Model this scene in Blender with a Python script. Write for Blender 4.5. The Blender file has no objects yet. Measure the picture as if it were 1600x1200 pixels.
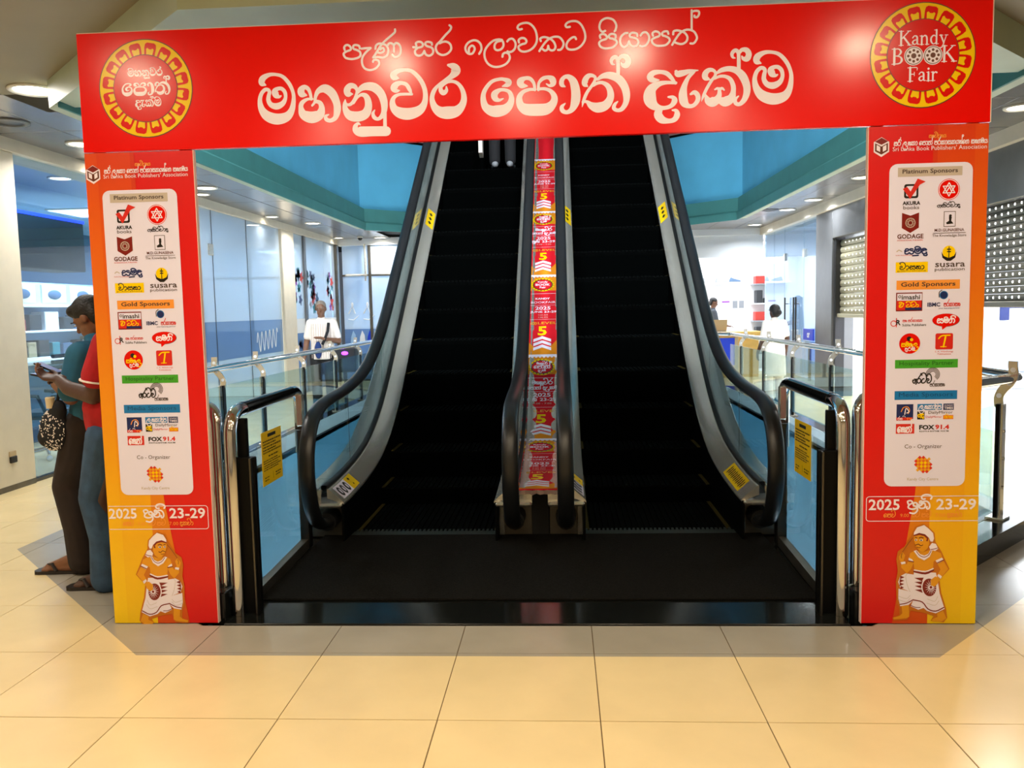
import bpy, bmesh, math, random
from mathutils import Vector, Matrix
random.seed(7)
SC = bpy.context.scene
COL = SC.collection
PI = math.pi

# ------------------------------------------------------------------ camera
CAMLOC = Vector((-0.1204, -3.5382, 1.5013))
FPX = 1305.45
def _basis(pitch, yaw, roll):
    cp, sp, cy, sy = math.cos(pitch), math.sin(pitch), math.cos(yaw), math.sin(yaw)
    f = Vector((sy*cp, cy*cp, -sp)); r = Vector((cy, -sy, 0)); u = r.cross(f)
    cr, sr = math.cos(roll), math.sin(roll)
    return cr*r + sr*u, -sr*r + cr*u, f
CR, CU, CF = _basis(0.0885747, -0.0599191, -0.0218643)
cam = bpy.data.cameras.new('camera'); camo = bpy.data.objects.new('camera', cam); COL.objects.link(camo)
m = Matrix((( CR.x, CU.x, -CF.x, CAMLOC.x), (CR.y, CU.y, -CF.y, CAMLOC.y), (CR.z, CU.z, -CF.z, CAMLOC.z), (0, 0, 0, 1)))
camo.matrix_world = m
cam.sensor_width = 36; cam.sensor_fit = 'HORIZONTAL'; cam.lens = FPX/1600*36
cam.clip_start = 0.05; cam.clip_end = 200
SC.camera = camo

# ------------------------------------------------------------------ world, exposure
w = bpy.data.worlds.new('world'); SC.world = w; w.use_nodes = True
w.node_tree.nodes['Background'].inputs[0].default_value = (0.75, 0.85, 1.0, 1)
w.node_tree.nodes['Background'].inputs[1].default_value = 0.10
SC.view_settings.view_transform = 'Standard'; SC.view_settings.look = 'None'
SC.view_settings.gamma = 1; SC.view_settings.use_curve_mapping = False
SC.view_settings.exposure = 0.0

# ------------------------------------------------------------------ materials
def lin(c):
    if isinstance(c, str):
        c = c.lstrip('#'); c = [int(c[i:i+2], 16)/255 for i in (0, 2, 4)]
    else: c = [v/255 for v in c]
    return [(v/12.92 if v <= .04045 else ((v+.055)/1.055)**2.4) for v in c] + [1]
MT = {}
def mat(name, col, rough=.5, metal=0., emit=None, es=0., noise=0., nscale=6., bump=0., bscale=60., spec=.5, coat=0., stretch=None, dark=None):
    m = bpy.data.materials.new(name); m.use_nodes = True; nt = m.node_tree; b = nt.nodes['Principled BSDF']
    c = lin(col)
    b.inputs['Base Color'].default_value = c
    b.inputs['Roughness'].default_value = rough; b.inputs['Metallic'].default_value = metal
    b.inputs['Specular IOR Level'].default_value = spec
    if coat: b.inputs['Coat Weight'].default_value = coat; b.inputs['Coat Roughness'].default_value = .08
    if emit: b.inputs['Emission Color'].default_value = lin(emit); b.inputs['Emission Strength'].default_value = es
    if noise or bump:
        tc = nt.nodes.new('ShaderNodeTexCoord'); mp = nt.nodes.new('ShaderNodeMapping')
        if stretch: mp.inputs['Scale'].default_value = stretch
        nt.links.new(tc.outputs['Object'], mp.inputs[0])
    if noise:
        n = nt.nodes.new('ShaderNodeTexNoise'); n.inputs['Scale'].default_value = nscale; n.inputs['Detail'].default_value = 5
        nt.links.new(mp.outputs[0], n.inputs[0])
        mx = nt.nodes.new('ShaderNodeMix'); mx.data_type = 'RGBA'
        d = lin(dark) if dark else [v*(1-noise) for v in c[:3]]+[1]
        mx.inputs[6].default_value = d; mx.inputs[7].default_value = [min(1, v*(1+noise*.5)) for v in c[:3]]+[1]
        cr = nt.nodes.new('ShaderNodeMapRange'); cr.inputs[1].default_value = .35; cr.inputs[2].default_value = .65
        nt.links.new(n.outputs[0], cr.inputs[0]); nt.links.new(cr.outputs[0], mx.inputs[0])
        nt.links.new(mx.outputs[2], b.inputs['Base Color'])
    if bump:
        n2 = nt.nodes.new('ShaderNodeTexNoise'); n2.inputs['Scale'].default_value = bscale; n2.inputs['Detail'].default_value = 4
        nt.links.new(mp.outputs[0], n2.inputs[0])
        bp = nt.nodes.new('ShaderNodeBump'); bp.inputs['Strength'].default_value = bump; bp.inputs['Distance'].default_value = .01
        nt.links.new(n2.outputs[0], bp.inputs['Height']); nt.links.new(bp.outputs[0], b.inputs['Normal'])
    MT[name] = m; return m
def glassmat(name, tint, refl=.08, rough=.02, opac=0., body=None):
    """thin architectural pane: mostly straight-through, fresnel reflection, optional frosted body"""
    m = bpy.data.materials.new(name); m.use_nodes = True; nt = m.node_tree; nt.nodes.remove(nt.nodes['Principled BSDF'])
    out = nt.nodes['Material Output']
    tr = nt.nodes.new('ShaderNodeBsdfTransparent'); tr.inputs[0].default_value = lin(tint)
    gl = nt.nodes.new('ShaderNodeBsdfGlossy'); gl.inputs['Roughness'].default_value = rough; gl.inputs[0].default_value = (.95, .97, 1, 1)
    lw = nt.nodes.new('ShaderNodeLayerWeight'); lw.inputs[0].default_value = .5
    pw = nt.nodes.new('ShaderNodeMath'); pw.operation = 'POWER'; pw.inputs[1].default_value = 5; nt.links.new(lw.outputs['Facing'], pw.inputs[0])
    mul = nt.nodes.new('ShaderNodeMath'); mul.operation = 'MULTIPLY_ADD'; mul.inputs[1].default_value = .75; mul.inputs[2].default_value = refl; mul.use_clamp = True
    nt.links.new(pw.outputs[0], mul.inputs[0])
    a = tr
    if body:
        df = nt.nodes.new('ShaderNodeBsdfDiffuse'); df.inputs[0].default_value = lin(body)
        tl = nt.nodes.new('ShaderNodeBsdfTranslucent'); tl.inputs[0].default_value = lin(body)
        ad = nt.nodes.new('ShaderNodeMixShader'); ad.inputs[0].default_value = .45
        nt.links.new(df.outputs[0], ad.inputs[1]); nt.links.new(tl.outputs[0], ad.inputs[2])
        m1 = nt.nodes.new('ShaderNodeMixShader'); m1.inputs[0].default_value = opac
        nt.links.new(tr.outputs[0], m1.inputs[1]); nt.links.new(ad.outputs[0], m1.inputs[2]); a = m1
    mx = nt.nodes.new('ShaderNodeMixShader')
    nt.links.new(mul.outputs[0], mx.inputs[0]); nt.links.new(a.outputs[0], mx.inputs[1]); nt.links.new(gl.outputs[0], mx.inputs[2])
    nt.links.new(mx.outputs[0], out.inputs[0])
    MT[name] = m; return m
def rampmat(name, stops, rough=.3, axis='Z', coat=0.):
    """printed colour run up the board, by height"""
    m = bpy.data.materials.new(name); m.use_nodes = True; nt = m.node_tree; b = nt.nodes['Principled BSDF']
    g = nt.nodes.new('ShaderNodeNewGeometry'); s = nt.nodes.new('ShaderNodeSeparateXYZ'); nt.links.new(g.outputs['Position'], s.inputs[0])
    r = nt.nodes.new('ShaderNodeValToRGB')
    zs = [z for z, _ in stops]; z0, z1 = min(zs), max(zs)
    mr = nt.nodes.new('ShaderNodeMapRange'); mr.inputs[1].default_value = z0; mr.inputs[2].default_value = z1
    nt.links.new(s.outputs[axis], mr.inputs[0]); nt.links.new(mr.outputs[0], r.inputs[0])
    while len(r.color_ramp.elements) < len(stops): r.color_ramp.elements.new(.5)
    for e, (z, c) in zip(r.color_ramp.elements, sorted(stops)):
        e.position = (z-z0)/(z1-z0); e.color = lin(c)
    nt.links.new(r.outputs[0], b.inputs['Base Color']); b.inputs['Roughness'].default_value = rough
    MT[name] = m; return m

mat('tile', '#ecd6a4', .22, noise=.06, nscale=2.5, spec=.45)
mat('tile_band', '#a8a192', .25, noise=.08, nscale=2.5, spec=.45)
mat('grout', '#6f5a3c', .9)
mat('granite', '#151716', .14, noise=.4, nscale=40)
mat('kerb_light', '#b9c4c0', .4, noise=.1)
mat('void_teal', '#4b8ea6', .6, noise=.06, nscale=3)
mat('fascia_green', '#3f7f7c', .55, noise=.08, nscale=4)
mat('atrium_blue', '#56b2d8', .65, noise=.07, nscale=2)
mat('beam_pale', '#b4c2ac', .5, noise=.05, nscale=3)
mat('ceil_beige', '#8f8468', .55, noise=.06, nscale=1.5)
mat('ceil_panel', '#8f8c8b', .26, metal=.6, noise=.05)
mat('ceil_dark', '#4b4846', .3, metal=.4)
mat('ceil_back', '#3a3a3a', .8)
mat('white_paint', '#ddd4c0', .5, noise=.04)
mat('white_cool', '#e6ebf0', .5)
mat('pink_paint', '#e9c9c6', .6)
mat('chrome', '#d9dadb', .07, metal=1)
mat('steel', '#e2dfd4', .22, metal=.78, noise=.05, nscale=30, stretch=(6, .5, .5))
mat('steel_dark', '#5d5b56', .3, metal=1)
mat('steel_dull', '#6e695f', .42, metal=.9, noise=.15, nscale=9)
mat('black_post', '#080808', .4, spec=.1)
mat('black_gloss', '#0d0d0e', .12)
mat('rubber', '#15171a', .36, spec=.5)
mat('rubber_dull', '#0a0a0a', .6)
mat('step_black', '#0c0e0e', .8, spec=.0)
mat('step_riser', '#030404', .8, spec=.0)
mat('skirt_black', '#050606', .5, spec=.06)
mat('comb', '#3c4440', .45, metal=.6)
mat('mat_black', '#1b1a18', .95, bump=.8, bscale=220, noise=.5, nscale=160, spec=.05)
mat('worn_yellow', '#3a3210', .8, spec=.1)
mat('notice_yellow', '#f2c800', .35)
mat('ink', '#141210', .6)
mat('lamp_rim', '#e8e6e0', .35)
mat('lamp_on', '#ffffff', .5, emit='#fff2d8', es=14)
mat('lamp_cool', '#ffffff', .5, emit='#f3f8ff', es=14)
mat('shop_panel_light', '#ffffff', .5, emit='#eef5ff', es=5)
mat('neon_blue', '#2a4cff', .5, emit='#2438ff', es=4)
mat('violet_led', '#b050ff', .5, emit='#a030ff', es=6)
mat('metal_grey', '#77787a', .38, metal=.6, noise=.05)
mat('metal_dark', '#3c3c3e', .35, metal=.7)
mat('shutter', '#b9b296', .4, metal=.35)
mat('shutter_grey', '#77756c', .45, metal=.4)
mat('hole_glow', '#ffffff', .5, emit='#ffffff', es=2.2)
mat('shop_white', '#f4f5f7', .5)
mat('shop_blue', '#9fc3e6', .45)
mat('shop_dim', '#4c6684', .6)
mat('shop_dark', '#22282e', .6)
mat('wood_yellow', '#e3b55e', .45, noise=.1, nscale=5)
mat('blue_panel', '#0b3bd0', .35)
mat('blue_deep', '#12398f', .4)
mat('cardboard', '#b9a37e', .7)
mat('red_item', '#c0392f', .5)
mat('purple_item', '#8a3aa8', .5)
mat('grey_item', '#8b9096', .5)
mat('dark_item', '#2a2c30', .5)
mat('teal_item', '#2b7f8c', .5)
mat('chair_mesh', '#1b2229', .7)
glassmat('glass', '#f2f7f6', .06)
glassmat('glass_green', '#e9f3f0', .07)
glassmat('glass_esc', '#e0edf0', .11)
glassmat('glass_shop', '#d6e6f2', .10)
glassmat('frost_top', '#cfe2f2', .15, opac=.85, body='#cbd8e4')
glassmat('frost_band', '#b0c6dc', .12, opac=.88, body='#7f9dc0')
glassmat('frost_low', '#d6e4ee', .12, opac=.60, body='#c3d3dc')
# prints
PR = .30
mat('p_red', '#dc0d00', .22, spec=.3); mat('p_red_header', '#ea0800', .20, spec=.34)
mat('p_white', '#f0e8f8', .24, spec=.34); mat('p_panel', '#e4e1fd', .42)
mat('p_yellow', '#f6cf00', .22, spec=.3); mat('p_maroon', '#7d1710', PR); mat('p_brown', '#5e2713', PR)
mat('p_grey', '#c2b6ac', PR); mat('p_orange', '#f29a3c', PR); mat('p_green', '#44a32c', PR); mat('p_blue', '#1276bd', PR)
mat('p_black', '#1b1614', PR); mat('p_txt', '#4a3a34', PR); mat('p_skin', '#e39a12', PR); mat('p_navy', '#1c2a62', PR)
mat('p_purple', '#5a3590', PR); mat('p_dkgreen', '#1f5a16', PR); mat('p_dkblue', '#0c4474', PR); mat('p_gold', '#e8a818', PR)
mat('p_shade', '#c8700c', PR); mat('p_tick', '#d3271c', PR)
mat('p_orange2', '#e06a1a', PR)
rampmat('p_col_a', [(0, '#f0c400'), (.5, '#eeb000'), (1.0, '#e88a05'), (1.6, '#e0660a'), (2.26, '#d83a06')], PR)
rampmat('p_col_a2', [(0, '#f3cb00'), (.5, '#f0b800'), (1.0, '#ea960a'), (1.6, '#e36f0d'), (2.26, '#dd470a')], PR)
rampmat('p_col_b', [(0, '#d24a06'), (.5, '#e08205'), (1.0, '#e07a06'), (1.6, '#d85009'), (2.26, '#cf2c05')], PR)
mat('p_col_c', '#d80808', PR)
mat('p_strip', '#dc1c2a', .6, spec=.08); mat('p_strip_o', '#e08a1e', .6, spec=.08); mat('p_foam', '#e9c9c0', .6)
# people
mat('skin_dark', '#4a2f22', .5, noise=.08, nscale=20); mat('skin_mid', '#7a5540', .5, noise=.08, nscale=20); mat('skin_foot', '#7d5237', .5, noise=.1, nscale=30)
mat('hair_black', '#0d0b0a', .55, bump=.6, bscale=90); mat('hair_grey', '#8d8378', .7, noise=.3, nscale=60)
mat('cloth_red', '#b0101c', .85, noise=.15, nscale=14); mat('cloth_teal', '#1f5f7d', .85, noise=.12, nscale=14)
mat('denim', '#34506e', .9, noise=.3, nscale=12, bump=.2, bscale=300); mat('cloth_brown', '#261b17', .9, noise=.2, nscale=12)
mat('cloth_white', '#eee6de', .85, noise=.06, nscale=18); mat('cloth_grey', '#4a5058', .85); mat('cloth_black', '#15161a', .85)
mat('cloth_stripe', '#cbb6ac', .85); mat('cloth_navy', '#12306a', .8); mat('sandal', '#211813', .6); mat('eye_white', '#e8e2da', .4); mat('eye_dark', '#120d0b', .3)
mat('phone_black', '#101114', .15); mat('bone', '#d8c8a2', .5)

# ------------------------------------------------------------------ mesh builder
class MB:
    def __init__(s): s.v = []; s.f = []; s.mi = []
    def add(s, vs, fs, m=0):
        o = len(s.v); s.v += [tuple(v) for v in vs]; s.f += [tuple(i+o for i in f) for f in fs]; s.mi += [m]*len(fs); return s
    def box(s, x0, x1, y0, y1, z0, z1, m=0):
        return s.add([(x0,y0,z0),(x1,y0,z0),(x1,y1,z0),(x0,y1,z0),(x0,y0,z1),(x1,y0,z1),(x1,y1,z1),(x0,y1,z1)],
                     [(3,2,1,0),(4,5,6,7),(0,1,5,4),(1,2,6,5),(2,3,7,6),(3,0,4,7)], m)
    def bbox(s, x0, x1, y0, y1, z0, z1, b=.005, m=0):
        """box with chamfered edges"""
        b = min(b, (x1-x0)/2.01, (y1-y0)/2.01, (z1-z0)/2.01)
        vs = []; idx = {}
        X, Y, Z = (x0, x1), (y0, y1), (z0, z1); sg = (1, -1)
        for i in (0, 1):
            for j in (0, 1):
                for k in (0, 1):
                    for a in range(3):
                        p = [X[i]+sg[i]*b, Y[j]+sg[j]*b, Z[k]+sg[k]*b]; p[a] = (X, Y, Z)[a][(i, j, k)[a]]
                        idx[i, j, k, a] = len(vs); vs.append(p)
        fs = []
        q = lambda a, ijk: idx[ijk+(a,)]
        for a in range(3):
            o = [x for x in range(3) if x != a]
            for e in (0, 1):
                c = []
                for (p, r) in ((0, 0), (1, 0), (1, 1), (0, 1)):
                    t = [0, 0, 0]; t[a] = e; t[o[0]] = p; t[o[1]] = r; c.append(q(a, tuple(t)))
                fs.append(c)
        for a in range(3):                       # edges along axis a
            o = [x for x in range(3) if x != a]
            for p in (0, 1):
                for r in (0, 1):
                    t0 = [0, 0, 0]; t0[o[0]] = p; t0[o[1]] = r; t1 = list(t0); t1[a] = 1
                    fs.append([q(o[0], tuple(t0)), q(o[1], tuple(t0)), q(o[1], tuple(t1)), q(o[0], tuple(t1))])
        for i in (0, 1):
            for j in (0, 1):
                for k in (0, 1): fs.append([idx[i, j, k, 0], idx[i, j, k, 1], idx[i, j, k, 2]])
        return s.add(vs, fs, m)
    def poly_prism(s, pts, z0, z1, m=0):
        n = len(pts)
        return s.add([(x, y, z0) for x, y in pts]+[(x, y, z1) for x, y in pts],
                     [tuple(range(n-1, -1, -1)), tuple(range(n, 2*n))]+[(i, (i+1) % n, n+(i+1) % n, n+i) for i in range(n)], m)
    def prism3(s, pts, d, m=0):
        """planar 3d polygon extruded by vector d"""
        n = len(pts); d = Vector(d); P = [Vector(p) for p in pts]
        return s.add(P+[p+d for p in P], [tuple(range(n-1, -1, -1)), tuple(range(n, 2*n))]+[(i, (i+1) % n, n+(i+1) % n, n+i) for i in range(n)], m)
    def tube(s, path, r, n=10, m=0, caps=True, up=(0, 0, 1), sx=1., sy=1.):
        P = [Vector(p) for p in path]; vs = []; fs = []
        rr = r if isinstance(r, (list, tuple)) else [r]*len(P)
        prevx = None
        for i, p in enumerate(P):
            t = ((P[min(i+1, len(P)-1)]-P[i]).normalized()+(P[i]-P[max(i-1, 0)]).normalized())
            if t.length < 1e-6: t = P[min(i+1, len(P)-1)]-P[max(i-1, 0)]
            t.normalize()
            if prevx is None:
                x = Vector(up).cross(t)
                if x.length < 1e-3: x = Vector((1, 0, 0)).cross(t)
            else: x = prevx-t*prevx.dot(t)
            x.normalize(); prevx = x; y = t.cross(x)
            for k in range(n):
                a = 2*PI*k/n; vs.append(p+x*math.cos(a)*rr[i]*sx+y*math.sin(a)*rr[i]*sy)
        for i in range(len(P)-1):
            for k in range(n):
                a = i*n+k; b = i*n+(k+1) % n; fs.append((a, b, b+n, a+n))
        if caps: fs += [tuple(range(n-1, -1, -1)), tuple(range((len(P)-1)*n, len(P)*n))]
        return s.add(vs, fs, m)
    def lathe(s, prof, c=(0, 0, 0), n=20, m=0):
        vs = []; fs = []
        for r, z in prof:
            for k in range(n):
                a = 2*PI*k/n; vs.append((c[0]+r*math.cos(a), c[1]+r*math.sin(a), c[2]+z))
        for i in range(len(prof)-1):
            for k in range(n): fs.append((i*n+k, i*n+(k+1) % n, (i+1)*n+(k+1) % n, (i+1)*n+k))
        if prof[0][0] > 1e-5: fs.append(tuple(range(n-1, -1, -1)))
        if prof[-1][0] > 1e-5: fs.append(tuple(range((len(prof)-1)*n, len(prof)*n)))
        return s.add(vs, fs, m)
    def sweep(s, prof, path2, xs, m=0):
        """strip: list of (y,z) path; xs(i)->list of (x,dz) cross-section points"""
        k = len(xs); vs = []; fs = []
        for (y, z) in path2:
            for (x, dz) in xs: vs.append((x, y, z+dz))
        for i in range(len(path2)-1):
            for j in range(k-1): fs.append((i*k+j, i*k+j+1, (i+1)*k+j+1, (i+1)*k+j))
        return s.add(vs, fs, m)
    def capsule(s, p0, p1, r0, r1=None, n=12, m=0):
        r1 = r0 if r1 is None else r1
        p0 = Vector(p0); p1 = Vector(p1); t = (p1-p0)
        L = t.length; t = t.normalized() if L > 1e-6 else Vector((0, 0, 1))
        path = []; rad = []
        for k in range(4):
            a = PI/2*(1-k/4.0); path.append(p0-t*r0*math.sin(a)); rad.append(max(1e-4, r0*math.cos(a)))
        path.append(p0); rad.append(r0)
        if L > 1e-6: path.append(p1); rad.append(r1)
        for k in range(1, 5):
            a = PI/2*k/4.0; path.append(p1+t*r1*math.sin(a)); rad.append(max(1e-4, r1*math.cos(a)))
        x = Vector((0, 0, 1)).cross(t)
        if x.length < 1e-3: x = Vector((1, 0, 0)).cross(t)
        x.normalize(); y = t.cross(x); vs = []; fs = []
        for p, r in zip(path, rad):
            for k in range(n):
                a = 2*PI*k/n; vs.append(p+(x*math.cos(a)+y*math.sin(a))*r)
        for i in range(len(path)-1):
            for k in range(n): fs.append((i*n+k, i*n+(k+1) % n, (i+1)*n+(k+1) % n, (i+1)*n+k))
        fs += [tuple(range(n-1, -1, -1)), tuple(range((len(path)-1)*n, len(path)*n))]
        return s.add(vs, fs, m)
    def ell(s, c, r, rot=None, n=16, m=0):
        vs = []; fs = []; h = n//2
        M3 = rot or Matrix.Identity(3)
        for i in range(1, h):
            a = PI*i/h
            for k in range(n):
                b = 2*PI*k/n
                vs.append(Vector(c)+M3 @ Vector((r[0]*math.sin(a)*math.cos(b), r[1]*math.sin(a)*math.sin(b), r[2]*math.cos(a))))
        for i in range(h-2):
            for k in range(n): fs.append((i*n+k, (i+1)*n+k, (i+1)*n+(k+1) % n, i*n+(k+1) % n))
        t = len(vs); vs += [Vector(c)+M3 @ Vector((0, 0, r[2])), Vector(c)+M3 @ Vector((0, 0, -r[2]))]
        for k in range(n): fs += [(t, k, (k+1) % n), (t+1, (h-2)*n+(k+1) % n, (h-2)*n+k)]
        return s.add(vs, fs, m)
    def mesh(s, name, mats, smooth=False):
        me = bpy.data.meshes.new(name); me.from_pydata(s.v, [], s.f)
        if isinstance(mats, str): mats = [mats]
        for k in mats: me.materials.append(MT[k])
        me.polygons.foreach_set('material_index', s.mi)
        if smooth: me.polygons.foreach_set('use_smooth', [True]*len(s.f))
        bm = bmesh.new(); bm.from_mesh(me); bmesh.ops.recalc_face_normals(bm, faces=bm.faces); bm.to_mesh(me); bm.free()
        me.update(); return me
    def build(s, name, mats, parent=None, smooth=False, world=True):
        return link(name, s.mesh(name, mats, smooth), parent, world)
def link(name, me, parent=None, world=True):
    o = bpy.data.objects.new(name, me); COL.objects.link(o)
    if parent is not None:
        o.parent = parent
        if world: o.matrix_parent_inverse = ROOTS.get(parent.name, Matrix.Identity(4))
    return o
ROOTS = {}
def tag(o, label=None, cat=None, group=None, kind=None):
    if label: o['label'] = label
    if cat: o['category'] = cat
    if group: o['group'] = group
    if kind: o['kind'] = kind
    return o
def thing(name, label, cat, loc=(0, 0, 0), rz=0, group=None):
    o = bpy.data.objects.new(name, None); COL.objects.link(o); o.location = loc; o.rotation_euler = (0, 0, rz); o.empty_display_size = .1
    ROOTS[o.name] = (Matrix.Translation(loc) @ Matrix.Rotation(rz, 4, 'Z')).inverted()
    return tag(o, label, cat, group)
def struct(o): o['kind'] = 'structure'; return o
def smooth_auto(o, ang=40):
    me = o.data; me.polygons.foreach_set('use_smooth', [True]*len(me.polygons))
    bm = bmesh.new(); bm.from_mesh(me)
    for e in bm.edges:
        e.smooth = not (len(e.link_faces) == 2 and e.calc_face_angle(0) > math.radians(ang))
    bm.to_mesh(me); bm.free(); return o
def copy_tree(o, parent=None):
    c = o.copy(); COL.objects.link(c)
    if parent is not None: c.parent = parent
    for ch in list(o.children): copy_tree(ch, c)
    return c
def arc(c, r, a0, a1, n, ax=(1, 0, 0), ay=(0, 0, 1)):
    c = Vector(c); ax = Vector(ax); ay = Vector(ay)
    return [c+ax*r*math.cos(math.radians(a0+(a1-a0)*i/n))+ay*r*math.sin(math.radians(a0+(a1-a0)*i/n)) for i in range(n+1)]
def crom(P, step=6):
    """Catmull-Rom through tuples of any length"""
    if len(P) < 3: return list(P)
    out = []
    Q = [tuple(2*a-b for a, b in zip(P[0], P[1]))]+list(P)+[tuple(2*a-b for a, b in zip(P[-1], P[-2]))]
    for i in range(1, len(Q)-2):
        for k in range(step):
            t = k/step
            out.append(tuple(.5*((2*b)+(c-a)*t+(2*a-5*b+4*c-d)*t*t+(-a+3*b-3*c+d)*t**3) for a, b, c, d in zip(Q[i-1], Q[i], Q[i+1], Q[i+2])))
    out.append(tuple(P[-1])); return out
# ------------------------------------------------------------------ geometry of the place
OCX, OCY, OHX, OHY, OCH = -.295, 6.21, 2.98, 5.79, 1.42
def octa(off):
    hx, hy, ch = OHX+off, OHY+off, OCH+.586*off
    x0, x1, y0, y1 = OCX-hx, OCX+hx, OCY-hy, OCY+hy
    return [(x0+ch, y0), (x1-ch, y0), (x1, y0+ch), (x1, y1-ch), (x1-ch, y1), (x0+ch, y1), (x0, y1-ch), (x0, y0+ch)]
def split(poly, a, b):
    """(left-of-ab part, right-of-ab part)"""
    side = lambda p: (b[0]-a[0])*(p[1]-a[1])-(b[1]-a[1])*(p[0]-a[0])
    L, R = [], []; n = len(poly)
    for i in range(n):
        p, q = poly[i], poly[(i+1) % n]; sp, sq = side(p), side(q)
        if sp >= 0: L.append(p)
        if sp <= 0: R.append(p)
        if sp*sq < 0:
            t = sp/(sp-sq); x = (p[0]+(q[0]-p[0])*t, p[1]+(q[1]-p[1])*t); L.append(x); R.append(x)
    ar = lambda P: abs(sum(P[i][0]*P[(i+1) % len(P)][1]-P[(i+1) % len(P)][0]*P[i][1] for i in range(len(P))))/2 if len(P) > 2 else 0
    return (L if ar(L) > 1e-4 else []), (R if ar(R) > 1e-4 else [])
def cut(poly, oc):
    """pieces outside the octagon, piece inside"""
    out = []; rem = poly
    for i in range(8):
        if not rem: break
        L, R = split(rem, oc[i], oc[(i+1) % 8])
        if R: out.append(R)
        rem = L
    return out, rem
def px(p):
    d = Vector(p)-CAMLOC; z = d.dot(CF)
    return None if z < .05 else (800+FPX*d.dot(CR)/z, 600-FPX*d.dot(CU)/z, z)

LX, RX, BY = -5.0, 4.2, 14.8       # shop lines left, right, back
CZ = 3.12                          # walkway ceiling
# ---- floor: grout bed and tiles
b = MB()
for P in cut([(LX-.4, -6), (RX+.4, -6), (RX+.4, BY+.3), (LX-.4, BY+.3)], octa(.09))[0]: b.poly_prism(P, -.12, -.004)
floor = struct(b.build('floor', 'grout'))
full = MB().bbox(-.298, .298, -.298, .298, -.006, 0, .0015).mesh('floor_tile', 'tile')
tiles = []
oa, ob = octa(.45), octa(.10)
for i in range(-10, 9):
    for j in range(-9, 27):
        x0, y0 = i*.6, j*.6
        sq = [(x0+.002, y0+.002), (x0+.598, y0+.002), (x0+.598, y0+.598), (x0+.002, y0+.598)]
        if x0+.6 < LX-.35 or x0 > RX+.35 or y0 > BY+.25: continue
        o1, inn = cut(sq, oa); o2 = cut(inn, ob)[0] if inn else []
        if not o1 and not o2: continue
        c = px((x0+.3, y0+.3, 0)); vis = 0
        if c and -60 < c[0] < 1660 and c[1] < 1260: vis = 1
        tiles.append((0 if vis else 1, math.hypot(x0-CAMLOC.x, y0-CAMLOC.y), x0, y0, o1, o2))
tiles.sort(key=lambda t: t[:2])
rest = MB()
for n, (v, d, x0, y0, o1, o2) in enumerate(tiles):
    if n < 300:
        if not o2 and len(o1) == 1 and len(o1[0]) == 4:
            o = link('floor_tile', full, floor); o.location = (x0+.3, y0+.3, 0)
        else:
            t = MB()
            for P in o1: t.poly_prism(P, -.006, 0, 0)
            for P in o2: t.poly_prism(P, -.006, 0, 1)
            t.build('floor_tile', ['tile', 'tile_band'], floor)
    else:
        for P in o1: rest.poly_prism(P, -.006, 0, 0)
        for P in o2: rest.poly_prism(P, -.006, 0, 1)
tag(rest.build('far_tiles', ['tile', 'tile_band'], floor), kind='stuff')

# ---- landing in front of the escalators
b = MB(); b.box(-1.86, 1.28, .60, 2.02, -.35, -.003); b.bbox(-1.79, 1.21, .335, .70, -.35, .004, .004)
struct(b.build('trim_1', 'granite')); bpy.data.objects['trim_1']['label'] = 'polished black granite threshold before the escalators'
for k_, (a, c) in enumerate(((-2.03, -1.80), (1.245, 1.47))): struct(MB().bbox(a, c, .385, .68, -.1, .14, .006).build('trim_%d' % (30+k_), 'granite'))
m_ = MB().bbox(-1.735, 1.165, .655, 1.90, .004, .016, .004).build('floor_mat', 'mat_black')
tag(m_, 'wide black ribbed entrance mat at the foot of both escalators', 'mat')

# ---- kerb round the opening, void walls, level below
ko, ki = octa(.10), octa(-.05); ka = octa(.125); kb = octa(-.06)
n_ = 2
for e in range(1, 8):
    f = (e+1) % 8; b = MB()
    def q4(A_, B_):
        lp = lambda a, c, t: (a[0]+(c[0]-a[0])*t, a[1]+(c[1]-a[1])*t)
        t0, t1 = (.10 if e == 1 else 0), (.90 if e == 7 else 1)
        return [lp(A_[e], A_[f], t0), lp(A_[e], A_[f], t1), lp(B_[e], B_[f], t1), lp(B_[e], B_[f], t0)]
    b.poly_prism(q4(ko, ki), -.10, .115); b.poly_prism(q4(ka, ki), .115, .14)
    o = struct(b.build('trim_%d' % n_, 'granite')); n_ += 1
    b = MB().poly_prism([ki[e], ki[f], kb[f], kb[e]], -.02, .142)
    b.build('inner_kerb', 'kerb_light', o)
    b = MB().poly_prism([octa(-.052)[e], octa(-.052)[f], octa(-.066)[f], octa(-.066)[e]], -.04, -.02); b.build('dark_joint', 'ink', o)  # thin dark line between the pale kerb face and the teal wall
vi = octa(-.05); b = MB()
for e in range(8):
    f = (e+1) % 8; b.poly_prism([octa(.05)[e], octa(.05)[f], vi[f], vi[e]], -1.6, -.10 if e == 0 else -.02)
struct(b.build('wall_void', 'void_teal'))
b = MB().box(-8, 7.5, -4, 17, -5.2, -5.0); struct(b.build('floor_below', 'white_cool'))
b = MB()
for P in cut([(-8, -4), (7.5, -4), (7.5, 17), (-8, 17)], octa(.04))[0]: b.poly_prism(P, -1.62, -1.56)
struct(b.build('ceiling_below', 'white_cool'))
b = MB(); b.box(-8.1, -8, -4, 17, -5, -1.6); b.box(7.5, 7.6, -4, 17, -5, -1.6); b.box(-8, 7.5, -4.1, -4, -5, -1.6); b.box(-8, 7.5, 17, 17.1, -5, -1.6); struct(b.build('wall_below', 'white_cool'))

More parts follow.
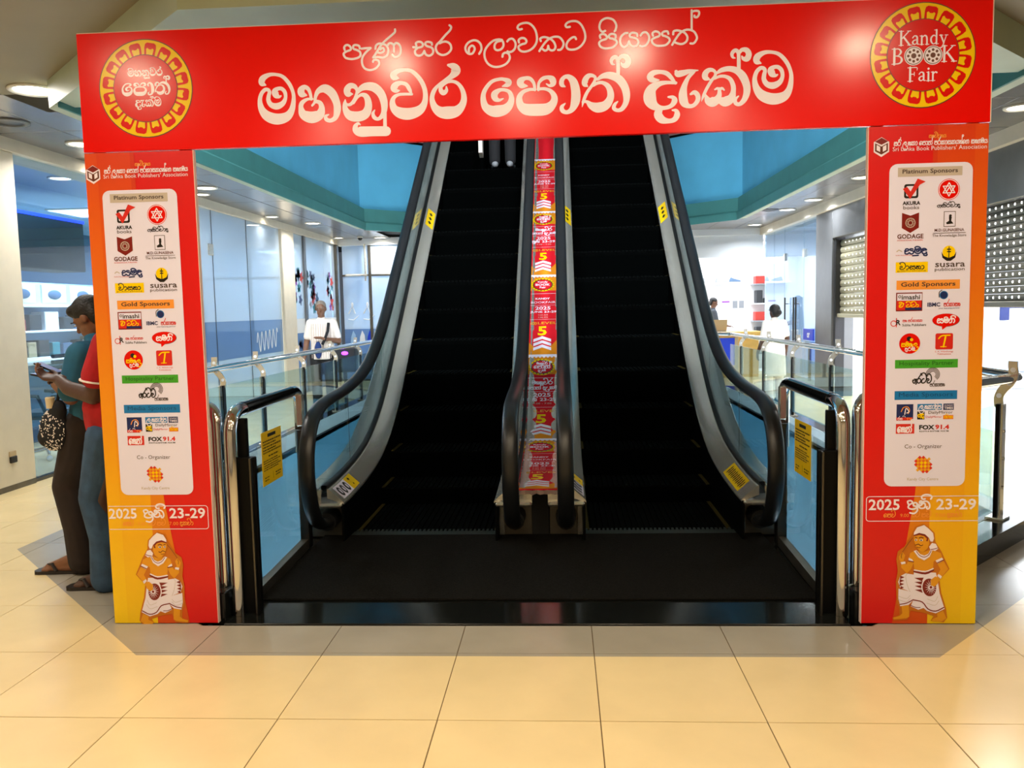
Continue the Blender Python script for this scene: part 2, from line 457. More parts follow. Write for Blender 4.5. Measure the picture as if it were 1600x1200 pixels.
# ---- ceilings
b = MB()
BEI = [(-4.1, -6), (3.5, -6), (3.5, 2.1), (-4.1, 2.1)]
for P in cut(BEI, octa(.0))[0]+[[(-4.1, 2.1), (-3.52, 2.1), (-3.52, 2.95), (-4.1, 2.95)], [(2.93, 2.1), (3.5, 2.1), (3.5, 2.95), (2.93, 2.95)]]: b.poly_prism(P, CZ, CZ+.06)
struct(b.build('ceiling', 'ceil_beige'))
b = MB()
for P in cut([(-9.5, -6.5), (9.5, -6.5), (9.5, 19.5), (-9.5, 19.5)], octa(.34))[0]: b.poly_prism(P, CZ+.07, 4.25)
struct(b.build('ceiling_slab', 'ceil_back'))
cp = struct(MB().box(LX, RX, BY-.01, BY, CZ+.05, CZ+.06).build('ceiling_grid', 'ceil_dark'))
panels = {}
def ceil_panel(x0, x1, y0, y1):
    o1, _ = cut([(x0, y0), (x1, y0), (x1, y1), (x0, y1)], octa(.24))
    if not o1: return
    k = (round(x1-x0, 3), round(y1-y0, 3))
    if len(o1) == 1 and len(o1[0]) == 4 and abs((o1[0][0][0]-x0))+abs(o1[0][2][0]-x1)+abs(o1[0][2][1]-y1) < 1e-6:
        if k not in panels: panels[k] = MB().bbox(-k[0]/2, k[0]/2, -k[1]/2, k[1]/2, 0, .02, .004).mesh('ceiling_panel', 'ceil_panel')
        o = link('ceiling_panel', panels[k], cp); o.location = ((x0+x1)/2, (y0+y1)/2, CZ)
    else:
        t = MB()
        for P in o1: t.poly_prism(P, CZ, CZ+.02)
        t.build('ceiling_panel', 'ceil_panel', cp)
g = .006
for y in range(-5, 13):
    Y0 = y*1.2
    for X0 in (-5.0, -4.4):
        if Y0+1.2 <= 2.95: X1 = min(X0+.6, -4.1)
        else: X1 = X0+.6
        ceil_panel(X0+g, X1-g, Y0+g, Y0+1.2-g)
    for X0 in (3.0, 3.6):
        if Y0+1.2 <= 2.95 and X0 < 3.5: continue
        ceil_panel(X0+g, X0+.6-g, Y0+g, Y0+1.2-g)
for i in range(5):
    ceil_panel(-3.8+i*.6*0+g, -3.2-g, 2.95+i*1.2+g, 4.15+i*1.2-g) if i < 8 else 0
for i in range(8, 11): ceil_panel(-3.8+g, -3.2-g, 1.2*i+g, 1.2*i+1.2-g)
for i in range(2): ceil_panel(-3.8+g, -3.2-g, 8.95-.0+i*.325+g, 8.95+.325+i*.325-g)
for i in range(10):
    ceil_panel(-3.2+i*.62+g, -3.2+(i+1)*.62-g, 12.0+g, 13.2-g); ceil_panel(-3.2+i*.62+g, -3.2+(i+1)*.62-g, 13.2+g, 14.8-g)

# ---- ring beam with teal cornice, blue atrium wall
def octf(off):
    P = octa(off); P[7] = (P[7][0], -1.47-P[7][0]); P[2] = (P[2][0], P[2][0]-.88); return P
def ring(name, sec, mt, edges=range(8), closed=True):
    b = MB(); rings = [octf(o) for o, z in sec]; k = len(sec)
    for e in edges:
        f = (e+1) % 8
        for j in range(k if closed else k-1):
            j2 = (j+1) % k
            b.add([(*rings[j][e], sec[j][1]), (*rings[j][f], sec[j][1]), (*rings[j2][f], sec[j2][1]), (*rings[j2][e], sec[j2][1])], [(0, 1, 2, 3)])
    return struct(b.build(name, mt))
ring('wall_beam', [(.30, CZ+.08), (.30, 2.945), (.29, 2.93), (.18, 2.93), (.18, CZ+.08)], 'beam_pale', range(2, 7))
F7, F2 = octf(.30)[7], octf(.30)[2]
b = MB(); b.poly_prism([(-1.89, .42), (1.30, .42), F2, F7], 2.935, 3.6)
struct(b.build('ceiling_front_soffit', 'beam_pale'))
ring('trim_20', [(.14, 2.90), (.12, 2.90), (.115, 3.02), (.13, 3.04), (.165, 3.055), (.16, 3.16), (.175, 3.175), (.215, 3.19), (.215, 3.26), (.14, 3.26)], 'fascia_green', range(2, 7))
ring('wall_atrium', [(.22, 3.2), (.22, 4.46), (.34, 4.46), (.34, 3.2)], 'atrium_blue', [2, 3, 4, 5, 6])
ring('trim_21', [(.205, 4.46), (.205, 4.50), (.355, 4.50), (.355, 4.46)], 'black_post', [2, 3, 5, 6])
# upper storey shell
b = MB(); b.box(-9.6, -9.4, -6.5, 19.5, 4.25, 7.4); b.box(9.4, 9.6, -6.5, 19.5, 4.25, 7.4); b.box(-9.6, 9.6, 19.4, 19.6, 4.25, 7.4); b.box(-9.6, 9.6, -6.6, -6.4, 4.25, 7.4)
struct(b.build('wall_upper', 'pink_paint'))
struct(MB().box(-9.6, 9.6, -6.6, 19.6, 7.4, 7.5).build('ceiling_upper', 'white_cool'))
struct(MB().box(-1.8, 1.25, 9.6, 12.3, 4.05, 4.3).build('floor_upper_landing', 'tile_band'))
b = MB(); b.box(-9.5, 9.5, -6.6, -6.4, 0, CZ+.1); struct(b.build('wall_behind', 'white_paint'))

# ---- left shop line
b = MB(); b.bbox(LX-.35, LX, -6, 3.84, 0, 3.0, .01); struct(b.build('wall_left', 'white_paint'))
b = MB(); b.box(LX-.34, LX+.002, -6, 3.83, 0, .05); struct(b.build('baseboard_left', 'steel_dull'))
b = MB(); b.bbox(LX-.35, LX+.01, -6, BY+.35, 3.0, CZ+.02, .006); struct(b.build('trim_22', 'white_paint'))
b = MB(); b.bbox(LX-.35, LX+.005, 11.05, 11.72, 0, 3.0, .01); struct(b.build('wall_left_pier', 'white_paint'))
s = thing('wall_socket', 'small two-tone wall socket low on the white wall at far left', 'socket', (LX, 3.52, .27))
MB().bbox(LX, LX+.012, 3.475, 3.565, .30, .35, .004).build('cover', 'cardboard', s); MB().bbox(LX, LX+.02, 3.475, 3.565, .245, .305, .006).build('outlet', 'ink', s)
def pane(win, y0, y1, z0, z1, mt, x=LX-.05, name='pane'):
    return MB().box(x-.006, x+.006, y0, y1, z0, z1).build(name, mt, win)
w1 = struct(MB().box(LX-.09, LX-.02, 3.84, 7.42, 0, .03).build('window_1', 'steel_dark'))
pane(w1, 3.845, 5.60, .03, 3.0, 'glass_shop'); pane(w1, 5.61, 7.40, .03, 3.0, 'glass_shop')
b = MB(); b.bbox(LX-.075, LX-.025, 7.40, 7.47, 0, 3.0, .008); b.build('mullion', 'white_paint', w1)
w2 = struct(MB().box(LX-.09, LX-.02, 7.45, 11.05, 0, .03).build('window_2', 'steel_dark'))
ys = [7.47, 8.18, 9.50, 11.04]
for i in range(3):
    a, c = ys[i]+.006, ys[i+1]-.006
    pane(w2, a, c, 1.42, 3.0, 'frost_top'); pane(w2, a, c, .86, 1.42, 'frost_band', name='blue_film'); pane(w2, a, c, .03, .86, 'frost_low', name='lower_pane')
for y in ys[1:3]: MB().box(LX-.06, LX-.04, y-.006, y+.006, .03, 3.0).build('joint', 'steel_dark', w2)
MB().bbox(LX-.07, LX-.03, 8.03, 8.20, 2.36, 2.52, .006).build('patch_fitting', 'steel', w2)
w3 = struct(MB().box(LX-.09, LX-.02, 11.72, BY, 0, .03).build('window_3', 'steel_dark'))
for a, c in ((11.73, 12.36), (12.50, 13.75), (13.77, 14.62)):
    pane(w3, a, c, 1.42, 3.0, 'frost_top'); pane(w3, a, c, 1.15, 1.42, 'white_cool', name='white_band'); pane(w3, a, c, .03, 1.15, 'frost_band', name='blue_film')
MB().bbox(LX-.08, LX-.01, 12.36, 12.50, 0, 3.0, .01).build('mullion', 'metal_grey', w3)
MB().bbox(LX-.08, LX+.02, 14.62, 14.78, 0, 3.0, .01).build('corner_post', 'steel_dull', w3)
# flower stickers on window 3
random.seed(3)
def flowers(cy, cz, n, sp, sz, parent):
    cols = ['grey_item', 'purple_item', 'red_item', 'shop_dim', 'teal_item', 'p_navy']
    for k in range(n):
        a = random.random()*2*PI; r = random.random()**.5
        y, z = cy+sp*r*math.cos(a), cz+sz*r*math.sin(a); q = MB(); rr = random.uniform(.05, .10); pts = []
        for t in range(20):
            u = 2*PI*t/20; R_ = rr*(1+.35*math.cos(5*u+a)); pts.append((LX-.043, y+R_*math.cos(u), z+R_*math.sin(u)))
        q.prism3(pts, (.002, 0, 0)); q.build('flower_sticker', cols[random.randrange(6)], parent)
flowers(12.05, 2.15, 9, .22, .22, w3); flowers(12.85, 2.2, 11, .3, .22, w3); flowers(13.05, 1.7, 12, .28, .28, w3); flowers(14.15, 2.1, 11, .26, .25, w3); flowers(14.3, 1.8, 5, .2, .2, w3); flowers(12.0, 1.75, 5, .2, .2, w3); flowers(12.1, .95, 4, .2, .2, w3)
# cursive script on the blue film of window 2
q = MB(); pth = []
for t in range(60):
    u = t/59; pth.append((LX-.04, 9.75+u*1.0, 1.06+.16*math.sin(u*34)+.06*u))
q.tube(pth, .006, 5); q.build('script_lettering', 'white_cool', w2)

# ---- back line
w4 = struct(MB().box(LX-.3, -1.0, BY-.03, BY+.03, 0, .04).build('window_4', 'steel_dark'))
xs = [-4.93, -4.30, -3.1, -2.0, -1.0]
for i in range(4):
    MB().box(xs[i]+.02, xs[i+1]-.02, BY-.006, BY+.006, .04, 1.15).build('blue_film', 'frost_band', w4)
    MB().box(xs[i]+.02, xs[i+1]-.02, BY-.006, BY+.006, 1.15, 2.32).build('pane', 'frost_top', w4)
    MB().box(xs[i]+.02, xs[i+1]-.02, BY-.006, BY+.006, 2.34, 3.0).build('transom_pane', 'frost_top', w4)
    MB().bbox(xs[i+1]-.03, xs[i+1]+.03, BY-.03, BY+.03, .04, 3.0, .006).build('mullion', 'steel_dull', w4)
MB().bbox(-4.93, -1.0, BY-.025, BY+.025, 2.31, 2.35, .006).build('transom', 'steel_dull', w4)
q = MB(); q.tube([(-4.82, BY-.1, 2.33), (-4.34, BY-.1, 2.33)], .03, 8); q.tube([(-4.38, BY-.1, 2.2), (-4.38, BY-.1, 3.0)], .025, 8); q.build('door_closer', 'steel', w4)
for (x, z, c) in ((-4.72, 1.55, 'p_green'), (-4.38, 1.55, 'white_cool')):
    q = MB(); q.tube([(x-.1, BY-.012, z-.18), (x+.02, BY-.012, z-.2), (x+.14, BY-.012, z-.1)], .012, 6); q.tube([(x-.09, BY-.012, z-.06), (x, BY-.012, z+.1), (x+.06, BY-.012, z-.06)], .018, 6); q.ell((x, BY-.012, z+.14), (.03, .006, .05)); q.build('door_emblem', 'white_cool', w4)
for x, c in ((-4.72, 'shop_blue'), (-4.52, 'white_cool'), (-4.35, 'blue_panel')):
    q = MB(); q.prism3([(x-.07, BY-.014, .82), (x+.07, BY-.014, .82), (x+.05, BY-.014, 1.02), (x, BY-.014, 1.12), (x-.05, BY-.014, .98)], (0, .004, 0)); q.build('flame_sticker', c, w4)
b = MB(); b.bbox(LX, RX, BY-.06, BY+.3, 2.98, CZ+.02, .006); struct(b.build('trim_23', 'white_cool'))
b = MB(); b.box(-1.0, 2.30, BY, BY+.2, 0, 3.0); struct(b.build('wall_back', 'white_cool'))
b = MB(); b.box(2.30, RX+.02, BY-.02, BY+.25, 2.52, 2.99); struct(b.build('wall_back_bulkhead', 'white_cool'))
# shell of the left shops
def shell(name, x0, x1, y0, y1, mt_w, mt_f, mt_c, zc=3.2, sides='NSWE'):
    b = MB(); b.box(x0, x1, y0, y1, -.06, -.002); struct(b.build('floor_'+name, mt_f))
    b = MB(); b.box(x0, x1, y0, y1, zc-.05, zc); struct(b.build('ceiling_'+name, mt_c))
    b = MB()
    if 'N' in sides: b.box(x0, x1, y1-.05, y1, 0, zc)
    if 'S' in sides: b.box(x0, x1, y0, y0+.05, 0, zc)
    if 'W' in sides: b.box(x0, x0+.05, y0, y1, 0, zc)
    if 'E' in sides: b.box(x1-.05, x1, y0, y1, 0, zc)
    struct(b.build('wall_'+name, mt_w))
shell('left_shop', -9.4, LX-.36, 2.4, BY+.3, 'shop_dim', 'tile', 'shop_blue', 3.18, 'NSW')
shell('back_shop', 2.32, 7.5, BY+.2, 19.2, 'shop_white', 'shop_white', 'shop_white', 3.1, 'NWE')
shell('back_left_shop', -4.9, 2.28, BY+.35, 18, 'shop_blue', 'tile', 'shop_white', 3.1, 'NWE')
shell('right_shop', RX+.36, 9.3, 2.0, 11.0, 'shop_white', 'shop_white', 'shop_white', 3.1, 'NSE')
shell('right_far_shop', RX+.1, 9.3, 11.05, BY+.15, 'shop_white', 'shop_white', 'shop_white', 3.1, 'NSE')

# ---- right shop line: grey metal wall with two roller shutters, glass doors beyond
O1, O2 = (7.75, 10.15), (2.9, 6.9)
b = MB()
for a, c in ((-6, O2[0]), (O2[1], O1[0]), (O1[1], 11.0)): b.bbox(RX, RX+.35, a, c, 0, 3.0, .008)
b.bbox(RX, RX+.35, O1[0], O1[1], 2.52, 3.0, .008); b.bbox(RX, RX+.35, O2[0], O2[1], 2.45, 3.0, .008)
struct(b.build('wall_right', 'metal_grey'))
b = MB(); b.bbox(RX-.06, RX+.35, -6, BY, 2.97, CZ+.02, .006); struct(b.build('trim_24', 'white_paint'))
def shutter(label, y0, y1, z0, z1, mt, pitch, hole_r, hp):
    t = thing('roller_shutter', label, 'shutter', (RX+.12, (y0+y1)/2, z0))
    n = int((z1-z0)/pitch); sl = MB(); hy = []
    sl.prism3([(RX+.125, y0, 0), (RX+.11, y0, pitch*.12), (RX+.10, y0, pitch*.5), (RX+.11, y0, pitch*.88), (RX+.125, y0, pitch*.97), (RX+.145, y0, pitch*.97), (RX+.145, y0, 0)], (0, y1-y0, 0))
    me = sl.mesh('slat', mt)
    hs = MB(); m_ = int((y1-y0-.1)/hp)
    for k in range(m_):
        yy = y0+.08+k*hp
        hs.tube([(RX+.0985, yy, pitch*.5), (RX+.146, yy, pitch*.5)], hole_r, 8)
    hm = hs.mesh('glow_plugs', 'hole_glow')  # solid glowing plugs stand for shop light coming through the slats
    for k in range(n):
        o = link('slat', me, t); o.matrix_parent_inverse = ROOTS[t.name]; o.location = (0, 0, z0+.06+k*pitch)
        h = tag(link('glow_plugs', hm, o, False), kind='stuff')
    MB().bbox(RX+.06, RX+.16, y0, y1, z0, z0+.06, .008).build('bottom_rail', mt, t)
    for yy in (y0-.04, y1): MB().bbox(RX+.03, RX+.18, yy-.02, yy+.05, 0, z1+.02, .006).build('guide_rail', 'metal_dark', t)
    return t
shutter('cream roller shutter half down in the grey frontage, with rows of glow-painted pinholes', O1[0]+.07, O1[1]-.07, 1.27, 2.52, 'shutter', .105, .012, .16)
shutter('grey perforated roller shutter half down right of the arch, rows of large glow-painted holes', O2[0]+.07, O2[1]-.07, 1.42, 2.45, 'shutter_grey', .075, .013, .12)
w5 = struct(MB().box(RX+.02, RX+.08, 11.0, BY-.02, 0, .03).build('window_5', 'steel_dark'))
for a, c in ((11.02, 11.85), (11.87, 13.15), (13.17, 13.95), (13.97, 14.74)): MB().box(RX+.044, RX+.056, a, c, .03, 2.98).build('pane', 'glass_shop', w5)
for y in (11.86, 13.16): MB().bbox(RX+.02, RX+.08, y-.1, y+.02, 2.33, 2.47, .006).build('patch_fitting', 'steel', w5)
for y in (12.15, 12.30, 12.9): MB().tube([(RX-.01, y, .75), (RX-.01, y, 1.62)], .016, 8).build('door_handle', 'steel_dark', w5)
for y in (12.15, 12.30, 12.9):
    for z in (.85, 1.5): MB().tube([(RX-.01, y, z), (RX+.05, y, z)], .01, 6).build('handle_stud', 'steel_dark', w5)
# ------------------------------------------------------------------ lamps
def downlight(x, y, z, label, power, warm=True, r=.11, spread=180, group='round ceiling downlights'):
    t = thing('ceiling_downlight', label, 'downlight', (x, y, z), group=group)
    k = 'w' if warm else 'c'
    if ('dl', k, r) not in LM:
        LM['dl', k, r] = (MB().lathe([(r*1.28, 0), (r*1.28, -.012), (r*1.2, -.018), (r, -.012), (r*.98, 0)], n=24).mesh('rim', 'lamp_rim', True),
                          MB().lathe([(0, -.008), (r*.98, -.008), (r*.98, 0.0), (0, 0)], n=24).mesh('diffuser', 'lamp_on' if warm else 'lamp_cool'))
    a, b_ = LM['dl', k, r]
    link('rim', a, t, False); link('diffuser', b_, t, False)
    L = bpy.data.lights.new('downlight_beam', 'AREA'); L.shape = 'DISK'; L.size = r*1.7; L.energy = power
    L.color = (1, .82, .58) if warm is True else ((1, .96, .90) if warm == 2 else (.92, .96, 1)); L.spread = math.radians(spread)
    lo = bpy.data.objects.new('downlight_beam', L); COL.objects.link(lo); lo.parent = t; lo.location = (0, 0, -.03)
    return t
LM = {}
FP = 22
for (x, y, l) in ((-2.85, -1.25, 'far left of the row before the arch'), (-1.15, -1.25, 'left of centre in the row before the arch'), (.35, -1.25, 'right of centre in the row before the arch'), (1.75, -1.25, 'far right of the row before the arch'),
                  (-2.0, -2.9, 'left in the second row behind the viewer'), (-.40, -2.35, 'centre of the second row behind the viewer'), (1.15, -2.9, 'right in the second row behind the viewer'),
                  (-2.6, -4.6, 'left in the last row behind the viewer'), (1.8, -4.6, 'right in the last row behind the viewer')):
    downlight(x, y, CZ, 'round warm downlight in the beige ceiling, '+l, FP)
downlight(-3.80, 2.30, CZ, 'large glowing downlight in the beige ceiling at upper left, beside the arch', 22, 2, r=.13)
downlight(-3.62, .25, CZ, 'round downlight in the beige ceiling at the extreme left edge', 22, 2)
for k, (x, y) in enumerate(((-4.52, 4.12), (-4.55, 6.92), (-4.5, 11.3), (-3.98, 14.5))):
    downlight(x, y, CZ, 'round downlight in the left walkway ceiling, '+('behind the left column top', 'just inside the arch opening', 'halfway down the walkway', 'at the far end near the back doors')[k], 30, 2, spread=150)
for k, (x, y) in enumerate(((-4.84, 5.0), (-4.84, 7.45), (-4.84, 10.15), (-4.84, 14.3))):
    downlight(x, y, CZ, 'small downlight close against the left shop bulkhead, '+('left of the arch', 'at the inner edge of the left column', 'above the frosted window', 'at the far corner')[k], 4, 2, r=.085, spread=140)
for k, (x, y) in enumerate(((3.80, 3.95), (3.82, 7.75), (3.86, 10.0), (3.80, 11.3), (3.84, 13.9))):
    downlight(x, y, CZ, 'round downlight in the right walkway ceiling, '+('right of the arch', 'nearest inside the arch opening', 'second inside the arch opening', 'third inside the arch opening', 'at the far end before the bright shop')[k], 34, 2 if k < 2 else False, spread=150)
for k, (x, y) in enumerate(((-1.5, 13.5), (.9, 13.5))):
    downlight(x, y, CZ, 'round downlight over the back walkway, '+('left', 'right')[k]+' one behind the escalators', 26, False)
for k, (x, y) in enumerate(((-5.85, 4.75), (-5.85, 5.95), (-5.8, 8.3), (-5.8, 9.9), (-5.8, 13.0))):
    downlight(x, y, 3.13, 'round downlight inside the left shop ceiling, '+('nearest the arch', 'second from the arch', 'behind the frosted panes, nearer', 'behind the frosted panes, farther', 'behind the flower stickers')[k], 16, False, spread=160)
# lit ceiling panels inside the shops and added lamps upstairs and below
def lightbox(name, label, x, y, z, sx, sy, power, mt='shop_panel_light', col=(.92, .96, 1)):
    t = thing(name, label, 'ceiling lamp', (x, y, z))
    MB().bbox(-sx/2-.03, sx/2+.03, -sy/2-.03, sy/2+.03, -.012, .02, .004).build('frame', 'lamp_rim', t, world=False)
    MB().box(-sx/2, sx/2, -sy/2, sy/2, -.016, -.010).build('diffuser', mt, t, world=False)
    L = bpy.data.lights.new('panel_beam', 'AREA'); L.shape = 'RECTANGLE'; L.size = sx; L.size_y = sy; L.energy = power; L.color = col
    lo = bpy.data.objects.new('panel_beam', L); COL.objects.link(lo); lo.parent = t; lo.location = (0, 0, -.03)
lightbox('square_ceiling_lamp', 'square lit ceiling panel inside the near left shop', -7.2, 5.0, 3.12, .9, .9, 110, col=(.80, .91, 1))
lightbox('square_ceiling_lamp', 'square lit ceiling panel deeper inside the left shop', -7.2, 9.0, 3.12, .9, .9, 240, col=(.84, .93, 1))
lightbox('square_ceiling_lamp', 'square lit ceiling panel at the back of the left shop', -7.0, 13.2, 3.12, .9, .9, 280, col=(.84, .93, 1))
lightbox('square_ceiling_lamp', 'square lit ceiling panel behind the back glass doors', -3.2, 16.5, 3.04, .9, .9, 300, col=(.75, .88, 1))
lightbox('square_ceiling_lamp', 'long lit ceiling panel at the front of the bright back shop', 3.6, 15.8, 3.04, 2.2, .7, 80)
lightbox('square_ceiling_lamp', 'long lit ceiling panel deep in the bright back shop', 4.2, 17.8, 3.04, 2.4, .8, 70)
lightbox('square_ceiling_lamp', 'lit ceiling panel inside the right shop behind the cream shutter', 6.6, 9.0, 3.04, 1.6, 1.2, 240)
lightbox('square_ceiling_lamp', 'lit ceiling panel inside the right shop behind the grey shutter', 6.6, 5.0, 3.04, 1.6, 1.6, 330)
lightbox('square_ceiling_lamp', 'lit ceiling panel behind the right glass doors', 6.2, 13.0, 3.04, 1.4, 1.2, 60, col=(.78, .86, 1))
for k, (x, y) in enumerate(((-2.0, -3.5), (1.4, -3.5), (-2.0, -1.0), (1.4, -1.0))):  # unseen lamps added upstairs, placed to brighten the blue atrium wall
    lightbox('square_ceiling_lamp', 'added unseen light panel in the upper storey ceiling, '+('rear left', 'rear right', 'front left', 'front right')[k], x, y, 7.38, 1.2, 1.2, 760, col=(.9, .96, 1))
for k, (x, y) in enumerate(((-5.0, 2.5), (-5.0, 7.5), (4.4, 2.5), (4.4, 7.5), (-.3, 14.5))):  # unseen lamps added below; their bounce brightens the teal void walls
    lightbox('square_ceiling_lamp', 'added unseen lamp in the ceiling of the level below, '+('near left', 'far left', 'near right', 'far right', 'back')[k], x, y, -1.65, 1.2, 1.2, 350)
# small ceiling fittings
t = thing('ceiling_vent', 'round dark air vent in the left walkway ceiling', 'vent', (-4.60, 3.20, CZ))
MB().lathe([(.16, 0), (.16, -.012), (.12, -.016), (.12, 0)], n=24).build('rim', 'metal_grey', t, True, False); MB().lathe([(0, -.006), (.12, -.006), (.12, 0), (0, 0)], n=24).build('grille', 'ceil_dark', t, False, False)
t = thing('ceiling_speaker', 'flat round grille in the right walkway ceiling', 'speaker', (3.5, 11.3, CZ))
MB().lathe([(.15, 0), (.15, -.01), (.12, -.014), (.12, 0)], n=24).build('rim', 'metal_grey', t, True, False); MB().lathe([(0, -.006), (.12, -.006), (.12, 0), (0, 0)], n=24).build('grille', 'ceil_dark', t, False, False)
t = thing('dome_camera', 'tiny black dome camera on the far left ceiling', 'camera', (-4.35, 14.2, CZ))
MB().lathe([(.06, 0), (.06, -.03), (.05, -.03)], n=16).build('collar', 'lamp_rim', t, True, False); MB().lathe([(.05, -.03), (.04, -.065), (.02, -.08), (0, -.082)], n=16).build('dome', 'black_gloss', t, True, False)

# ------------------------------------------------------------------ escalators
HR = [(2.05, .17), (1.80, .135), (1.60, .175), (1.47, .30), (1.405, .50), (1.425, .68), (1.52, .82), (1.68, .895), (1.90, .925), (2.44, .962), (2.95, 1.045), (3.4, 1.21), (3.87, 1.49), (4.4, 1.882), (6.46, 3.406), (8.4, 4.842), (8.9, 5.12), (9.4, 5.26), (10.2, 5.28), (11.4, 5.28)]
HRS = crom(HR, 6)
TOPI = next(i for i, p in enumerate(HRS) if abs(p[0]-1.90) < 1e-6)
def interp(P, y):
    for (a, za), (c, zc) in zip(P[:-1], P[1:]):
        if a <= y <= c and c > a: return za+(zc-za)*(y-a)/(c-a)
    return P[0][1] if y < P[0][0] else P[-1][1]
RUN = HRS[TOPI:]
hz = lambda y: interp(RUN, y)
dz = lambda y: hz(max(y, 1.95))-.655        # inner deck edge
NY = [1.74, 1.9, 2.1, 2.3, 2.5, 2.7, 2.9, 3.1, 3.3, 3.5, 3.7, 3.9, 4.1, 4.4, 5.0, 5.6, 6.2, 6.8, 7.4, 8.0, 8.4, 8.6, 8.8, 9.0, 9.2, 9.5, 10.0, 10.6, 11.3]
def step_z(y): 
    """landing/nose height"""
    P = [(0, 0), (2.55, 0), (2.95, .07), (3.35, .26), (3.75, .545), (8.75, .545+5*.737), (20, .545+5*.737)]
    return interp(P, y)
def escalator(label, xc):
    t = thing('escalator', label, 'escalator', (xc, 1.9, 0))
    # steps
    y = 2.06; k = 0
    tread = MB(); 
    for r in range(24):
        xx = -.485+r*.0404; tread.box(xx, xx+.026, 0, .398, -.012, 0, 0)
    tread.box(-.49, .49, 0, .40, -.05, -.011, 0)
    tm = tread.mesh('step', 'step_black')
    rm = MB().box(-.49, .49, .0, .02, -.34, -.012).mesh('riser', 'step_riser')
    ym = [MB().box(a, a+.028, 0, .40, .0005, .002).mesh('edge_line', 'worn_yellow') for a in (-.49, .462)]
    while y < 9.7:
        z = step_z(y+.2); z = step_z(y+.0) if y < 2.5 else step_z(y+.22)
        o = link('step', tm, t); o.matrix_parent_inverse = ROOTS[t.name]; o.location = (xc, y, z)
        c = link('riser', rm, o, False)
        if k < 12: link('edge_line', ym[0], o, False); link('edge_line', ym[1], o, False)
        y += .4; k += 1
    # comb plate
    b = MB(); b.box(xc-.5, xc+.5, 1.86, 2.0, -.03, .012)
    for r in range(34): b.box(xc-.49+r*.029, xc-.49+r*.029+.014, 1.99, 2.06, -.02, .010)
    b.build('comb_plate', 'comb', t)
    b = MB(); b.box(xc-.62, xc+.62, 2.0, 2.9, -.65, -.40)
    pts = [(2.9, -.75), (2.9, -.50), (3.5, -.42), (8.9, 3.56), (8.9, 3.1), (3.7, -.72)]
    b.prism3([(xc-.62, yy, zz) for yy, zz in pts], (1.24, 0, 0)); b.build('truss', 'rubber_dull', t)
    for sd in (-1, 1):
        X = lambda u: xc+sd*u
        # skirt panel
        b = MB(); vs = []; fs = []
        for yy in NY: vs += [(X(.495), yy, dz(yy)-.005), (X(.495), yy, step_z(yy)-.20), (X(.51), yy, step_z(yy)-.20), (X(.51), yy, dz(yy)-.005)]
        for i in range(len(NY)-1):
            for j in range(4): fs.append((i*4+j, i*4+(j+1) % 4, (i+1)*4+(j+1) % 4, (i+1)*4+j))
        fs += [(0, 1, 2, 3), tuple(len(vs)-4+j for j in range(4))]
        b.add(vs, fs).build('skirt_panel', 'skirt_black', t)
        # inner deck (stainless, sloping up to the glass)
        b = MB(); sec = [(.490, -.012), (.490, .0), (.50, .012), (.583, .085), (.600, .09), (.60, .03)]
        b.sweep(None, [(yy, dz(yy)) for yy in NY], [(X(a), q) for a, q in sec])
        n = len(sec); b.add([(X(a), NY[0], dz(NY[0])+q) for a, q in sec], [tuple(range(n))])
        o = smooth_auto(b.build('inner_deck', 'steel', t), 30)
        # dark glazing gasket
        b = MB().sweep(None, [(yy, dz(yy)) for yy in NY], [(X(.600), .07), (X(.600), .112), (X(.611), .116), (X(.632), .116), (X(.64), .112), (X(.64), .07)]); smooth_auto(b.build('gasket', 'rubber_dull', t), 30)
        # glass balustrade
        NB = [HRS[i] for i in range(3, TOPI)]
        b = MB(); top = []; 
        for (yy, zz) in NB: top.append((yy+.03 if zz < .8 else yy+.02, zz-(.02 if zz > .8 else 0)))
        yy = 1.90
        outl = [(1.86, .33)]
        outl += [p for p in top if p[1] > .33]
        g1 = outl + [(2.44, .94), (2.44, dz(2.44)+.09), (1.9, dz(1.9)+.09)]
        b.prism3([(X(.617), a, c) for a, c in g1], (sd*.01, 0, 0)); b.build('glass_panel', 'glass_esc', t)
        segs = [(2.45, 3.62), (3.63, 5.2), (5.21, 6.8), (6.81, 8.4), (8.41, 10.4)]
        for a, c in segs:
            n = 6; P = [a+(c-a)*i/n for i in range(n+1)]
            pl = [(X(.617), q, hz(q)-.02) for q in P]+[(X(.617), q, dz(q)+.09) for q in reversed(P)]
            MB().prism3(pl, (sd*.01, 0, 0)).build('glass_panel', 'glass_esc', t)
        # outer deck and side cladding
        wo = .775 if (sd < 0) == (xc < 0) else .735
        b = MB().sweep(None, [(yy, dz(yy)) for yy in NY], [(X(.64), .085), (X(.66), .09), (X(wo-.01), .085), (X(wo), .07), (X(wo), -.02)])
        b.add([(X(.64), NY[0], dz(NY[0])+.085), (X(wo), NY[0], dz(NY[0])+.07), (X(wo), NY[0], dz(NY[0])-.02), (X(.64), NY[0], dz(NY[0])-.02)], [(0, 1, 2, 3)])
        smooth_auto(b.build('outer_deck', 'steel', t), 30)
        b = MB(); vs = []
        N2 = [yy for yy in NY if yy >= 1.9]
        for yy in N2: vs += [(X(wo-.005), yy, dz(yy)-.02), (X(wo-.005), yy, min(dz(yy)-.75, 3.6) if yy > 3 else -.3)]
        b.add(vs, [(2*i, 2*i+1, 2*i+3, 2*i+2) for i in range(len(N2)-1)]); b.build('side_cladding', 'steel_dull', t)
        # newel base box
        b = MB(); xo = sorted((X(.515), X(wo-.004))); b.bbox(xo[0], xo[1], 1.90, 2.3, 0, .27, .006); b.build('newel_base', 'steel_dull', t)
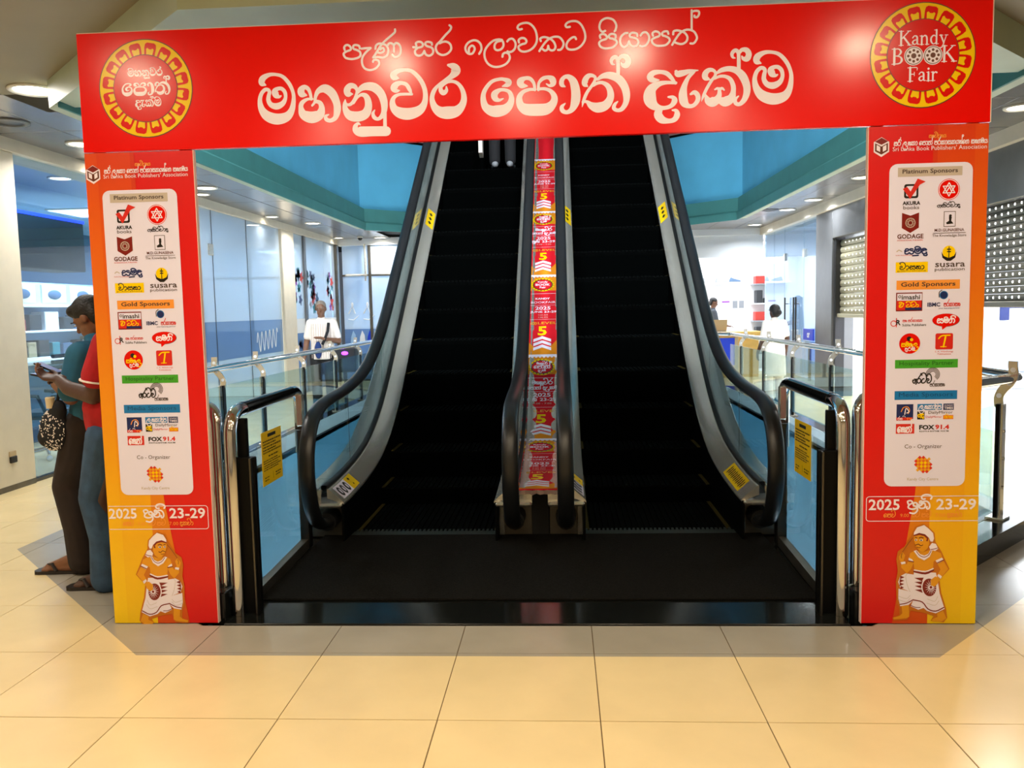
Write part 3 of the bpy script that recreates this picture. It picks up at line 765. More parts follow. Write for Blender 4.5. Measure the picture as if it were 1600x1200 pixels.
        xo = sorted((X(.51), X(.545))); MB().bbox(xo[0], xo[1], 1.885, 1.90, 0, .255, .003).build('newel_trim', 'steel', t)
        xo = sorted((X(.50), X(wo))); MB().bbox(xo[0], xo[1], 1.70, 1.92, .245, .275, .012).build('deck_nose', 'steel', t)
        # handrail inlet and handrail
        b = MB().tube([(X(.62), 1.78, .135), (X(.62), 2.0, .15)], [.062, .075], 12); smooth_auto(b.build('handrail_inlet', 'rubber_dull', t))
        b = MB(); P = [(X(.62), yy, zz) for yy, zz in HRS]
        b.tube(P, .042, 14, up=(0, 0, 1), sx=1.2, sy=.8)
        o = b.build('handrail', 'rubber', t); smooth_auto(o, 50)
    return t
def centre_filler(t):
    vs = []; fs = []
    NC = [yy for yy in NY if yy >= 1.9]
    for yy in NC: vs += [(-.33, yy, dz(yy)+.06), (-.222, yy, dz(yy)+.06), (-.222, yy, dz(yy)-.3), (-.33, yy, dz(yy)-.3)]
    for i in range(len(NC)-1):
        for j in range(4): fs.append((i*4+j, i*4+(j+1) % 4, (i+1)*4+(j+1) % 4, (i+1)*4+j))
    fs += [(0, 1, 2, 3), tuple(len(vs)-4+j for j in range(4))]
    MB().add(vs, fs).build('centre_filler', 'rubber_dull', t); MB().box(-.330, -.218, 1.93, 2.2, 0, .25).build('gap_shade', 'rubber_dull', t)  # dark filler and block stand for the shade in the gap between escalators
ESC_L = escalator('left escalator, with two dim trouser legs standing near its top', -1.06)
ESC_R = escalator('right escalator, empty, its steps unlit and black', .512)
centre_filler(ESC_L)
# ------------------------------------------------------------------ railing round the opening
RZ = 1.015
def make_post():
    """post in local space, glass line along local Y, walkway side is -X"""
    r = thing('railing_post', '', 'post')
    MB().bbox(-.012, .012, -.03, .03, .0, .72, .003).build('upright', 'black_post', r, world=False)
    MB().bbox(.016, .030, -.026, .034, .0, .72, .003).build('outer_flat', 'steel', r, world=False)
    # pierced S bracket, built as a curved strip of plate with ring bosses
    b = MB(); P = [(0, .70), (-.004, .76), (.02, .81), (.055, .85), (.075, .90), (.07, .95), (.07, .985)]
    C = crom([(a, z) for a, z in P], 5); L, R_ = [], []
    for i, (x, z) in enumerate(C):
        a = C[max(i-1, 0)]; c = C[min(i+1, len(C)-1)]; d = Vector((c[0]-a[0], c[1]-a[1])).normalized(); wd = .026
        L.append((x-d.y*wd, z+d.x*wd)); R_.append((x+d.y*wd, z-d.x*wd))
    n = len(L)
    for yy, flip in ((-.006, 0), (.006, 1)):
        pass
    vs = [(x, -.006, z) for x, z in L]+[(x, -.006, z) for x, z in R_]+[(x, .006, z) for x, z in L]+[(x, .006, z) for x, z in R_]
    fs = []
    for i in range(n-1): fs += [(i, i+1, n+i+1, n+i), (2*n+i, 3*n+i, 3*n+i+1, 2*n+i+1), (i, 2*n+i, 2*n+i+1, i+1), (n+i, n+i+1, 3*n+i+1, 3*n+i)]
    b.add(vs, fs); br = b.build('bracket', 'steel', r, world=False)
    for k in (.22, .5, .78):
        x, z = C[int(k*(n-1))]; MB().tube([(x, -.0075, z), (x, .0075, z)], .015, 12).build('bracket_hole', 'hole_glow' if False else 'white_cool', br, world=False)
    for z in (.2, .38, .55): MB().tube([(.03, .004, z), (.038, .004, z)], .010, 10).build('bolt', 'chrome', r, world=False)
    MB().bbox(-.05, .06, -.06, .06, -.002, .015, .004).build('foot', 'steel', r, world=False)
    return r
POST = make_post()
used = [False]
def post(x, y, rz, label):
    if used[0]: r = copy_tree(POST)
    else: r = POST; used[0] = True
    r.location = (x, y, .14); r.rotation_euler = (0, 0, rz); r['label'] = label; r['group'] = 'steel posts of the railing round the opening'
rin = octa(-.015)
def rail_side(e, label, posts, txt, ext0=0., ext1=0., nm='guard_rail'):
    f = (e+1) % 8; a = Vector((*rin[e], 0)); c = Vector((*rin[f], 0)); d = (c-a).normalized(); L = (c-a).length
    nrm = Vector((-d.y, d.x, 0))          # points into the opening
    rz = math.atan2(d.y, d.x)-PI/2        # local Y runs along the edge; local -X points into the void
    for k, s in enumerate(posts): 
        p = a+d*s; post(p.x, p.y, rz, txt % ORD[k])
    g = thing('glass_balustrade', 'clear glass panels of the railing '+label, 'balustrade', (a.x, a.y, .16))
    pp = [.12]+[s for s in posts]+[L-.1] if not ext0 else [0.02]+posts+[L-.02]
    pp = sorted(pp)
    for s0, s1 in zip(pp[:-1], pp[1:]):
        if s1-s0 < .3: continue
        q0, q1 = a+d*(s0+.045), a+d*(s1-.045); o = nrm*.0
        MB().prism3([(q0.x, q0.y, .20), (q1.x, q1.y, .20), (q1.x, q1.y, .86), (q0.x, q0.y, .86)], tuple(nrm*.01)).build('glass_panel', 'glass_green', g)
    return a, c, d, nrm
ORD = ['first', 'second', 'third', 'fourth', 'fifth', 'sixth', 'seventh', 'eighth']
# e=2 right side (front to back), e=6 left side (back to front), e=4 back, e=1,3,5,7 chamfers
rail_side(2, 'on the right side of the opening', [.55, 2.0, 3.45, 4.90, 6.35, 7.80], 'pierced steel post of the right railing, %s from the arch')
rail_side(6, 'on the left side of the opening', [8.76-s for s in (.75, 2.2, 3.25, 4.65, 6.1, 7.55)], 'pierced steel post of the left railing, %s from the arch')
rail_side(4, 'behind the escalators', [.6, 2.0], 'pierced steel post of the back railing, %s from the right')
rail_side(3, 'on the back right corner', [.7], 'pierced steel post on the back right corner, %s one')
rail_side(5, 'on the back left corner', [.7], 'pierced steel post on the back left corner, %s one')
rail_side(1, 'on the front right corner, beside the right column', [.75, 1.85], 'pierced steel post on the front right corner, %s from the escalator')
rail_side(7, 'on the front left corner, beside the left column', [.15, 1.25], 'pierced steel post on the front left corner, %s from the far end')
# chrome hand tubes
def tubeobj(name, path, r, label, cat, mt='chrome'):
    b = MB().tube(path, r, 14); o = smooth_auto(b.build(name, mt), 50); return tag(o, label, cat)
def fillet(P, r=.1, n=5):
    out = [Vector(P[0])]
    for a, b_, c in zip(P[:-2], P[1:-1], P[2:]):
        a, b_, c = Vector(a), Vector(b_), Vector(c); d0 = (a-b_).normalized(); d1 = (c-b_).normalized()
        rr = min(r, (a-b_).length*.48, (c-b_).length*.48); p0, p1 = b_+d0*rr, b_+d1*rr
        for i in range(n+1):
            t = i/n; out.append((p0.lerp(b_, t)).lerp(b_.lerp(p1, t), t))
    out.append(Vector(P[-1])); return out
ri = octa(.05)
rp = [(1.288, .50, .142), (1.288, .50, RZ+.03), (*ri[2], RZ), (*ri[3], RZ), (*ri[4], RZ), (.2, ri[4][1], RZ)]
tubeobj('hand_tube', fillet(rp, .10, 6), .032, 'long chrome hand tube along the right side of the opening', 'handrail')
lp = [(-1.842, .50, .142), (-1.842, .50, RZ+.03), (*ri[7], RZ), (*ri[6], RZ), (*ri[5], RZ), (-.8, ri[5][1], RZ)]
tubeobj('hand_tube', fillet(lp, .10, 6), .032, 'long chrome hand tube along the left side of the opening', 'handrail')

# ------------------------------------------------------------------ side barriers at the landing
def text_mesh(body, size, bold=0., align='CENTER', res=2, sx=1.):
    c = bpy.data.curves.new('txt', 'FONT'); c.body = body; c.size = size; c.align_x = align; c.align_y = 'CENTER'; c.resolution_u = res; c.offset = bold*size
    o = bpy.data.objects.new('txt', c); COL.objects.link(o)
    dg = bpy.context.evaluated_depsgraph_get(); me = bpy.data.meshes.new_from_object(o.evaluated_get(dg))
    V = [(v.co.x*sx, v.co.y) for v in me.vertices]; F = [tuple(p.vertices) for p in me.polygons]
    bpy.data.objects.remove(o); bpy.data.curves.remove(c); bpy.data.meshes.remove(me)
    return V, F
def barrier(sd):
    X = -1.757 if sd < 0 else 1.202; s = 'left' if sd < 0 else 'right'
    t = thing('side_barrier', 'chrome hooped glass barrier on the %s edge of the black mat' % s, 'barrier', (X, 1.05, 0))
    q = -sd; XR = X-q*.045
    P = fillet([(X, .46, .005), (X, .46, 1.025), (XR, 1.69, 1.025), (XR, 1.69, .62)], .13, 7)
    smooth_auto(MB().tube(P, .034, 16).build('hoop', 'chrome', t), 50)
    xa = lambda y: X+(XR-X)*(y-.46)/1.23
    smooth_auto(MB().tube([(xa(.64), .64, 1.026), (xa(1.50), 1.50, 1.026)], .0355, 16).build('black_grip', 'black_gloss', t), 50)
    x0, x1 = sorted((X+q*.02, X+q*.105))
    MB().bbox(x0, x1, .475, .515, .002, .80, .004).build('front_post', 'black_post', t)
    x0, x1 = sorted((X+q*.09, X+q*.10)); MB().bbox(x0, x1, .44, .475, .002, .80, .002).build('front_post_edge', 'steel_dark', t)
    x0, x1 = sorted((X+q*.015, X+q*.06)); MB().bbox(x0, x1, .50, .54, .78, .99, .004).build('upper_post', 'black_post', t)
    x0, x1 = sorted((XR-q*.01, XR+q*.05)); MB().bbox(x0, x1, 1.63, 1.70, .002, .78, .004).build('rear_post', 'steel_dark', t)
    x0, x1 = sorted((XR-q*.01, XR+q*.055)); MB().bbox(x0, x1, 1.61, 1.70, .77, .82, .006).build('rear_clamp', 'steel_dark', t)
    x0, x1 = sorted((XR+q*.005, XR+q*.045)); MB().bbox(x0, x1, 1.60, 1.65, .80, 1.0, .004).build('rear_stub', 'steel', t)
    MB().poly_prism([(xa(.52)+q*.012, .52), (xa(1.64)+q*.012, 1.64), (xa(1.64)+q*.022, 1.64), (xa(.52)+q*.022, .52)], .06, .80).build('glass_panel', 'glass', t)
    MB().poly_prism([(xa(.50)-q*.005, .50), (xa(1.66)-q*.005, 1.66), (xa(1.66)+q*.04, 1.66), (xa(.50)+q*.04, .50)], .002, .065).build('bottom_trim', 'steel_dull', t)
    # yellow notice
    xn = xa(1.03)+q*.029; nm = thing('warning_notice', 'yellow printed notice on the glass of the %s barrier' % s, 'notice', (xn, 1.0, .57))
    zt, zb, ya, yc = (.865, .585, .845, 1.165) if sd < 0 else (.855, .57, .93, 1.24)
    z0, z1 = zb-.015, zt
    x0, x1 = sorted((xn, xn+q*.0015)); MB().box(x0, x1, ya, yc, z0, z1).build('sheet', 'notice_yellow', nm)
    b = MB(); f = lambda u, v: (xn+q*.0025, (ya if sd < 0 else yc)+(u if sd < 0 else -u), z1-v)
    W = yc-ya; H = z1-z0; random.seed(5)
    def line(u0, u1, v, h):
        u = u0
        while u < u1-.004:
            l = random.uniform(.008, .026); l = min(l, u1-u); b.add([f(u, v), f(u+l, v), f(u+l, v+h), f(u, v+h)], [(0, 1, 2, 3)]); u += l+.006
    b.add([f(W*.3, .016), f(W*.7, .016), f(W*.7, .034), f(W*.3, .034)], [(0, 1, 2, 3)])
    for i, v in enumerate((.05, .066, .082, .098, .112)): line(.02, W-(.02 if i % 2 == 0 else .10), v, .008)
    line(.10, W-.06, .136, .008)
    for i, v in enumerate((.158, .170, .184, .196, .208)): line(.02, W-(.03 if i % 2 else .07), v, .006)
    line(.03, .10, H-.045, .006); line(.03, .09, H-.03, .006); line(W-.12, W-.03, H-.05, .007); line(W-.12, W-.04, H-.035, .007)
    b.add([f(W*.5, H-.06), f(W*.5+.003, H-.06), f(W*.5+.003, H-.02), f(W*.5, H-.02)], [(0, 1, 2, 3)])
    tag(b.build('printed_lines', 'ink', nm), kind='stuff')
barrier(-1); barrier(1)

# ------------------------------------------------------------------ stickers on the inner decks
def deckpt(xc, sd, y, u, lift=.002):
    """point on the sloping inner deck, u 0..1 across"""
    x = xc+sd*(.50+.083*u); z = dz(y)+.012+.073*u; n = Vector((-sd*.66, -.0, .75)); return Vector((x, y, z))+n*lift
def sticker(name, label, xc, sd, y0, y1, kind):
    t = thing(name, label, 'sticker', deckpt(xc, sd, (y0+y1)/2, .5))
    b = MB()
    def sheet(a0, a1, u0, u1, lift, m, n=8):
        vs = []
        for i in range(n+1): yy = a0+(a1-a0)*i/n; vs += [deckpt(xc, sd, yy, u0, lift), deckpt(xc, sd, yy, u1, lift)]
        b.add(vs, [(2*i, 2*i+1, 2*i+3, 2*i+2) for i in range(n)], m)
    ym = y0+(y1-y0)*.62
    if kind == 'safety':
        sheet(y0, ym, .03, .97, .002, 0); sheet(ym, y1, .03, .97, .002, 1)
        for k in range(3):
            cy = y0+(ym-y0)*(.2+.3*k); P = [deckpt(xc, sd, cy+(ym-y0)*.12*math.cos(2*PI*i/16), .5+.36*math.sin(2*PI*i/16), .004) for i in range(16)]; b.add(P, [tuple(range(16))], 2)
            P = [deckpt(xc, sd, cy+(ym-y0)*.05*math.cos(2*PI*i/12), .5+.2*math.sin(2*PI*i/12), .006) for i in range(12)]; b.add(P, [tuple(range(12))], 0)
        for (cy, u, r) in ((.80, .3, .10), (.78, .75, .16)):
            yy = y0+(y1-y0)*cy; b.add([deckpt(xc, sd, yy-.02*r*6, u, .003), deckpt(xc, sd, yy, u-r*.8, .003), deckpt(xc, sd, yy+.02*r*6, u, .003), deckpt(xc, sd, yy, u+r*.8, .003)], [(0, 1, 2, 3)], 2)
        b.build('print', ['p_white', 'notice_yellow', 'ink'], t)
    elif kind == 'script':
        sheet(y0, y1, .03, .97, .002, 0, 12); random.seed(9)
        for k in range(12):
            cy = y0+(y1-y0)*(.06+.075*k); P = [deckpt(xc, sd, cy+.012*math.cos(a), .5+.32*math.sin(a)*(1 if k % 2 else .8), .004) for a in [2*PI*i/14 for i in range(14)]]; b.add(P, [tuple(range(14))], 1)
            P = [deckpt(xc, sd, cy+.004*math.cos(a), .55+.08*math.sin(a), .006) for a in [2*PI*i/10 for i in range(10)]]; b.add(P, [tuple(range(10))], 2)
        b.build('print', ['notice_yellow', 'ink', 'p_orange'], t)
    else:
        sheet(y0, y1, .02, .98, .002, 0)
        for k in range(3): cy = y0+(y1-y0)*(.25+.25*k); b.add([deckpt(xc, sd, cy-.025, .5, .003), deckpt(xc, sd, cy, .3, .003), deckpt(xc, sd, cy+.025, .5, .003), deckpt(xc, sd, cy, .75, .003)], [(0, 1, 2, 3)], 1)
        b.build('print', ['notice_yellow', 'ink'], t)
sticker('safety_sticker', 'white and yellow pictogram sticker at the foot of the left escalator, outer side', -1.06, -1, 1.80, 2.22, 'safety')
sticker('safety_sticker', 'white and yellow pictogram sticker at the foot of the right escalator, inner side', .512, -1, 1.80, 2.22, 'safety')
sticker('safety_sticker', 'yellow sticker of black script at the foot of the right escalator, outer side', .512, 1, 1.92, 2.40, 'script')
sticker('edge_sticker', 'small yellow sticker halfway up the left escalator deck', -1.06, -1, 6.0, 6.28, 'small')
sticker('edge_sticker', 'small yellow sticker halfway up the right escalator deck, outer side', .512, 1, 6.0, 6.28, 'small')
sticker('edge_sticker', 'small yellow sticker halfway up the right escalator deck, inner side', .512, -1, 6.0, 6.28, 'small')
# ------------------------------------------------------------------ printed artwork helpers
BYF = .345                                         # front face of the arch boards
def board(pxx, pyy):
    """artwork tracing frame -> metres on the board (x, z)"""
    d = CF*FPX+CR*(pxx-800)+CU*(600-pyy); t = (BYF-CAMLOC.y)/d.y; p = CAMLOC+d*t; return (p.x, p.z)
class Art:
    """flat print: coloured shapes in 2-D, later laid on a surface, each layer a hair prouder than the last"""
    def __init__(s): s.sh = []; s.layer = 0
    def up(s): s.layer += 1; return s
    def poly(s, pts, m, hole=None): s.sh.append((m, [tuple(p[:2]) for p in pts], [tuple(range(len(pts)))], s.layer)); return s
    def rect(s, x0, x1, z0, z1, m): return s.poly([(x0, z0), (x1, z0), (x1, z1), (x0, z1)], m)
    def rrect(s, x0, x1, z0, z1, r, m, n=5):
        P = []
        for cx, cz, a in ((x1-r, z0+r, -90), (x1-r, z1-r, 0), (x0+r, z1-r, 90), (x0+r, z0+r, 180)):
            for i in range(n+1): P.append((cx+r*math.cos(math.radians(a+90*i/n)), cz+r*math.sin(math.radians(a+90*i/n))))
        return s.poly(P, m)
    def disc(s, x, z, r, m, rz=None, n=28, a0=0): return s.poly([(x+r*math.cos(a0+2*PI*i/n), z+(rz or r)*math.sin(a0+2*PI*i/n)) for i in range(n)], m)
    def ringp(s, x, z, r0, r1, m, n=48):
        V = []; F = []
        for i in range(n): a = 2*PI*i/n; V += [(x+r0*math.cos(a), z+r0*math.sin(a)), (x+r1*math.cos(a), z+r1*math.sin(a))]
        for i in range(n): j = (i+1) % n; F.append((2*i, 2*i+1, 2*j+1, 2*j))
        s.sh.append((m, V, F, s.layer)); return s
    def text(s, body, x, z, size, m, bold=0., align='CENTER', sx=1., rot=0.):
        V, F = text_mesh(body, size, bold, align, 2, sx); c, q = math.cos(rot), math.sin(rot)
        s.sh.append((m, [(x+a*c-b_*q, z+a*q+b_*c) for a, b_ in V], F, s.layer)); return s
    def fit(s, body, x0, x1, z, m, bold=0., hmax=None, rot=0.):
        """text scaled to span x0..x1"""
        V, F = text_mesh(body, 1., bold, 'LEFT', 2)
        a = min(v[0] for v in V); c = max(v[0] for v in V); lo = min(v[1] for v in V); hi = max(v[1] for v in V)
        k = (x1-x0)/(c-a); kz = min(k, hmax/(hi-lo)) if hmax else k; mid = (lo+hi)/2; cr, sr = math.cos(rot), math.sin(rot); xm = (x0+x1)/2
        W = [(x0+(v[0]-a)*k-xm, (v[1]-mid)*kz) for v in V]
        s.sh.append((m, [(xm+p*cr-q*sr, z+p*sr+q*cr) for p, q in W], F, s.layer)); return s
    def stroke(s, P, m, wd=None, step=5, cap=True):
        """ribbon along (x,z,w)"""
        if wd is not None: P = [(p[0], p[1], wd) for p in P]
        C = crom(P, step) if len(P) > 2 else list(P); n = len(C); V = []; F = []
        for i, (x, z, w_) in enumerate(C):
            a = C[max(i-1, 0)]; c = C[min(i+1, n-1)]; dx, dz_ = c[0]-a[0], c[1]-a[1]; l = math.hypot(dx, dz_) or 1
            nx, nz = -dz_/l*abs(w_)/2, dx/l*abs(w_)/2; hh = .00003*i/n; V += [(x+nx, z+nz, hh), (x-nx, z-nz, hh)]
        for i in range(n-1): F.append((2*i, 2*i+1, 2*i+3, 2*i+2))
        if cap:
            for (e, o) in ((0, 1), (n-1, n-2)):
                x, z, w_ = C[e]; r = abs(w_)/2; k = len(V); t0 = math.atan2(z-C[o][1], x-C[o][0])-PI/2; hh = .00003*e/n; V += [(x+r*math.cos(t0+PI*i/6), z+r*math.sin(t0+PI*i/6), hh) for i in range(7)]; F.append(tuple(range(k, k+7)))
        s.sh.append((m, V, F, s.layer)); return s
    def mirrored(s, xm):
        a = Art(); a.layer = s.layer; a.sh = [(m, [(2*p[0]*0+2*xm-p[0], *p[1:]) for p in V], F, l) for m, V, F, l in s.sh]; return a
    def moved(s, dx, dz_=0, k=1., cx=0, cz=0):
        a = Art(); a.layer = s.layer; a.sh = [(m, [(cx+(p[0]-cx)*k+dx, cz+(p[1]-cz)*k+dz_, *p[2:]) for p in V], F, l) for m, V, F, l in s.sh]; return a
    def build(s, name, parent, fn, base=.001, lift=.0006, label=None):
        """fn(x, z, h) -> 3-D point, h above the surface"""
        mats = []; b = MB()
        for n_, (m, V, F, l) in enumerate(s.sh):
            if m not in mats: mats.append(m)
            b.add([fn(p[0], p[1], base+l*lift+(n_ % 9)*lift*.1+(p[2] if len(p) > 2 else 0)) for p in V], F, mats.index(m))
        me = bpy.data.meshes.new(name); me.from_pydata(b.v, [], b.f)
        for k in mats: me.materials.append(MT[k])
        me.polygons.foreach_set('material_index', b.mi); me.update()
        o = link(name, me, parent)
        if parent is not None and parent.name not in ROOTS and parent.parent is not None: pass
        if label: o['label'] = label
        return o
onboard = lambda x, z, h: (x, BYF-h, z)

# ---- traced lettering: (origin x, origin y, scale, strokes of (x, y, width))
def traced(ox, oy, sc, strokes, wd=None):
    out = []
    for S in strokes:
        Q = []
        for p in S:
            w_ = p[2] if len(p) > 2 else wd
            a = board(ox+p[0]/sc, oy+p[1]/sc); q = board(ox+(p[0]+w_)/sc, oy+p[1]/sc); Q.append((a[0], a[1], q[0]-a[0]))
        out.append(Q)
    return out
MA = [[(150,330,25),(95,300,95),(105,230,95),(200,172,62),(310,165,48),(420,200,55),(520,310,60),(578,440,55),(590,560,65),(560,720,95),(480,825,140),(330,862,165),(180,815,150),(92,710,105),(62,580,70),(85,470,60),(140,405,58),(190,405,55),(212,440,55),(200,500,62),(196,570,68),(240,640,80),(330,662,98),(420,615,78),(462,530,56),(452,440,60),(400,387,58),(335,390,60),(300,430,100),(315,485,100),(360,512,52),(392,500,22)]]
HEAD = {}
HEAD['ma'] = (400, 100, 10, MA)
HEAD['ha'] = (400, 100, 10, [[(790,490,25),(725,470,110),(705,410,105),(760,362,70),(820,395,60),(850,470,50),(865,550,45)], [(885,548,30),(800,553,45),(720,610,70),(705,690,80),(745,790,140),(870,835,175),(990,795,150),(1028,700,98),(1010,620,72),(965,590,58),(930,590,50)],
   [(880,650,34),(918,595,40),(935,500,56),(980,420,82),(1080,385,130),(1190,460,135),(1258,600,115),(1272,720,112),(1240,840,78),(1165,885,60),(1100,865,62),(1092,818,50),(1135,792,20)]])
HEAD['nu'] = (530, 100, 10, [[(205,470,25),(145,465,105),(125,405,105),(170,345,90),(240,352,72),(280,420,48),(252,530,50),(200,612,50),(150,640,46),(105,622,40),(97,565,18)], [(95,560,18),(85,640,60),(112,740,105),(180,808,145),(300,822,155),(408,780,145),(455,680,118),(450,570,102),(412,500,82),(350,482,52),(290,520,36),(225,612,36)],
   [(285,455,40),(340,385,85),(430,350,115),(550,368,135),(650,460,128),(700,590,115),(705,720,92),(672,810,72),(610,860,52),(550,835,62),(530,775,50),(555,722,20)], [(715,700,55),(716,900,55),(718,1060,62)], [(735,1050,150),(520,1053,150),(340,1058,155),(265,1035,110),(258,970,72),(300,928,38),(328,950,20)]])
HEAD['va'] = (600, 90, 10, [[(232,325,20),(170,312,95),(150,270,105),(210,215,72),(320,193,50),(430,213,60),(540,310,68),(618,440,72),(648,580,76),(630,720,98),(550,825,145),(400,878,178),(260,865,168),(162,800,122),(132,700,86),(160,620,60),(230,580,46),(320,572,44),(435,573,40)], [(435,575,22),(400,500,60),(350,422,60),(270,398,58),(195,420,90),(160,475,118),(190,518,72),(242,515,20)]])
HEAD['ra'] = (600, 90, 10, [[(1005,118,42),(1085,140,110),(1122,205,150),(1065,285,92),(960,352,52),(860,425,46),(782,520,66),(750,640,76),(790,770,112),(880,848,162),(1000,862,192),(1130,838,165),(1218,750,115),(1250,640,92),(1230,520,72),(1170,420,56),(1090,375,50),(1000,378,50),(930,415,58),(888,465,58),(892,520,72),(930,550,80),(975,515,58),(975,455,22)]])
HEAD['e'] = (740, 80, 10, [[(452,550,22),(530,522,80),(548,478,92),(480,442,56),(400,438,50),(280,480,56),(182,600,66),(150,720,82),(180,860,115),(270,928,155),(370,938,180),(490,908,155),(568,830,115),(592,730,82),(560,640,62),(480,605,50),(400,612,62),(328,672,105),(340,740,92),(400,766,50),(462,742,20)]])
HEAD['pa'] = (740, 80, 10, [[(838,545,22),(755,532,100),(732,472,112),(800,425,62),(880,430,60),(940,500,50),(958,605,44)], [(960,600,45),(870,600,50),(770,640,62),(715,730,92),(732,840,122),(820,908,172),(980,918,185),(1140,902,175),(1238,820,125),(1262,720,98),(1210,630,66),(1120,590,50),(1010,592,45)], [(1012,605,44),(1020,500,45),(1080,430,60),(1160,410,60),(1228,440,102),(1240,505,92),(1190,540,46),(1138,512,20)]])
HEAD['aa'] = (860, 75, 10, [[(228,605,22),(180,575,72),(178,510,72),(222,455,60),(290,455,80),(360,530,122),(395,680,142),(390,830,142),(340,955,92),(260,1005,62),(190,980,70),(180,920,60),(230,868,20)]])
HEAD['tha'] = (860, 75, 10, [[(580,602,22),(540,565,90),(545,500,92),(590,440,76),(650,430,56),(700,460,46),(690,520,46),(640,600,46),(570,700,50),(520,820,48),(495,922,8)], [(505,842,36),(570,842,50),(640,900,110),(740,932,155),(858,898,145),(930,800,115),(940,700,102),(900,600,82),(820,545,56),(740,548,50),(668,592,36)],
   [(735,492,42),(820,440,80),(930,430,112),(1060,480,128),(1150,590,125),(1188,720,115),(1180,850,88),(1120,950,70),(1050,975,56),(992,942,62),(1008,880,50),(1052,838,18)]])
HAL = [[(1058,450,58),(1058,300,58),(1055,190,56)], [(1052,190,50),(1030,148,60),(988,148,62),(952,195,56),(965,248,40),(1002,262,16)], [(1068,175,50),(1110,132,62),(1180,138,82),(1215,200,92),(1188,270,92),(1130,268,60),(1105,232,20)]]
HEAD['hal'] = (860, 75, 10, HAL)
HEAD['da'] = (990, 70, 10, [[(395,552,20),(295,548,90),(258,500,105),(310,440,85),(420,425,62),(520,450,72),(592,520,62),(655,605,36)], [(660,596,46),(520,590,56),(400,612,85),(292,680,145),(252,780,192),(265,880,192),(330,958,135),(430,988,72),(530,978,62),(602,940,72),(640,870,92),(610,822,60),(542,816,30)], [(410,1000,95),(382,1090,132),(440,1168,122),(550,1192,72),(640,1165,82),(680,1090,92),(660,1030,60),(606,1022,26)]])
HEAD['ae'] = (990, 70, 10, [[(665,420,56),(690,455,100),(780,440,92),(880,412,60),(1005,400,18)], [(940,418,56),(850,520,62),(792,650,92),(770,780,132),(790,900,132),(860,958,72),(940,945,62),(1000,870,72),(1000,790,76),(950,745,70),(892,772,36)]])
HEAD['ka'] = (1090, 70, 10, [[(190,545,22),(125,515,92),(118,455,92),(168,400,72),(230,395,56),(275,430,46),(270,490,46),(210,570,50),(140,690,50),(90,800,46),(58,885,8)], [(125,785,26),(160,868,112),(230,893,155),(300,858,122),(338,780,76),(338,690,50)], [(345,710,46),(310,682,40),(270,700,26)], [(340,705,46),(380,680,40),(414,708,26)], [(345,870,100),(430,888,155),(520,838,135),(555,740,84),(555,640,76),(510,540,66),(430,495,52),(340,495,46),(265,532,32)],
   [(300,442,40),(380,395,72),(500,375,84),(620,410,105),(710,500,125),(765,640,115),(765,760,104),(720,870,82),(650,930,62),(590,908,62),(592,850,50),(640,802,18)]])
HEAD['hal2'] = (1090-41.6, 70-.5+.0, 10, [[(x, y-48+0, w_) for x, y, w_ in S] for S in HAL])
HEAD['ma2'] = (1090, 70, 10, [[((x-25)*1.083+850, (y-140)*1.05+90, w_*1.07) for x, y, w_ in MA[0]]])
LW = 45
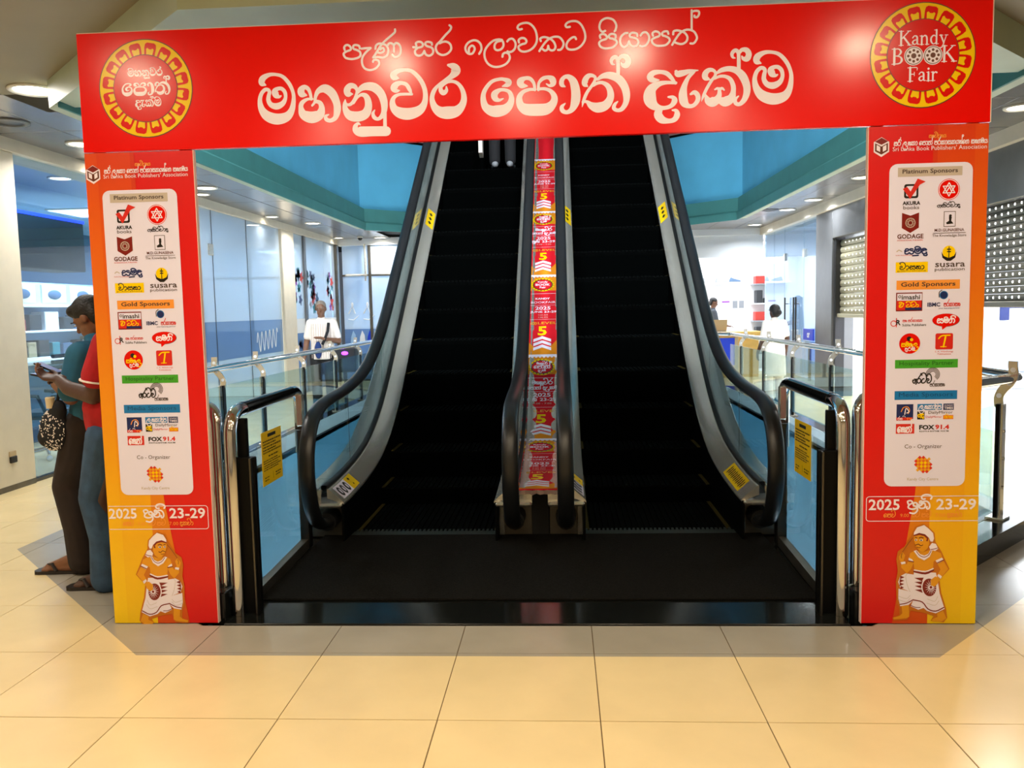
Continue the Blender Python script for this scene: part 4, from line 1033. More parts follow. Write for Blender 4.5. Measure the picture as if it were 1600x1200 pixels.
LINE2 = [
 (530,30,[[(115,640),(105,590),(140,545),(195,545),(240,590),(235,640),(160,670),(110,700),(95,740),(130,800),(200,825),(290,830),(400,800),(445,750),(430,680),(360,640),(305,620),(290,580),(310,545),(360,540),(415,560),(430,610)]],'pa'),
 (530,30,[[(465,615),(560,605),(655,600)],[(655,605),(560,690),(490,790),(475,900),(510,1000),(580,1050),(670,1060),(770,1020),(830,940),(820,870),(770,845),(720,855),(705,890)]],'ae'),
 (530,30,[[(1165,215),(1160,270),(1100,330),(950,460),(860,560),(800,660),(710,800)],[(715,795),(800,790),(920,800),(1000,750),(1025,650),(990,560),(920,520),(830,510),(770,550),(755,620)],[(790,690),(860,705),(925,675),(930,620),(890,600),(862,632)],[(1000,560),(1040,510),(1090,505),(1135,550),(1140,680)],[(1140,545),(1180,500),(1240,520),(1280,600),(1275,710),(1220,780),(1150,785),(1110,740)]],'nna'),
 (630,25,[[(275,620),(265,570),(310,540),(370,545),(410,590),(390,640),(310,660),(210,650)],[(310,660),(250,720),(260,800),(330,830),(400,800),(440,730)],[(440,730),(470,800),(540,830),(610,790),(625,720),(590,660),(500,630),(460,590),(475,550),(530,540),(590,560),(600,600)]],'sa'),
 (630,25,[[(965,195),(1000,230),(975,300),(880,400),(770,530),(700,600),(680,680),(720,770),(820,815),(930,780),(1000,690),(980,590),(910,540),(830,540),(760,570)]],'ra'),
 (715,25,[[(450,790),(495,700),(480,590),(410,520),(320,510),(220,560),(165,650),(180,740),(240,790),(310,780),(355,700),(340,640),(295,620),(240,670),(235,760)]],'e'),
 (715,25,[[(925,500),(850,490),(740,520),(630,620),(565,740),(570,880),(640,1000),(760,1060),(900,1050),(1020,990),(1085,890),(1070,800),(1010,765),(950,790),(935,850)],[(870,490),(940,530),(955,620),(910,690),(830,715),(775,680),(775,600),(820,540),(900,520)]],'la'),
 (715,25,[[(1035,530),(1080,485),(1150,480),(1205,560),(1200,660),(1150,730),(1080,755),(1040,740)]],'aa'),
 (800,20,[[(145,620),(140,570),(190,530),(260,535),(300,585),(280,635),(200,660),(140,700),(140,750),(190,800),(280,810),(390,770),(480,680),(520,560),(500,400),(440,290),(350,220),(250,215),(150,250),(115,310),(150,350),(205,340)]],'va'),
 (800,20,[[(600,590),(590,540),(650,510),(720,515),(800,545),(870,610),(905,700),(880,770),(820,785),(770,750),(755,690)],[(755,690),(740,760),(690,790),(640,760)],[(570,800),(640,690),(720,590),(800,530),(900,500),(1000,520),(1070,620),(1060,710),(1010,770),(960,775)]],'ka'),
 (800,20,[[(1335,550),(1310,510),(1250,520),(1170,590),(1135,670),(1150,740),(1220,770),(1340,755),(1450,680),(1520,560),(1520,430),(1460,280),(1370,190),(1260,175),(1160,205),(1115,260),(1140,300),(1205,295)]],'ta'),
 (925,10,[[(175,660),(165,610),(205,580),(265,585),(310,635),(290,680),(200,710),(150,760),(170,830),(240,870),(330,875),(440,850),(515,770),(500,710),(430,675),(370,660),(350,620),(385,580),(440,575),(490,600),(490,655)]],'pa2'),
 (925,10,[[(275,510),(220,530),(170,490),(155,410),(190,310),(270,255),(360,250),(450,290),(505,390),(490,490),(470,520)]],'i'),
 (925,10,[[(740,555),(680,565),(610,630),(585,720),(610,810),(670,850),(740,800),(770,730)],[(770,730),(800,800),(870,835),(940,810),(965,740),(930,680),(850,650),(790,630),(790,580),(850,550),(930,570),(945,620)]],'ya'),
 (925,10,[[(1010,610),(1060,550),(1130,545),(1185,620),(1180,720),(1120,810),(1050,835),(1000,820)]],'aa2'),
 (1000,5,[[(270,680),(260,630),(310,590),(370,600),(410,640),(390,690),(310,720),(250,760),(260,830),(330,880),(420,890),(540,870),(615,790),(600,730),(530,690),(470,670),(465,620),(510,590),(570,590),(590,640)]],'pa3'),
 (1000,5,[[(690,650),(700,590),(760,570),(840,580),(930,620),(985,700),(970,790),(900,845),(820,850),(730,820)],[(670,870),(760,720),(840,620),(930,565),(1030,555),(1130,600),(1185,710),(1160,790),(1110,840),(1050,840)]],'tha'),
 (1000,5,[[(1075,560),(1075,350),(1075,150)],[(1080,180),(1150,160),(1220,170),(1230,230),(1190,290),(1140,290),(1135,260)]],'hal')]
# glyph bank in letter-height units for the small print
BANK = {}
def bank(name, strokes, base, top, wd):
    xs = [p[0] for S in strokes for p in S]; x0, x1 = min(xs), max(xs); k = 1.0/(base-top)
    BANK[name] = ([[((p[0]-x0)*k, (base-p[1])*k) for p in S] for S in strokes], (x1-x0)*k, wd)
for ox, oy, S, nm in LINE2:
    b0 = {'pa': (830, 540), 'ae': (830, 560), 'nna': (800, 500), 'sa': (830, 540), 'ra': (815, 540), 'e': (790, 510), 'la': (750, 490), 'aa': (755, 480), 'va': (810, 520), 'ka': (795, 500), 'ta': (770, 510), 'i': (870, 580), 'ya': (850, 550), 'tha': (850, 560), 'hal': (850, 560)}.get(nm)
    if b0: bank(nm, S, b0[0], b0[1], .15)
for nm, b0 in (('ma', (900, 370)), ('ha', (900, 340)), ('nu', (870, 310)), ('da', (980, 420)), ('ae2', (0, 0))):
    if nm in HEAD: bank(nm, [[p[:2] for p in S] for S in HEAD[nm][3]], b0[0], b0[1], .15)
bank('na', [[p[:2] for p in S] for S in HEAD['nu'][3][:3]], 870, 310, .15)
bank('ga', [[(0, 90), (10, 40), (40, 10), (70, 40), (70, 100), (40, 130), (5, 120)], [(70, 50), (90, 10), (120, 10), (145, 50), (140, 110), (110, 130)]], 130, 10, .15)
bank('a', [[(60, 60), (20, 40), (10, 80), (40, 130), (90, 120), (100, 60), (80, 20), (50, 20)], [(100, 80), (120, 20), (150, 30), (150, 110), (120, 170)]], 130, 10, .15)
bank('ja', [[(20, 60), (10, 20), (50, 10), (70, 40), (30, 70), (20, 110), (70, 130), (120, 110), (125, 50), (90, 40), (80, 75), (110, 90)], [(125, 60), (130, 150), (90, 190), (40, 180)]], 130, 10, .15)
S_, w_, d_ = BANK['i']; BANK['i'] = ([[(x*.85, 1.12+(z-1.1)*.55) for x, z in S] for S in S_], w_*.85, d_)
bank('sp', [[(0, 0), (60, 0)]], 100, 0, 0.)
def sinhala(art, glyphs, x0, x1, z, h, m, wd=None):
    """small lettering laid between x0 and x1, baseline z, letter height h"""
    adv = []; x = 0
    for gname in glyphs.split():
        S, w_, _ = BANK[gname]
        if gname in ('i', 'hal'): adv.append((gname, x-w_*(.95 if gname == 'i' else .35))); continue
        adv.append((gname, x)); x += w_+.14
    x -= .14; kx = (x1-x0)/x
    for gname, xo in adv:
        if gname == 'sp': continue
        S, w_, d = BANK[gname]
        for P in S: art.stroke([(x0+(xo+p[0])*kx, z+p[1]*h) for p in P], m, (wd or d)*h, step=2 if h < .03 else 3, cap=h > .03)
    return art
# serif capitals for the round emblem
SER = {
 'K': (.85, [[(.16, 0, .14), (.16, 1, .14)], [(.20, .45, .07), (.72, 1, .07)], [(.34, .58, .13), (.78, 0, .13)], [(0, .0, .05), (.32, .0, .05)], [(0, 1, .05), (.32, 1, .05)], [(.58, 1, .05), (.85, 1, .05)], [(.62, 0, .05), (.95, 0, .05)]]),
 'B': (.72, [[(.16, 0, .15), (.16, 1, .15)], [(.16, .98, .06), (.45, .97, .08), (.58, .78, .14), (.42, .56, .07), (.16, .53, .06)], [(.3, .53, .06), (.55, .46, .09), (.64, .26, .15), (.5, .06, .09), (.16, .02, .06)], [(0, .02, .05), (.2, .02, .05)], [(0, .98, .05), (.2, .98, .05)]]),
 'F': (.68, [[(.16, 0, .15), (.16, 1, .15)], [(0, .98, .06), (.62, .98, .06), (.65, .80, .05)], [(.16, .52, .06), (.46, .52, .06)], [(.46, .40, .05), (.46, .66, .05)], [(0, .02, .05), (.36, .02, .05)]]),
 'a': (.55, [[(.08, .5, .08), (.2, .64, .07), (.38, .58, .12), (.4, .3, .13), (.42, .06, .1), (.54, .04, .05)], [(.4, .36, .06), (.18, .32, .08), (.08, .17, .12), (.2, .03, .08), (.38, .12, .06)]]),
 'n': (.66, [[(.13, 0, .12), (.13, .62, .12)], [(.13, .48, .07), (.32, .64, .09), (.48, .52, .12), (.5, 0, .12)], [(0, .01, .05), (.26, .01, .05)], [(.38, .01, .05), (.64, .01, .05)], [(0, .62, .05), (.13, .62, .05)]]),
 'd': (.62, [[(.46, .02, .12), (.46, 1.0, .12)], [(.32, 1.0, .05), (.46, 1.0, .05)], [(.46, .52, .07), (.26, .63, .08), (.09, .46, .12), (.09, .2, .12), (.24, .02, .08), (.46, .12, .07)], [(.46, .01, .05), (.6, .02, .05)]]),
 'y': (.6, [[(.1, .62, .12), (.32, .06, .10)], [(.5, .62, .06), (.3, .04, .07), (.2, -.22, .08), (.06, -.26, .09)], [(0, .62, .05), (.24, .62, .05)], [(.38, .62, .05), (.6, .62, .05)]]),
 'i': (.28, [[(.14, 0, .13), (.14, .62, .13)], [(0, .01, .05), (.28, .01, .05)], [(.02, .62, .05), (.14, .62, .05)], [(.13, .86, .15), (.14, .87, .15)]]),
 'r': (.45, [[(.13, 0, .12), (.13, .62, .12)], [(.13, .45, .07), (.28, .62, .09), (.4, .58, .12)], [(0, .01, .05), (.28, .01, .05)], [(0, .62, .05), (.13, .62, .05)]])}
def serif(art, word, x, z, h, m):
    for ch in word:
        w_, S = SER[ch]
        for P in S: art.stroke([(x+a*h, z+c*h, d*h) for a, c, d in P], m, step=3)
        x += (w_+.05)*h
    return x
def serif_w(word, h): return sum((SER[c][0]+.05)*h for c in word)-.05*h

# ------------------------------------------------------------------ the arch
arch = thing('entrance_arch', 'big red printed entrance arch of three boards spanning both escalators', 'arch', (-.28, .36, 0))
HX0, HX1 = -2.345, 1.775
TL, TR, BL, BR = board(115, 47), board(1554, -1.5), board(134, 240), board(1546, 189)
HX0 = (TL[0]+BL[0])/2; HX1 = (TR[0]+BR[0])/2; HZ1 = (TL[1]+TR[1])/2; HZ0 = (BL[1]+BR[1])/2
hb = MB().bbox(HX0, HX1, BYF, BYF+.03, HZ0, HZ1, .0015); header = hb.build('header_board', 'p_red_header', arch)
MB().box(HX0+.002, HX1-.002, BYF+.001, BYF+.029, HZ1, HZ1+.003).build('top_edge', 'p_foam', arch); MB().box(HX1-.0005, HX1+.004, BYF+.001, BYF+.029, HZ0, HZ1).build('side_edge', 'p_foam', arch)
# timber frame behind
fr = MB(); 
for x in (HX0+.03, HX0+.45, HX1-.49, HX1-.07): fr.box(x, x+.04, BYF+.03, BYF+.07, 0, HZ1-.02)
fr.box(HX0+.03, HX1-.03, BYF+.03, BYF+.07, HZ1-.08, HZ1-.04); fr.box(HX0+.03, HX1-.03, BYF+.03, BYF+.07, HZ0+.04, HZ0+.08); fr.build('back_frame', 'cardboard', arch)
A = Art()
for k in ('ma', 'ha', 'nu', 'va', 'ra'):
    for S in traced(*HEAD[k]): A.stroke(S, 'p_white')
A.build('headline_first_word', header, onboard, label='white headline lettering, first word')
A = Art()
for k in ('e', 'pa', 'aa', 'tha', 'hal'):
    for S in traced(*HEAD[k]): A.stroke(S, 'p_white')
A.build('headline_second_word', header, onboard, label='white headline lettering, second word')
A = Art()
for k in ('da', 'ae', 'ka', 'hal2', 'ma2'):
    for S in traced(*HEAD[k]): A.stroke(S, 'p_white')
A.build('headline_third_word', header, onboard, label='white headline lettering, third word')
for k_, (a_, c_) in enumerate(((0, 3), (3, 5), (5, 11), (11, 18))):
    A = Art()
    for ox, oy, S, nm in LINE2[a_:c_]:
        for Q in traced(ox, oy, 13.333, S, LW): A.stroke(Q, 'p_white')
    A.build('slogan_word', header, onboard, label='thin white slogan lettering, %s word' % ('first', 'second', 'third', 'fourth')[k_])
def emblem(cx, cz, R, left):
    A = Art(); A.disc(cx, cz, R*1.02, 'p_brown', n=56).up(); A.disc(cx, cz, R, 'p_yellow', n=56).up()
    for k in range(16):
        a = math.radians(11.25+22.5*k)+.02
        P = []
        for (da, r) in ((-9.3, .70), (-9.3, .85), (-8.0, .92), (-5, .945), (5, .945), (8.0, .92), (9.3, .85), (9.3, .70)):
            t = a+math.radians(da*(.92 if r > .8 else 1.0)); P.append((cx+R*r*math.cos(t), cz+R*r*math.sin(t)))
        A.poly(P, 'p_orange2' if False else 'p_red')
    A.up()
    for k in range(16):
        a = math.radians(11.25+22.5*k)+.02; P = []
        for (da, r) in ((-5.2, .68), (-5.8, .815), (-4.0, .835), (-1.5, .81), (1.5, .81), (4.0, .835), (5.8, .815), (5.2, .68)):
            t = a+math.radians(da); P.append((cx+R*r*math.cos(t), cz+R*r*math.sin(t)))
        A.poly(P, 'p_yellow')
    A.up(); A.disc(cx, cz, R*.70, 'p_brown', n=48).up(); A.disc(cx, cz, R*.685, 'p_red', n=48).up()
    if left:
        def word(keys, x0, x1, zc, hmul=1.):
            S = [s_ for k in keys for s_ in traced(*HEAD[k])]; xs = [p[0] for s_ in S for p in s_]; zs = [p[1] for s_ in S for p in s_]
            k = (x1-x0)/(max(xs)-min(xs)); xm, zm = min(xs), (max(zs)+min(zs))/2
            for s_ in S: A.stroke([(x0+(p[0]-xm)*k, zc+(p[1]-zm)*k*hmul, p[2]*k) for p in s_], 'p_white', step=3)
        word(('ma', 'ha', 'nu', 'va', 'ra'), cx-R*.36, cx+R*.38, cz+R*.32); word(('e', 'pa', 'aa', 'tha', 'hal'), cx-R*.50, cx+R*.53, cz+R*.05); word(('da', 'ae', 'ka', 'hal2', 'ma2'), cx-R*.22, cx+R*.32, cz-R*.30)
    else:
        h = R*.27; serif(A, 'Kandy', cx-serif_w('Kandy', h)/2, cz+R*.20, h, 'p_white')
        h = R*.30; serif(A, 'B', cx-R*.60, cz-R*.16, h, 'p_white'); serif(A, 'K', cx+R*.36, cz-R*.14, h, 'p_white')
        h = R*.27; serif(A, 'Fair', cx-serif_w('Fair', h)/2-R*.0, cz-R*.50, h, 'p_white')
        A.up()
        for dx in (-.18, .19):
            x, z = cx+R*dx, cz-R*.01; A.disc(x, z, R*.185, 'p_white'); A.up(); A.ringp(x, z, R*.155, R*.168, 'p_brown'); A.disc(x, z, R*.05, 'p_brown')
            for k in range(8): t = 2*PI*k/8; A.disc(x+R*.105*math.cos(t), z+R*.105*math.sin(t), R*.027, 'p_brown', n=10)
            A.layer -= 1
    A.build('round_emblem', header, onboard, label='yellow ringed round emblem on the '+('left' if left else 'right')+' end')
c0 = board(228, 138.5); r0 = board(300, 138)[0]-c0[0]; emblem(c0[0], c0[1], r0, True)
c1 = board(1441.5, 86.5); r1 = board(1523, 86)[0]-c1[0]; emblem(c1[0], c1[1], r1, False)

# ---- column artwork, traced once on the left column and reused
def drummer():
    o = lambda P: [board(200+x/7.5, 820+y/7.5) for x, y in P]
    A = Art()
    wpx = lambda q: board(200+q/7.5, 900)[0]-board(200, 900)[0]
    st = lambda P, m, w_: A.stroke([(*board(200+x/7.5, 820+y/7.5), wpx(w_)) for x, y in P], m, step=3)
    A.poly(o([(235,180),(300,110),(350,78),(440,110),(478,200),(560,330),(630,380),(650,470),(640,600),(665,720),(665,950),(640,1000),(640,1090),(720,1120),(700,1150),(560,1140),(520,1040),(400,1060),(280,1100),(315,1150),(180,1170),(140,1120),(150,1010),(190,850),(205,700),(95,580),(140,470),(170,390),(230,280)]), 'p_shade').up()
    A.poly(o([(180,1040),(245,1070),(242,1110),(305,1138),(292,1160),(200,1162),(150,1125)]), 'p_skin'); A.poly(o([(540,970),(615,980),(610,1070),(640,1098),(708,1118),(702,1137),(570,1122),(538,1108)]), 'p_skin')
    A.poly(o([(190,400),(270,360),(360,390),(440,370),(500,400),(520,470),(470,500),(462,600),(380,620),(268,590),(260,500),(240,480),(180,470)]), 'p_skin')
    A.poly(o([(180,400),(160,480),(108,580),(180,665),(215,720),(245,770),(300,750),(290,690),(228,650),(190,585),(240,480),(220,420)]), 'p_skin'); A.poly(o([(460,490),(520,475),(545,530),(575,485),(555,425),(582,388),(622,440),(618,475),(602,500),(602,560),(545,628),(500,580)]), 'p_skin')
    A.up(); A.poly(o([(240,620),(470,610),(480,700),(478,840),(640,795),(646,900),(630,990),(540,975),(490,925),(520,990),(440,1030),(385,1010),(350,1042),(260,1070),(165,1020),(210,850),(225,700)]), 'p_white')
    A.up(); st([(175,1005),(260,1045),(340,1020),(395,945),(490,920)], 'p_maroon', 12); st([(490,918),(560,955),(630,970)], 'p_maroon', 11); st([(420,1005),(470,1003),(525,978)], 'p_maroon', 8); st([(268,590),(350,628),(465,605)], 'p_maroon', 22); st([(268,575),(350,606),(465,590)], 'p_white', 14)
    for q in ((230,880,300,930), (220,930,310,975), (520,870,600,900), (520,900,610,935)): st([(q[0], q[1]), ((q[0]+q[2])/2, q[3]+6), (q[2]+40, q[3]-20)], 'p_grey', 4)
    A.poly(o([(330,680),(440,645),(560,625),(615,655),(642,720),(622,785),(500,838),(390,858)]), 'p_white'); A.up()
    for k, y in enumerate((695, 735, 778, 822)): A.poly(o([(370,y-22),(470,y-14 if k else y-20),(390,y+20)]), 'p_maroon')
    for k in range(4): A.poly(o([(628-8*abs(k-1.6),650+k*38),(632-6*abs(k-1.6),690+k*38),(570+4*k,668+k*38)]), 'p_maroon')
    st([(540,630),(560,660),(545,760),(520,830)], 'p_grey', 4)
    A.poly([board(200+(318+82*math.cos(t))/7.5, 820+(782+108*math.sin(t))/7.5) for t in [2*PI*i/32 for i in range(32)]], 'p_white').up(); A.poly([board(200+(316+72*math.cos(t))/7.5, 820+(782+98*math.sin(t))/7.5) for t in [2*PI*i/32 for i in range(32)]], 'p_maroon').up()
    for k in range(16):
        t = 2*PI*k/16; c = (300, 780); e = lambda a, r: (c[0]+r*72*math.cos(a), c[1]+r*95*math.sin(a)); A.poly(o([e(t-.13, .35), e(t, .95), e(t+.13, .35)]), 'p_white')
    A.disc(*board(200+300/7.5, 820+780/7.5), wpx(26), 'p_white').up(); A.disc(*board(200+300/7.5, 820+780/7.5), wpx(15), 'p_maroon')
    A.poly(o([(205,680),(250,660),(300,700),(300,760),(262,772),(230,745)]), 'p_skin')
    A.poly(o([(180,660),(215,632),(228,655),(195,687)]), 'p_white'); A.poly(o([(152,482),(218,518),(242,485),(172,452)]), 'p_white'); A.poly(o([(560,492),(608,500),(600,525),(556,515)]), 'p_white'); A.poly(o([(470,495),(525,482),(520,450),(485,470)]), 'p_white')
    A.up(); st([(155,478),(222,510)], 'p_maroon', 10); st([(472,497),(528,484)], 'p_maroon', 10)
    A.poly(o([(208,352),(230,300),(270,288),(302,330),(292,362),(240,378)]), 'p_white'); A.poly(o([(265,362),(300,442),(360,482),(420,447),(466,376),(436,368),(400,412),(355,428),(312,408),(288,362)]), 'p_white')
    A.up(); st([(282,375),(315,425),(360,445),(405,425),(438,380)], 'p_maroon', 7); st([(215,345),(245,355),(285,362)], 'p_maroon', 8)
    A.poly(o([(298,240),(340,198),(400,188),(456,203),(460,260),(440,330),(400,378),(370,392),(320,350),(300,300)]), 'p_skin'); A.up()
    A.poly(o([(305,235),(340,190),(400,172),(458,195),(458,212),(400,198),(348,212),(322,240),(332,268),(314,268)]), 'p_maroon'); A.poly(o([(248,240),(255,180),(300,130),(345,90),(420,115),(455,170),(458,198),(400,176),(340,192),(300,232),(286,272),(262,275)]), 'p_white')
    A.up(); A.disc(*board(200+382/7.5, 820+257/7.5), wpx(17), 'p_white', wpx(10)); A.disc(*board(200+438/7.5, 820+254/7.5), wpx(13), 'p_white', wpx(10)); st([(360,232),(385,224),(405,234)], 'p_brown', 9); st([(425,230),(445,224)], 'p_brown', 8); st([(368,310),(390,318),(412,300),(430,305),(446,312)], 'p_brown', 8); st([(395,338),(415,340),(432,332)], 'p_maroon', 6)
    A.up(); A.disc(*board(200+384/7.5, 820+257/7.5), wpx(8), 'p_black'); A.disc(*board(200+440/7.5, 820+254/7.5), wpx(7), 'p_black')
    st([(470,230),(520,290),(585,385)], 'p_brown', 5); st([(590,400),(600,430),(596,455)], 'p_brown', 5)
    return A
def logos():
    """list of (name, label, Art) in the metres of the left column"""
    out = []
    def item(lbl): a = Art(); out.append((lbl, a)); return a
    B = board; W = lambda q: q/323.
    def C(x, y): return B(x, y)
    def box(a, x0, x1, y0, y1, m, r=0): 
        xa, za = B((x0+x1)/2, (y0+y1)/2); w_, h_ = W(x1-x0)/2, W(y1-y0)/2
        if r: a.rrect(xa-w_, xa+w_, za-h_, za+h_, W(r), m)
        else: a.rect(xa-w_, xa+w_, za-h_, za+h_, m)
        return xa, za, w_, h_
    def txt(a, s_, x0, x1, y, m, bold=0., hmax=None): xa, za = B((x0+x1)/2, y); a.fit(s_, xa-W(x1-x0)/2, xa+W(x1-x0)/2, za, m, bold, W(hmax) if hmax else None)
    def sn(a, gl, x0, x1, y, h, m, wd=None): xa, za = B((x0+x1)/2, y); sinhala(a, gl, xa-W(x1-x0)/2, xa+W(x1-x0)/2, za-W(h)/2, W(h), m, wd)
    def bar(lbl, s_, x0, x1, y0, y1, m, tm, bold=.02):
        a = item(lbl); xa, za, w_, h_ = box(a, x0, x1, y0, y1, m); a.up(); a.fit(s_, xa-w_*.86, xa+w_*.86, za, tm, bold, h_*1.25)
    a = item('small white line of organiser lettering'); txt(a, "Sri Lanka Book Publishers' Association", 162, 293, 274, 'p_white', .0, 7.5); sn(a, 'sa ra i sp la na ka aa sp e pa aa tha hal sp pa ra ka aa sa ka ya na hal e ga sp sa na ga ma ya', 163, 293, 266.5, 5.2, 'p_white', .2); sn(a, 'sa na va i da aa na ya', 211, 235, 257, 4, 'p_orange', .2)
    a = item('hexagon book mark'); x, z = C(146, 273); R_ = W(12.5); a.disc(x, z, R_, 'p_white', n=6, a0=PI/2, rz=R_*1.12).up()
    a.poly([(x-R_*.72, z+R_*.45), (x, z+R_*.05), (x, z-R_*.85), (x-R_*.72, z-R_*.45)], 'p_brown'); a.poly([(x+R_*.72, z+R_*.45), (x, z+R_*.05), (x, z-R_*.85), (x+R_*.72, z-R_*.45)], 'p_brown'); a.poly([(x, z+R_*1.05), (x+R_*.75, z+R_*.62), (x, z+R_*.25), (x-R_*.75, z+R_*.62)], 'p_maroon').up()
    a.poly([(x-R_*.55, z+R_*.25), (x-R_*.15, z+R_*.02), (x-R_*.15, z-R_*.55), (x-R_*.55, z-R_*.35)], 'p_white'); a.poly([(x+R_*.55, z+R_*.25), (x+R_*.15, z+R_*.02), (x+R_*.15, z-R_*.55), (x+R_*.55, z-R_*.35)], 'p_white')
    bar('grey Platinum Sponsors bar', 'Platinum Sponsors', 172, 262, 302.5, 315.5, 'p_grey', 'p_txt')
    a = item('red tick logo, AKURA books'); x, z = C(193, 338); q = W(10); a.rrect(x-q, x+q, z-q, z+q, q*.3, 'p_black').up(); a.rrect(x-q*.72, x+q*.72, z-q*.72, z+q*.72, q*.2, 'p_panel').up(); a.poly([(x-q*1.2, z+q*.35), (x-q*.6, z+q*.62), (x-q*.1, z-q*.05), (x+q*.85, z+q*1.75), (x+q*2.0, z+q*1.3), (x+q*1.2, z+q*.9), (x-q*.15, z-q*1.1)], 'p_tick'); txt(a, 'AKURA', 182, 207, 355.5, 'p_black', .03, 6); txt(a, 'books', 183.5, 206, 362, 'p_txt', 0, 5)
    a = item('red disc with a six pointed star'); x, z = C(245.5, 335.5); q = W(15.2); a.disc(x, z, q, 'p_red').up(); a.ringp(x, z, q*.88, q*.94, 'p_white')
    for s_ in (1, -1): P = [(x+q*.62*math.cos(PI/2*s_+2*PI*k/3), z+q*.62*math.sin(PI/2*s_+2*PI*k/3)) for k in range(4)]; a.stroke([P[0], P[1]], 'p_white', q*.09); a.stroke([P[1], P[2]], 'p_white', q*.09); a.stroke([P[2], P[0]], 'p_white', q*.09)
    a.stroke([(x-q*.2, z-q*.15), (x+q*.05, z+q*.18), (x+q*.2, z-.12*q)], 'p_white', q*.1); sn(a, 'a sa i ra va aa da', 231, 263, 359.5, 3.8, 'p_black', .26)
    a = item('brown pennant logo, GODAGE'); x, z = C(195.5, 384); q = W(12); a.poly([(x-q, z+q*1.15), (x, z+q*.8), (x+q, z+q*1.15), (x+q, z-q*.65), (x, z-q*1.25), (x-q, z-q*.65)], 'p_maroon').up(); a.ringp(x, z-q*.05, q*.52, q*.60, 'p_grey', 20); a.ringp(x, z-q*.05, q*.22, q*.28, 'p_grey', 16)
    for k in range(8): t = 2*PI*k/8; a.ringp(x+q*.4*math.cos(t), z-q*.05+q*.4*math.sin(t), q*.10, q*.14, 'p_grey', 8)
    txt(a, 'GODAGE', 178.5, 215.5, 404.5, 'p_brown', .025, 8); txt(a, 'INTERNATIONAL PUBLISHERS', 179, 215, 410.3, 'p_tick', 0, 2.5)
    a = item('boxed seated figure mark, M.D.GUNASENA'); x, z = C(250, 379); q = W(8.3); a.rect(x-q, x+q, z-q*1.32, z+q*1.32, 'p_txt').up(); a.rect(x-q*.9, x+q*.9, z-q*1.22, z+q*1.22, 'p_panel').up(); a.disc(x+q*.1, z+q*.55, q*.24, 'p_black', n=12); a.poly([(x-q*.15, z+q*.4), (x+q*.35, z+q*.35), (x+q*.25, z-q*.3), (x+q*.65, z-q*.8), (x-q*.5, z-q*.9), (x-q*.6, z-q*.6), (x-q*.1, z-q*.3)], 'p_black'); txt(a, 'M.D.GUNASENA', 230, 271.5, 395, 'p_brown', .01, 6); txt(a, 'The Knowledge Store', 227.5, 275, 403.5, 'p_txt', 0, 5.5); x, z = C(251, 399.4); a.rect(x-W(23), x+W(23), z-W(.3), z+W(.3), 'p_txt')
    a = item('purple and navy name logo'); sn(a, 'sa ma da', 190, 222.5, 426.5, 7.5, 'p_navy', .27); x, z = C(206.5, 433); a.stroke([(x-W(4), z), (x+W(4), z+W(.5))], 'p_navy', W(2)); txt(a, 'book shop publication', 179, 203, 432.5, 'p_tick', 0, 2.2); x, z = C(183, 427); a.stroke([(x-W(3), z), (x, z+W(2)), (x+W(4), z)], 'p_grey', W(1.4)); 
    a = item('yellow name plate logo'); box(a, 180, 225.5, 442.5, 457.5, 'p_yellow'); a.up(); sn(a, 'va aa sa na aa', 185.5, 220, 450.5, 5, 'p_black', .26); txt(a, 'publications', 183, 223, 455.5, 'p_black', 0, 2.5)
    a = item('yellow disc with black leaf hands, susara publication'); x, z = C(253, 429); q = W(9.5); a.disc(x, z+q*.15, q*.95, 'p_yellow').up(); a.poly([(x-q*1.1, z+q*.2), (x-q*.75, z-q*.45), (x, z-q*.75), (x+q*.75, z-q*.45), (x+q*1.1, z+q*.2), (x+q*.95, z-q*.7), (x+q*.3, z-q*1.2), (x-q*.3, z-q*1.2), (x-q*.95, z-q*.7)], 'p_black'); a.stroke([(x, z+q*.9), (x, z-q*.8)], 'p_black', q*.14)
    for dz_ in (.55, .2): a.stroke([(x-q*.22, z+q*dz_), (x+q*.22, z+q*dz_)], 'p_black', q*.18)
    txt(a, 'susara', 235, 277, 446.5, 'p_txt', .01, 6); txt(a, 'publication', 235, 277, 453.5, 'p_txt', 0, 6)
    bar('orange Gold Sponsors bar', 'Gold Sponsors', 183, 272.5, 469, 482.5, 'p_orange', 'p_txt')
    a = item('framed imashi logo'); box(a, 184.5, 222, 487.5, 514.5, 'p_maroon'); a.up(); box(a, 185.7, 220.8, 489, 499, 'p_panel'); box(a, 185.7, 220.8, 499.3, 512.8, 'p_tick'); a.up(); txt(a, 'imashi', 192, 218, 494, 'p_black', .02, 7); x, z = C(189.3, 493.5); a.ringp(x, z, W(1.2), W(2.2), 'p_txt', 10); sn(a, 'va i sp ta ta aa', 189, 217, 507, 3.6, 'p_yellow', .3); box(a, 198, 221, 509.5, 513, 'p_navy')
    a = item('blue dot logo, IBMC'); x, z = C(251, 491); a.disc(x, z, W(6), 'p_blue').up(); a.disc(x-W(.0), z, W(5), 'p_navy'); a.stroke([(x-W(3), z+W(7)), (x-W(6.6), z+W(4)), (x-W(6.6), z-W(3))], 'p_txt', W(1.2)); txt(a, 'IBMC', 229, 247, 505, 'p_navy', .03, 6); sn(a, 'pa ra ka aa sa na', 252, 275, 505, 4.6, 'p_tick', .2); txt(a, 'your learning partner', 245, 275, 510.5, 'p_navy', 0, 2.6)
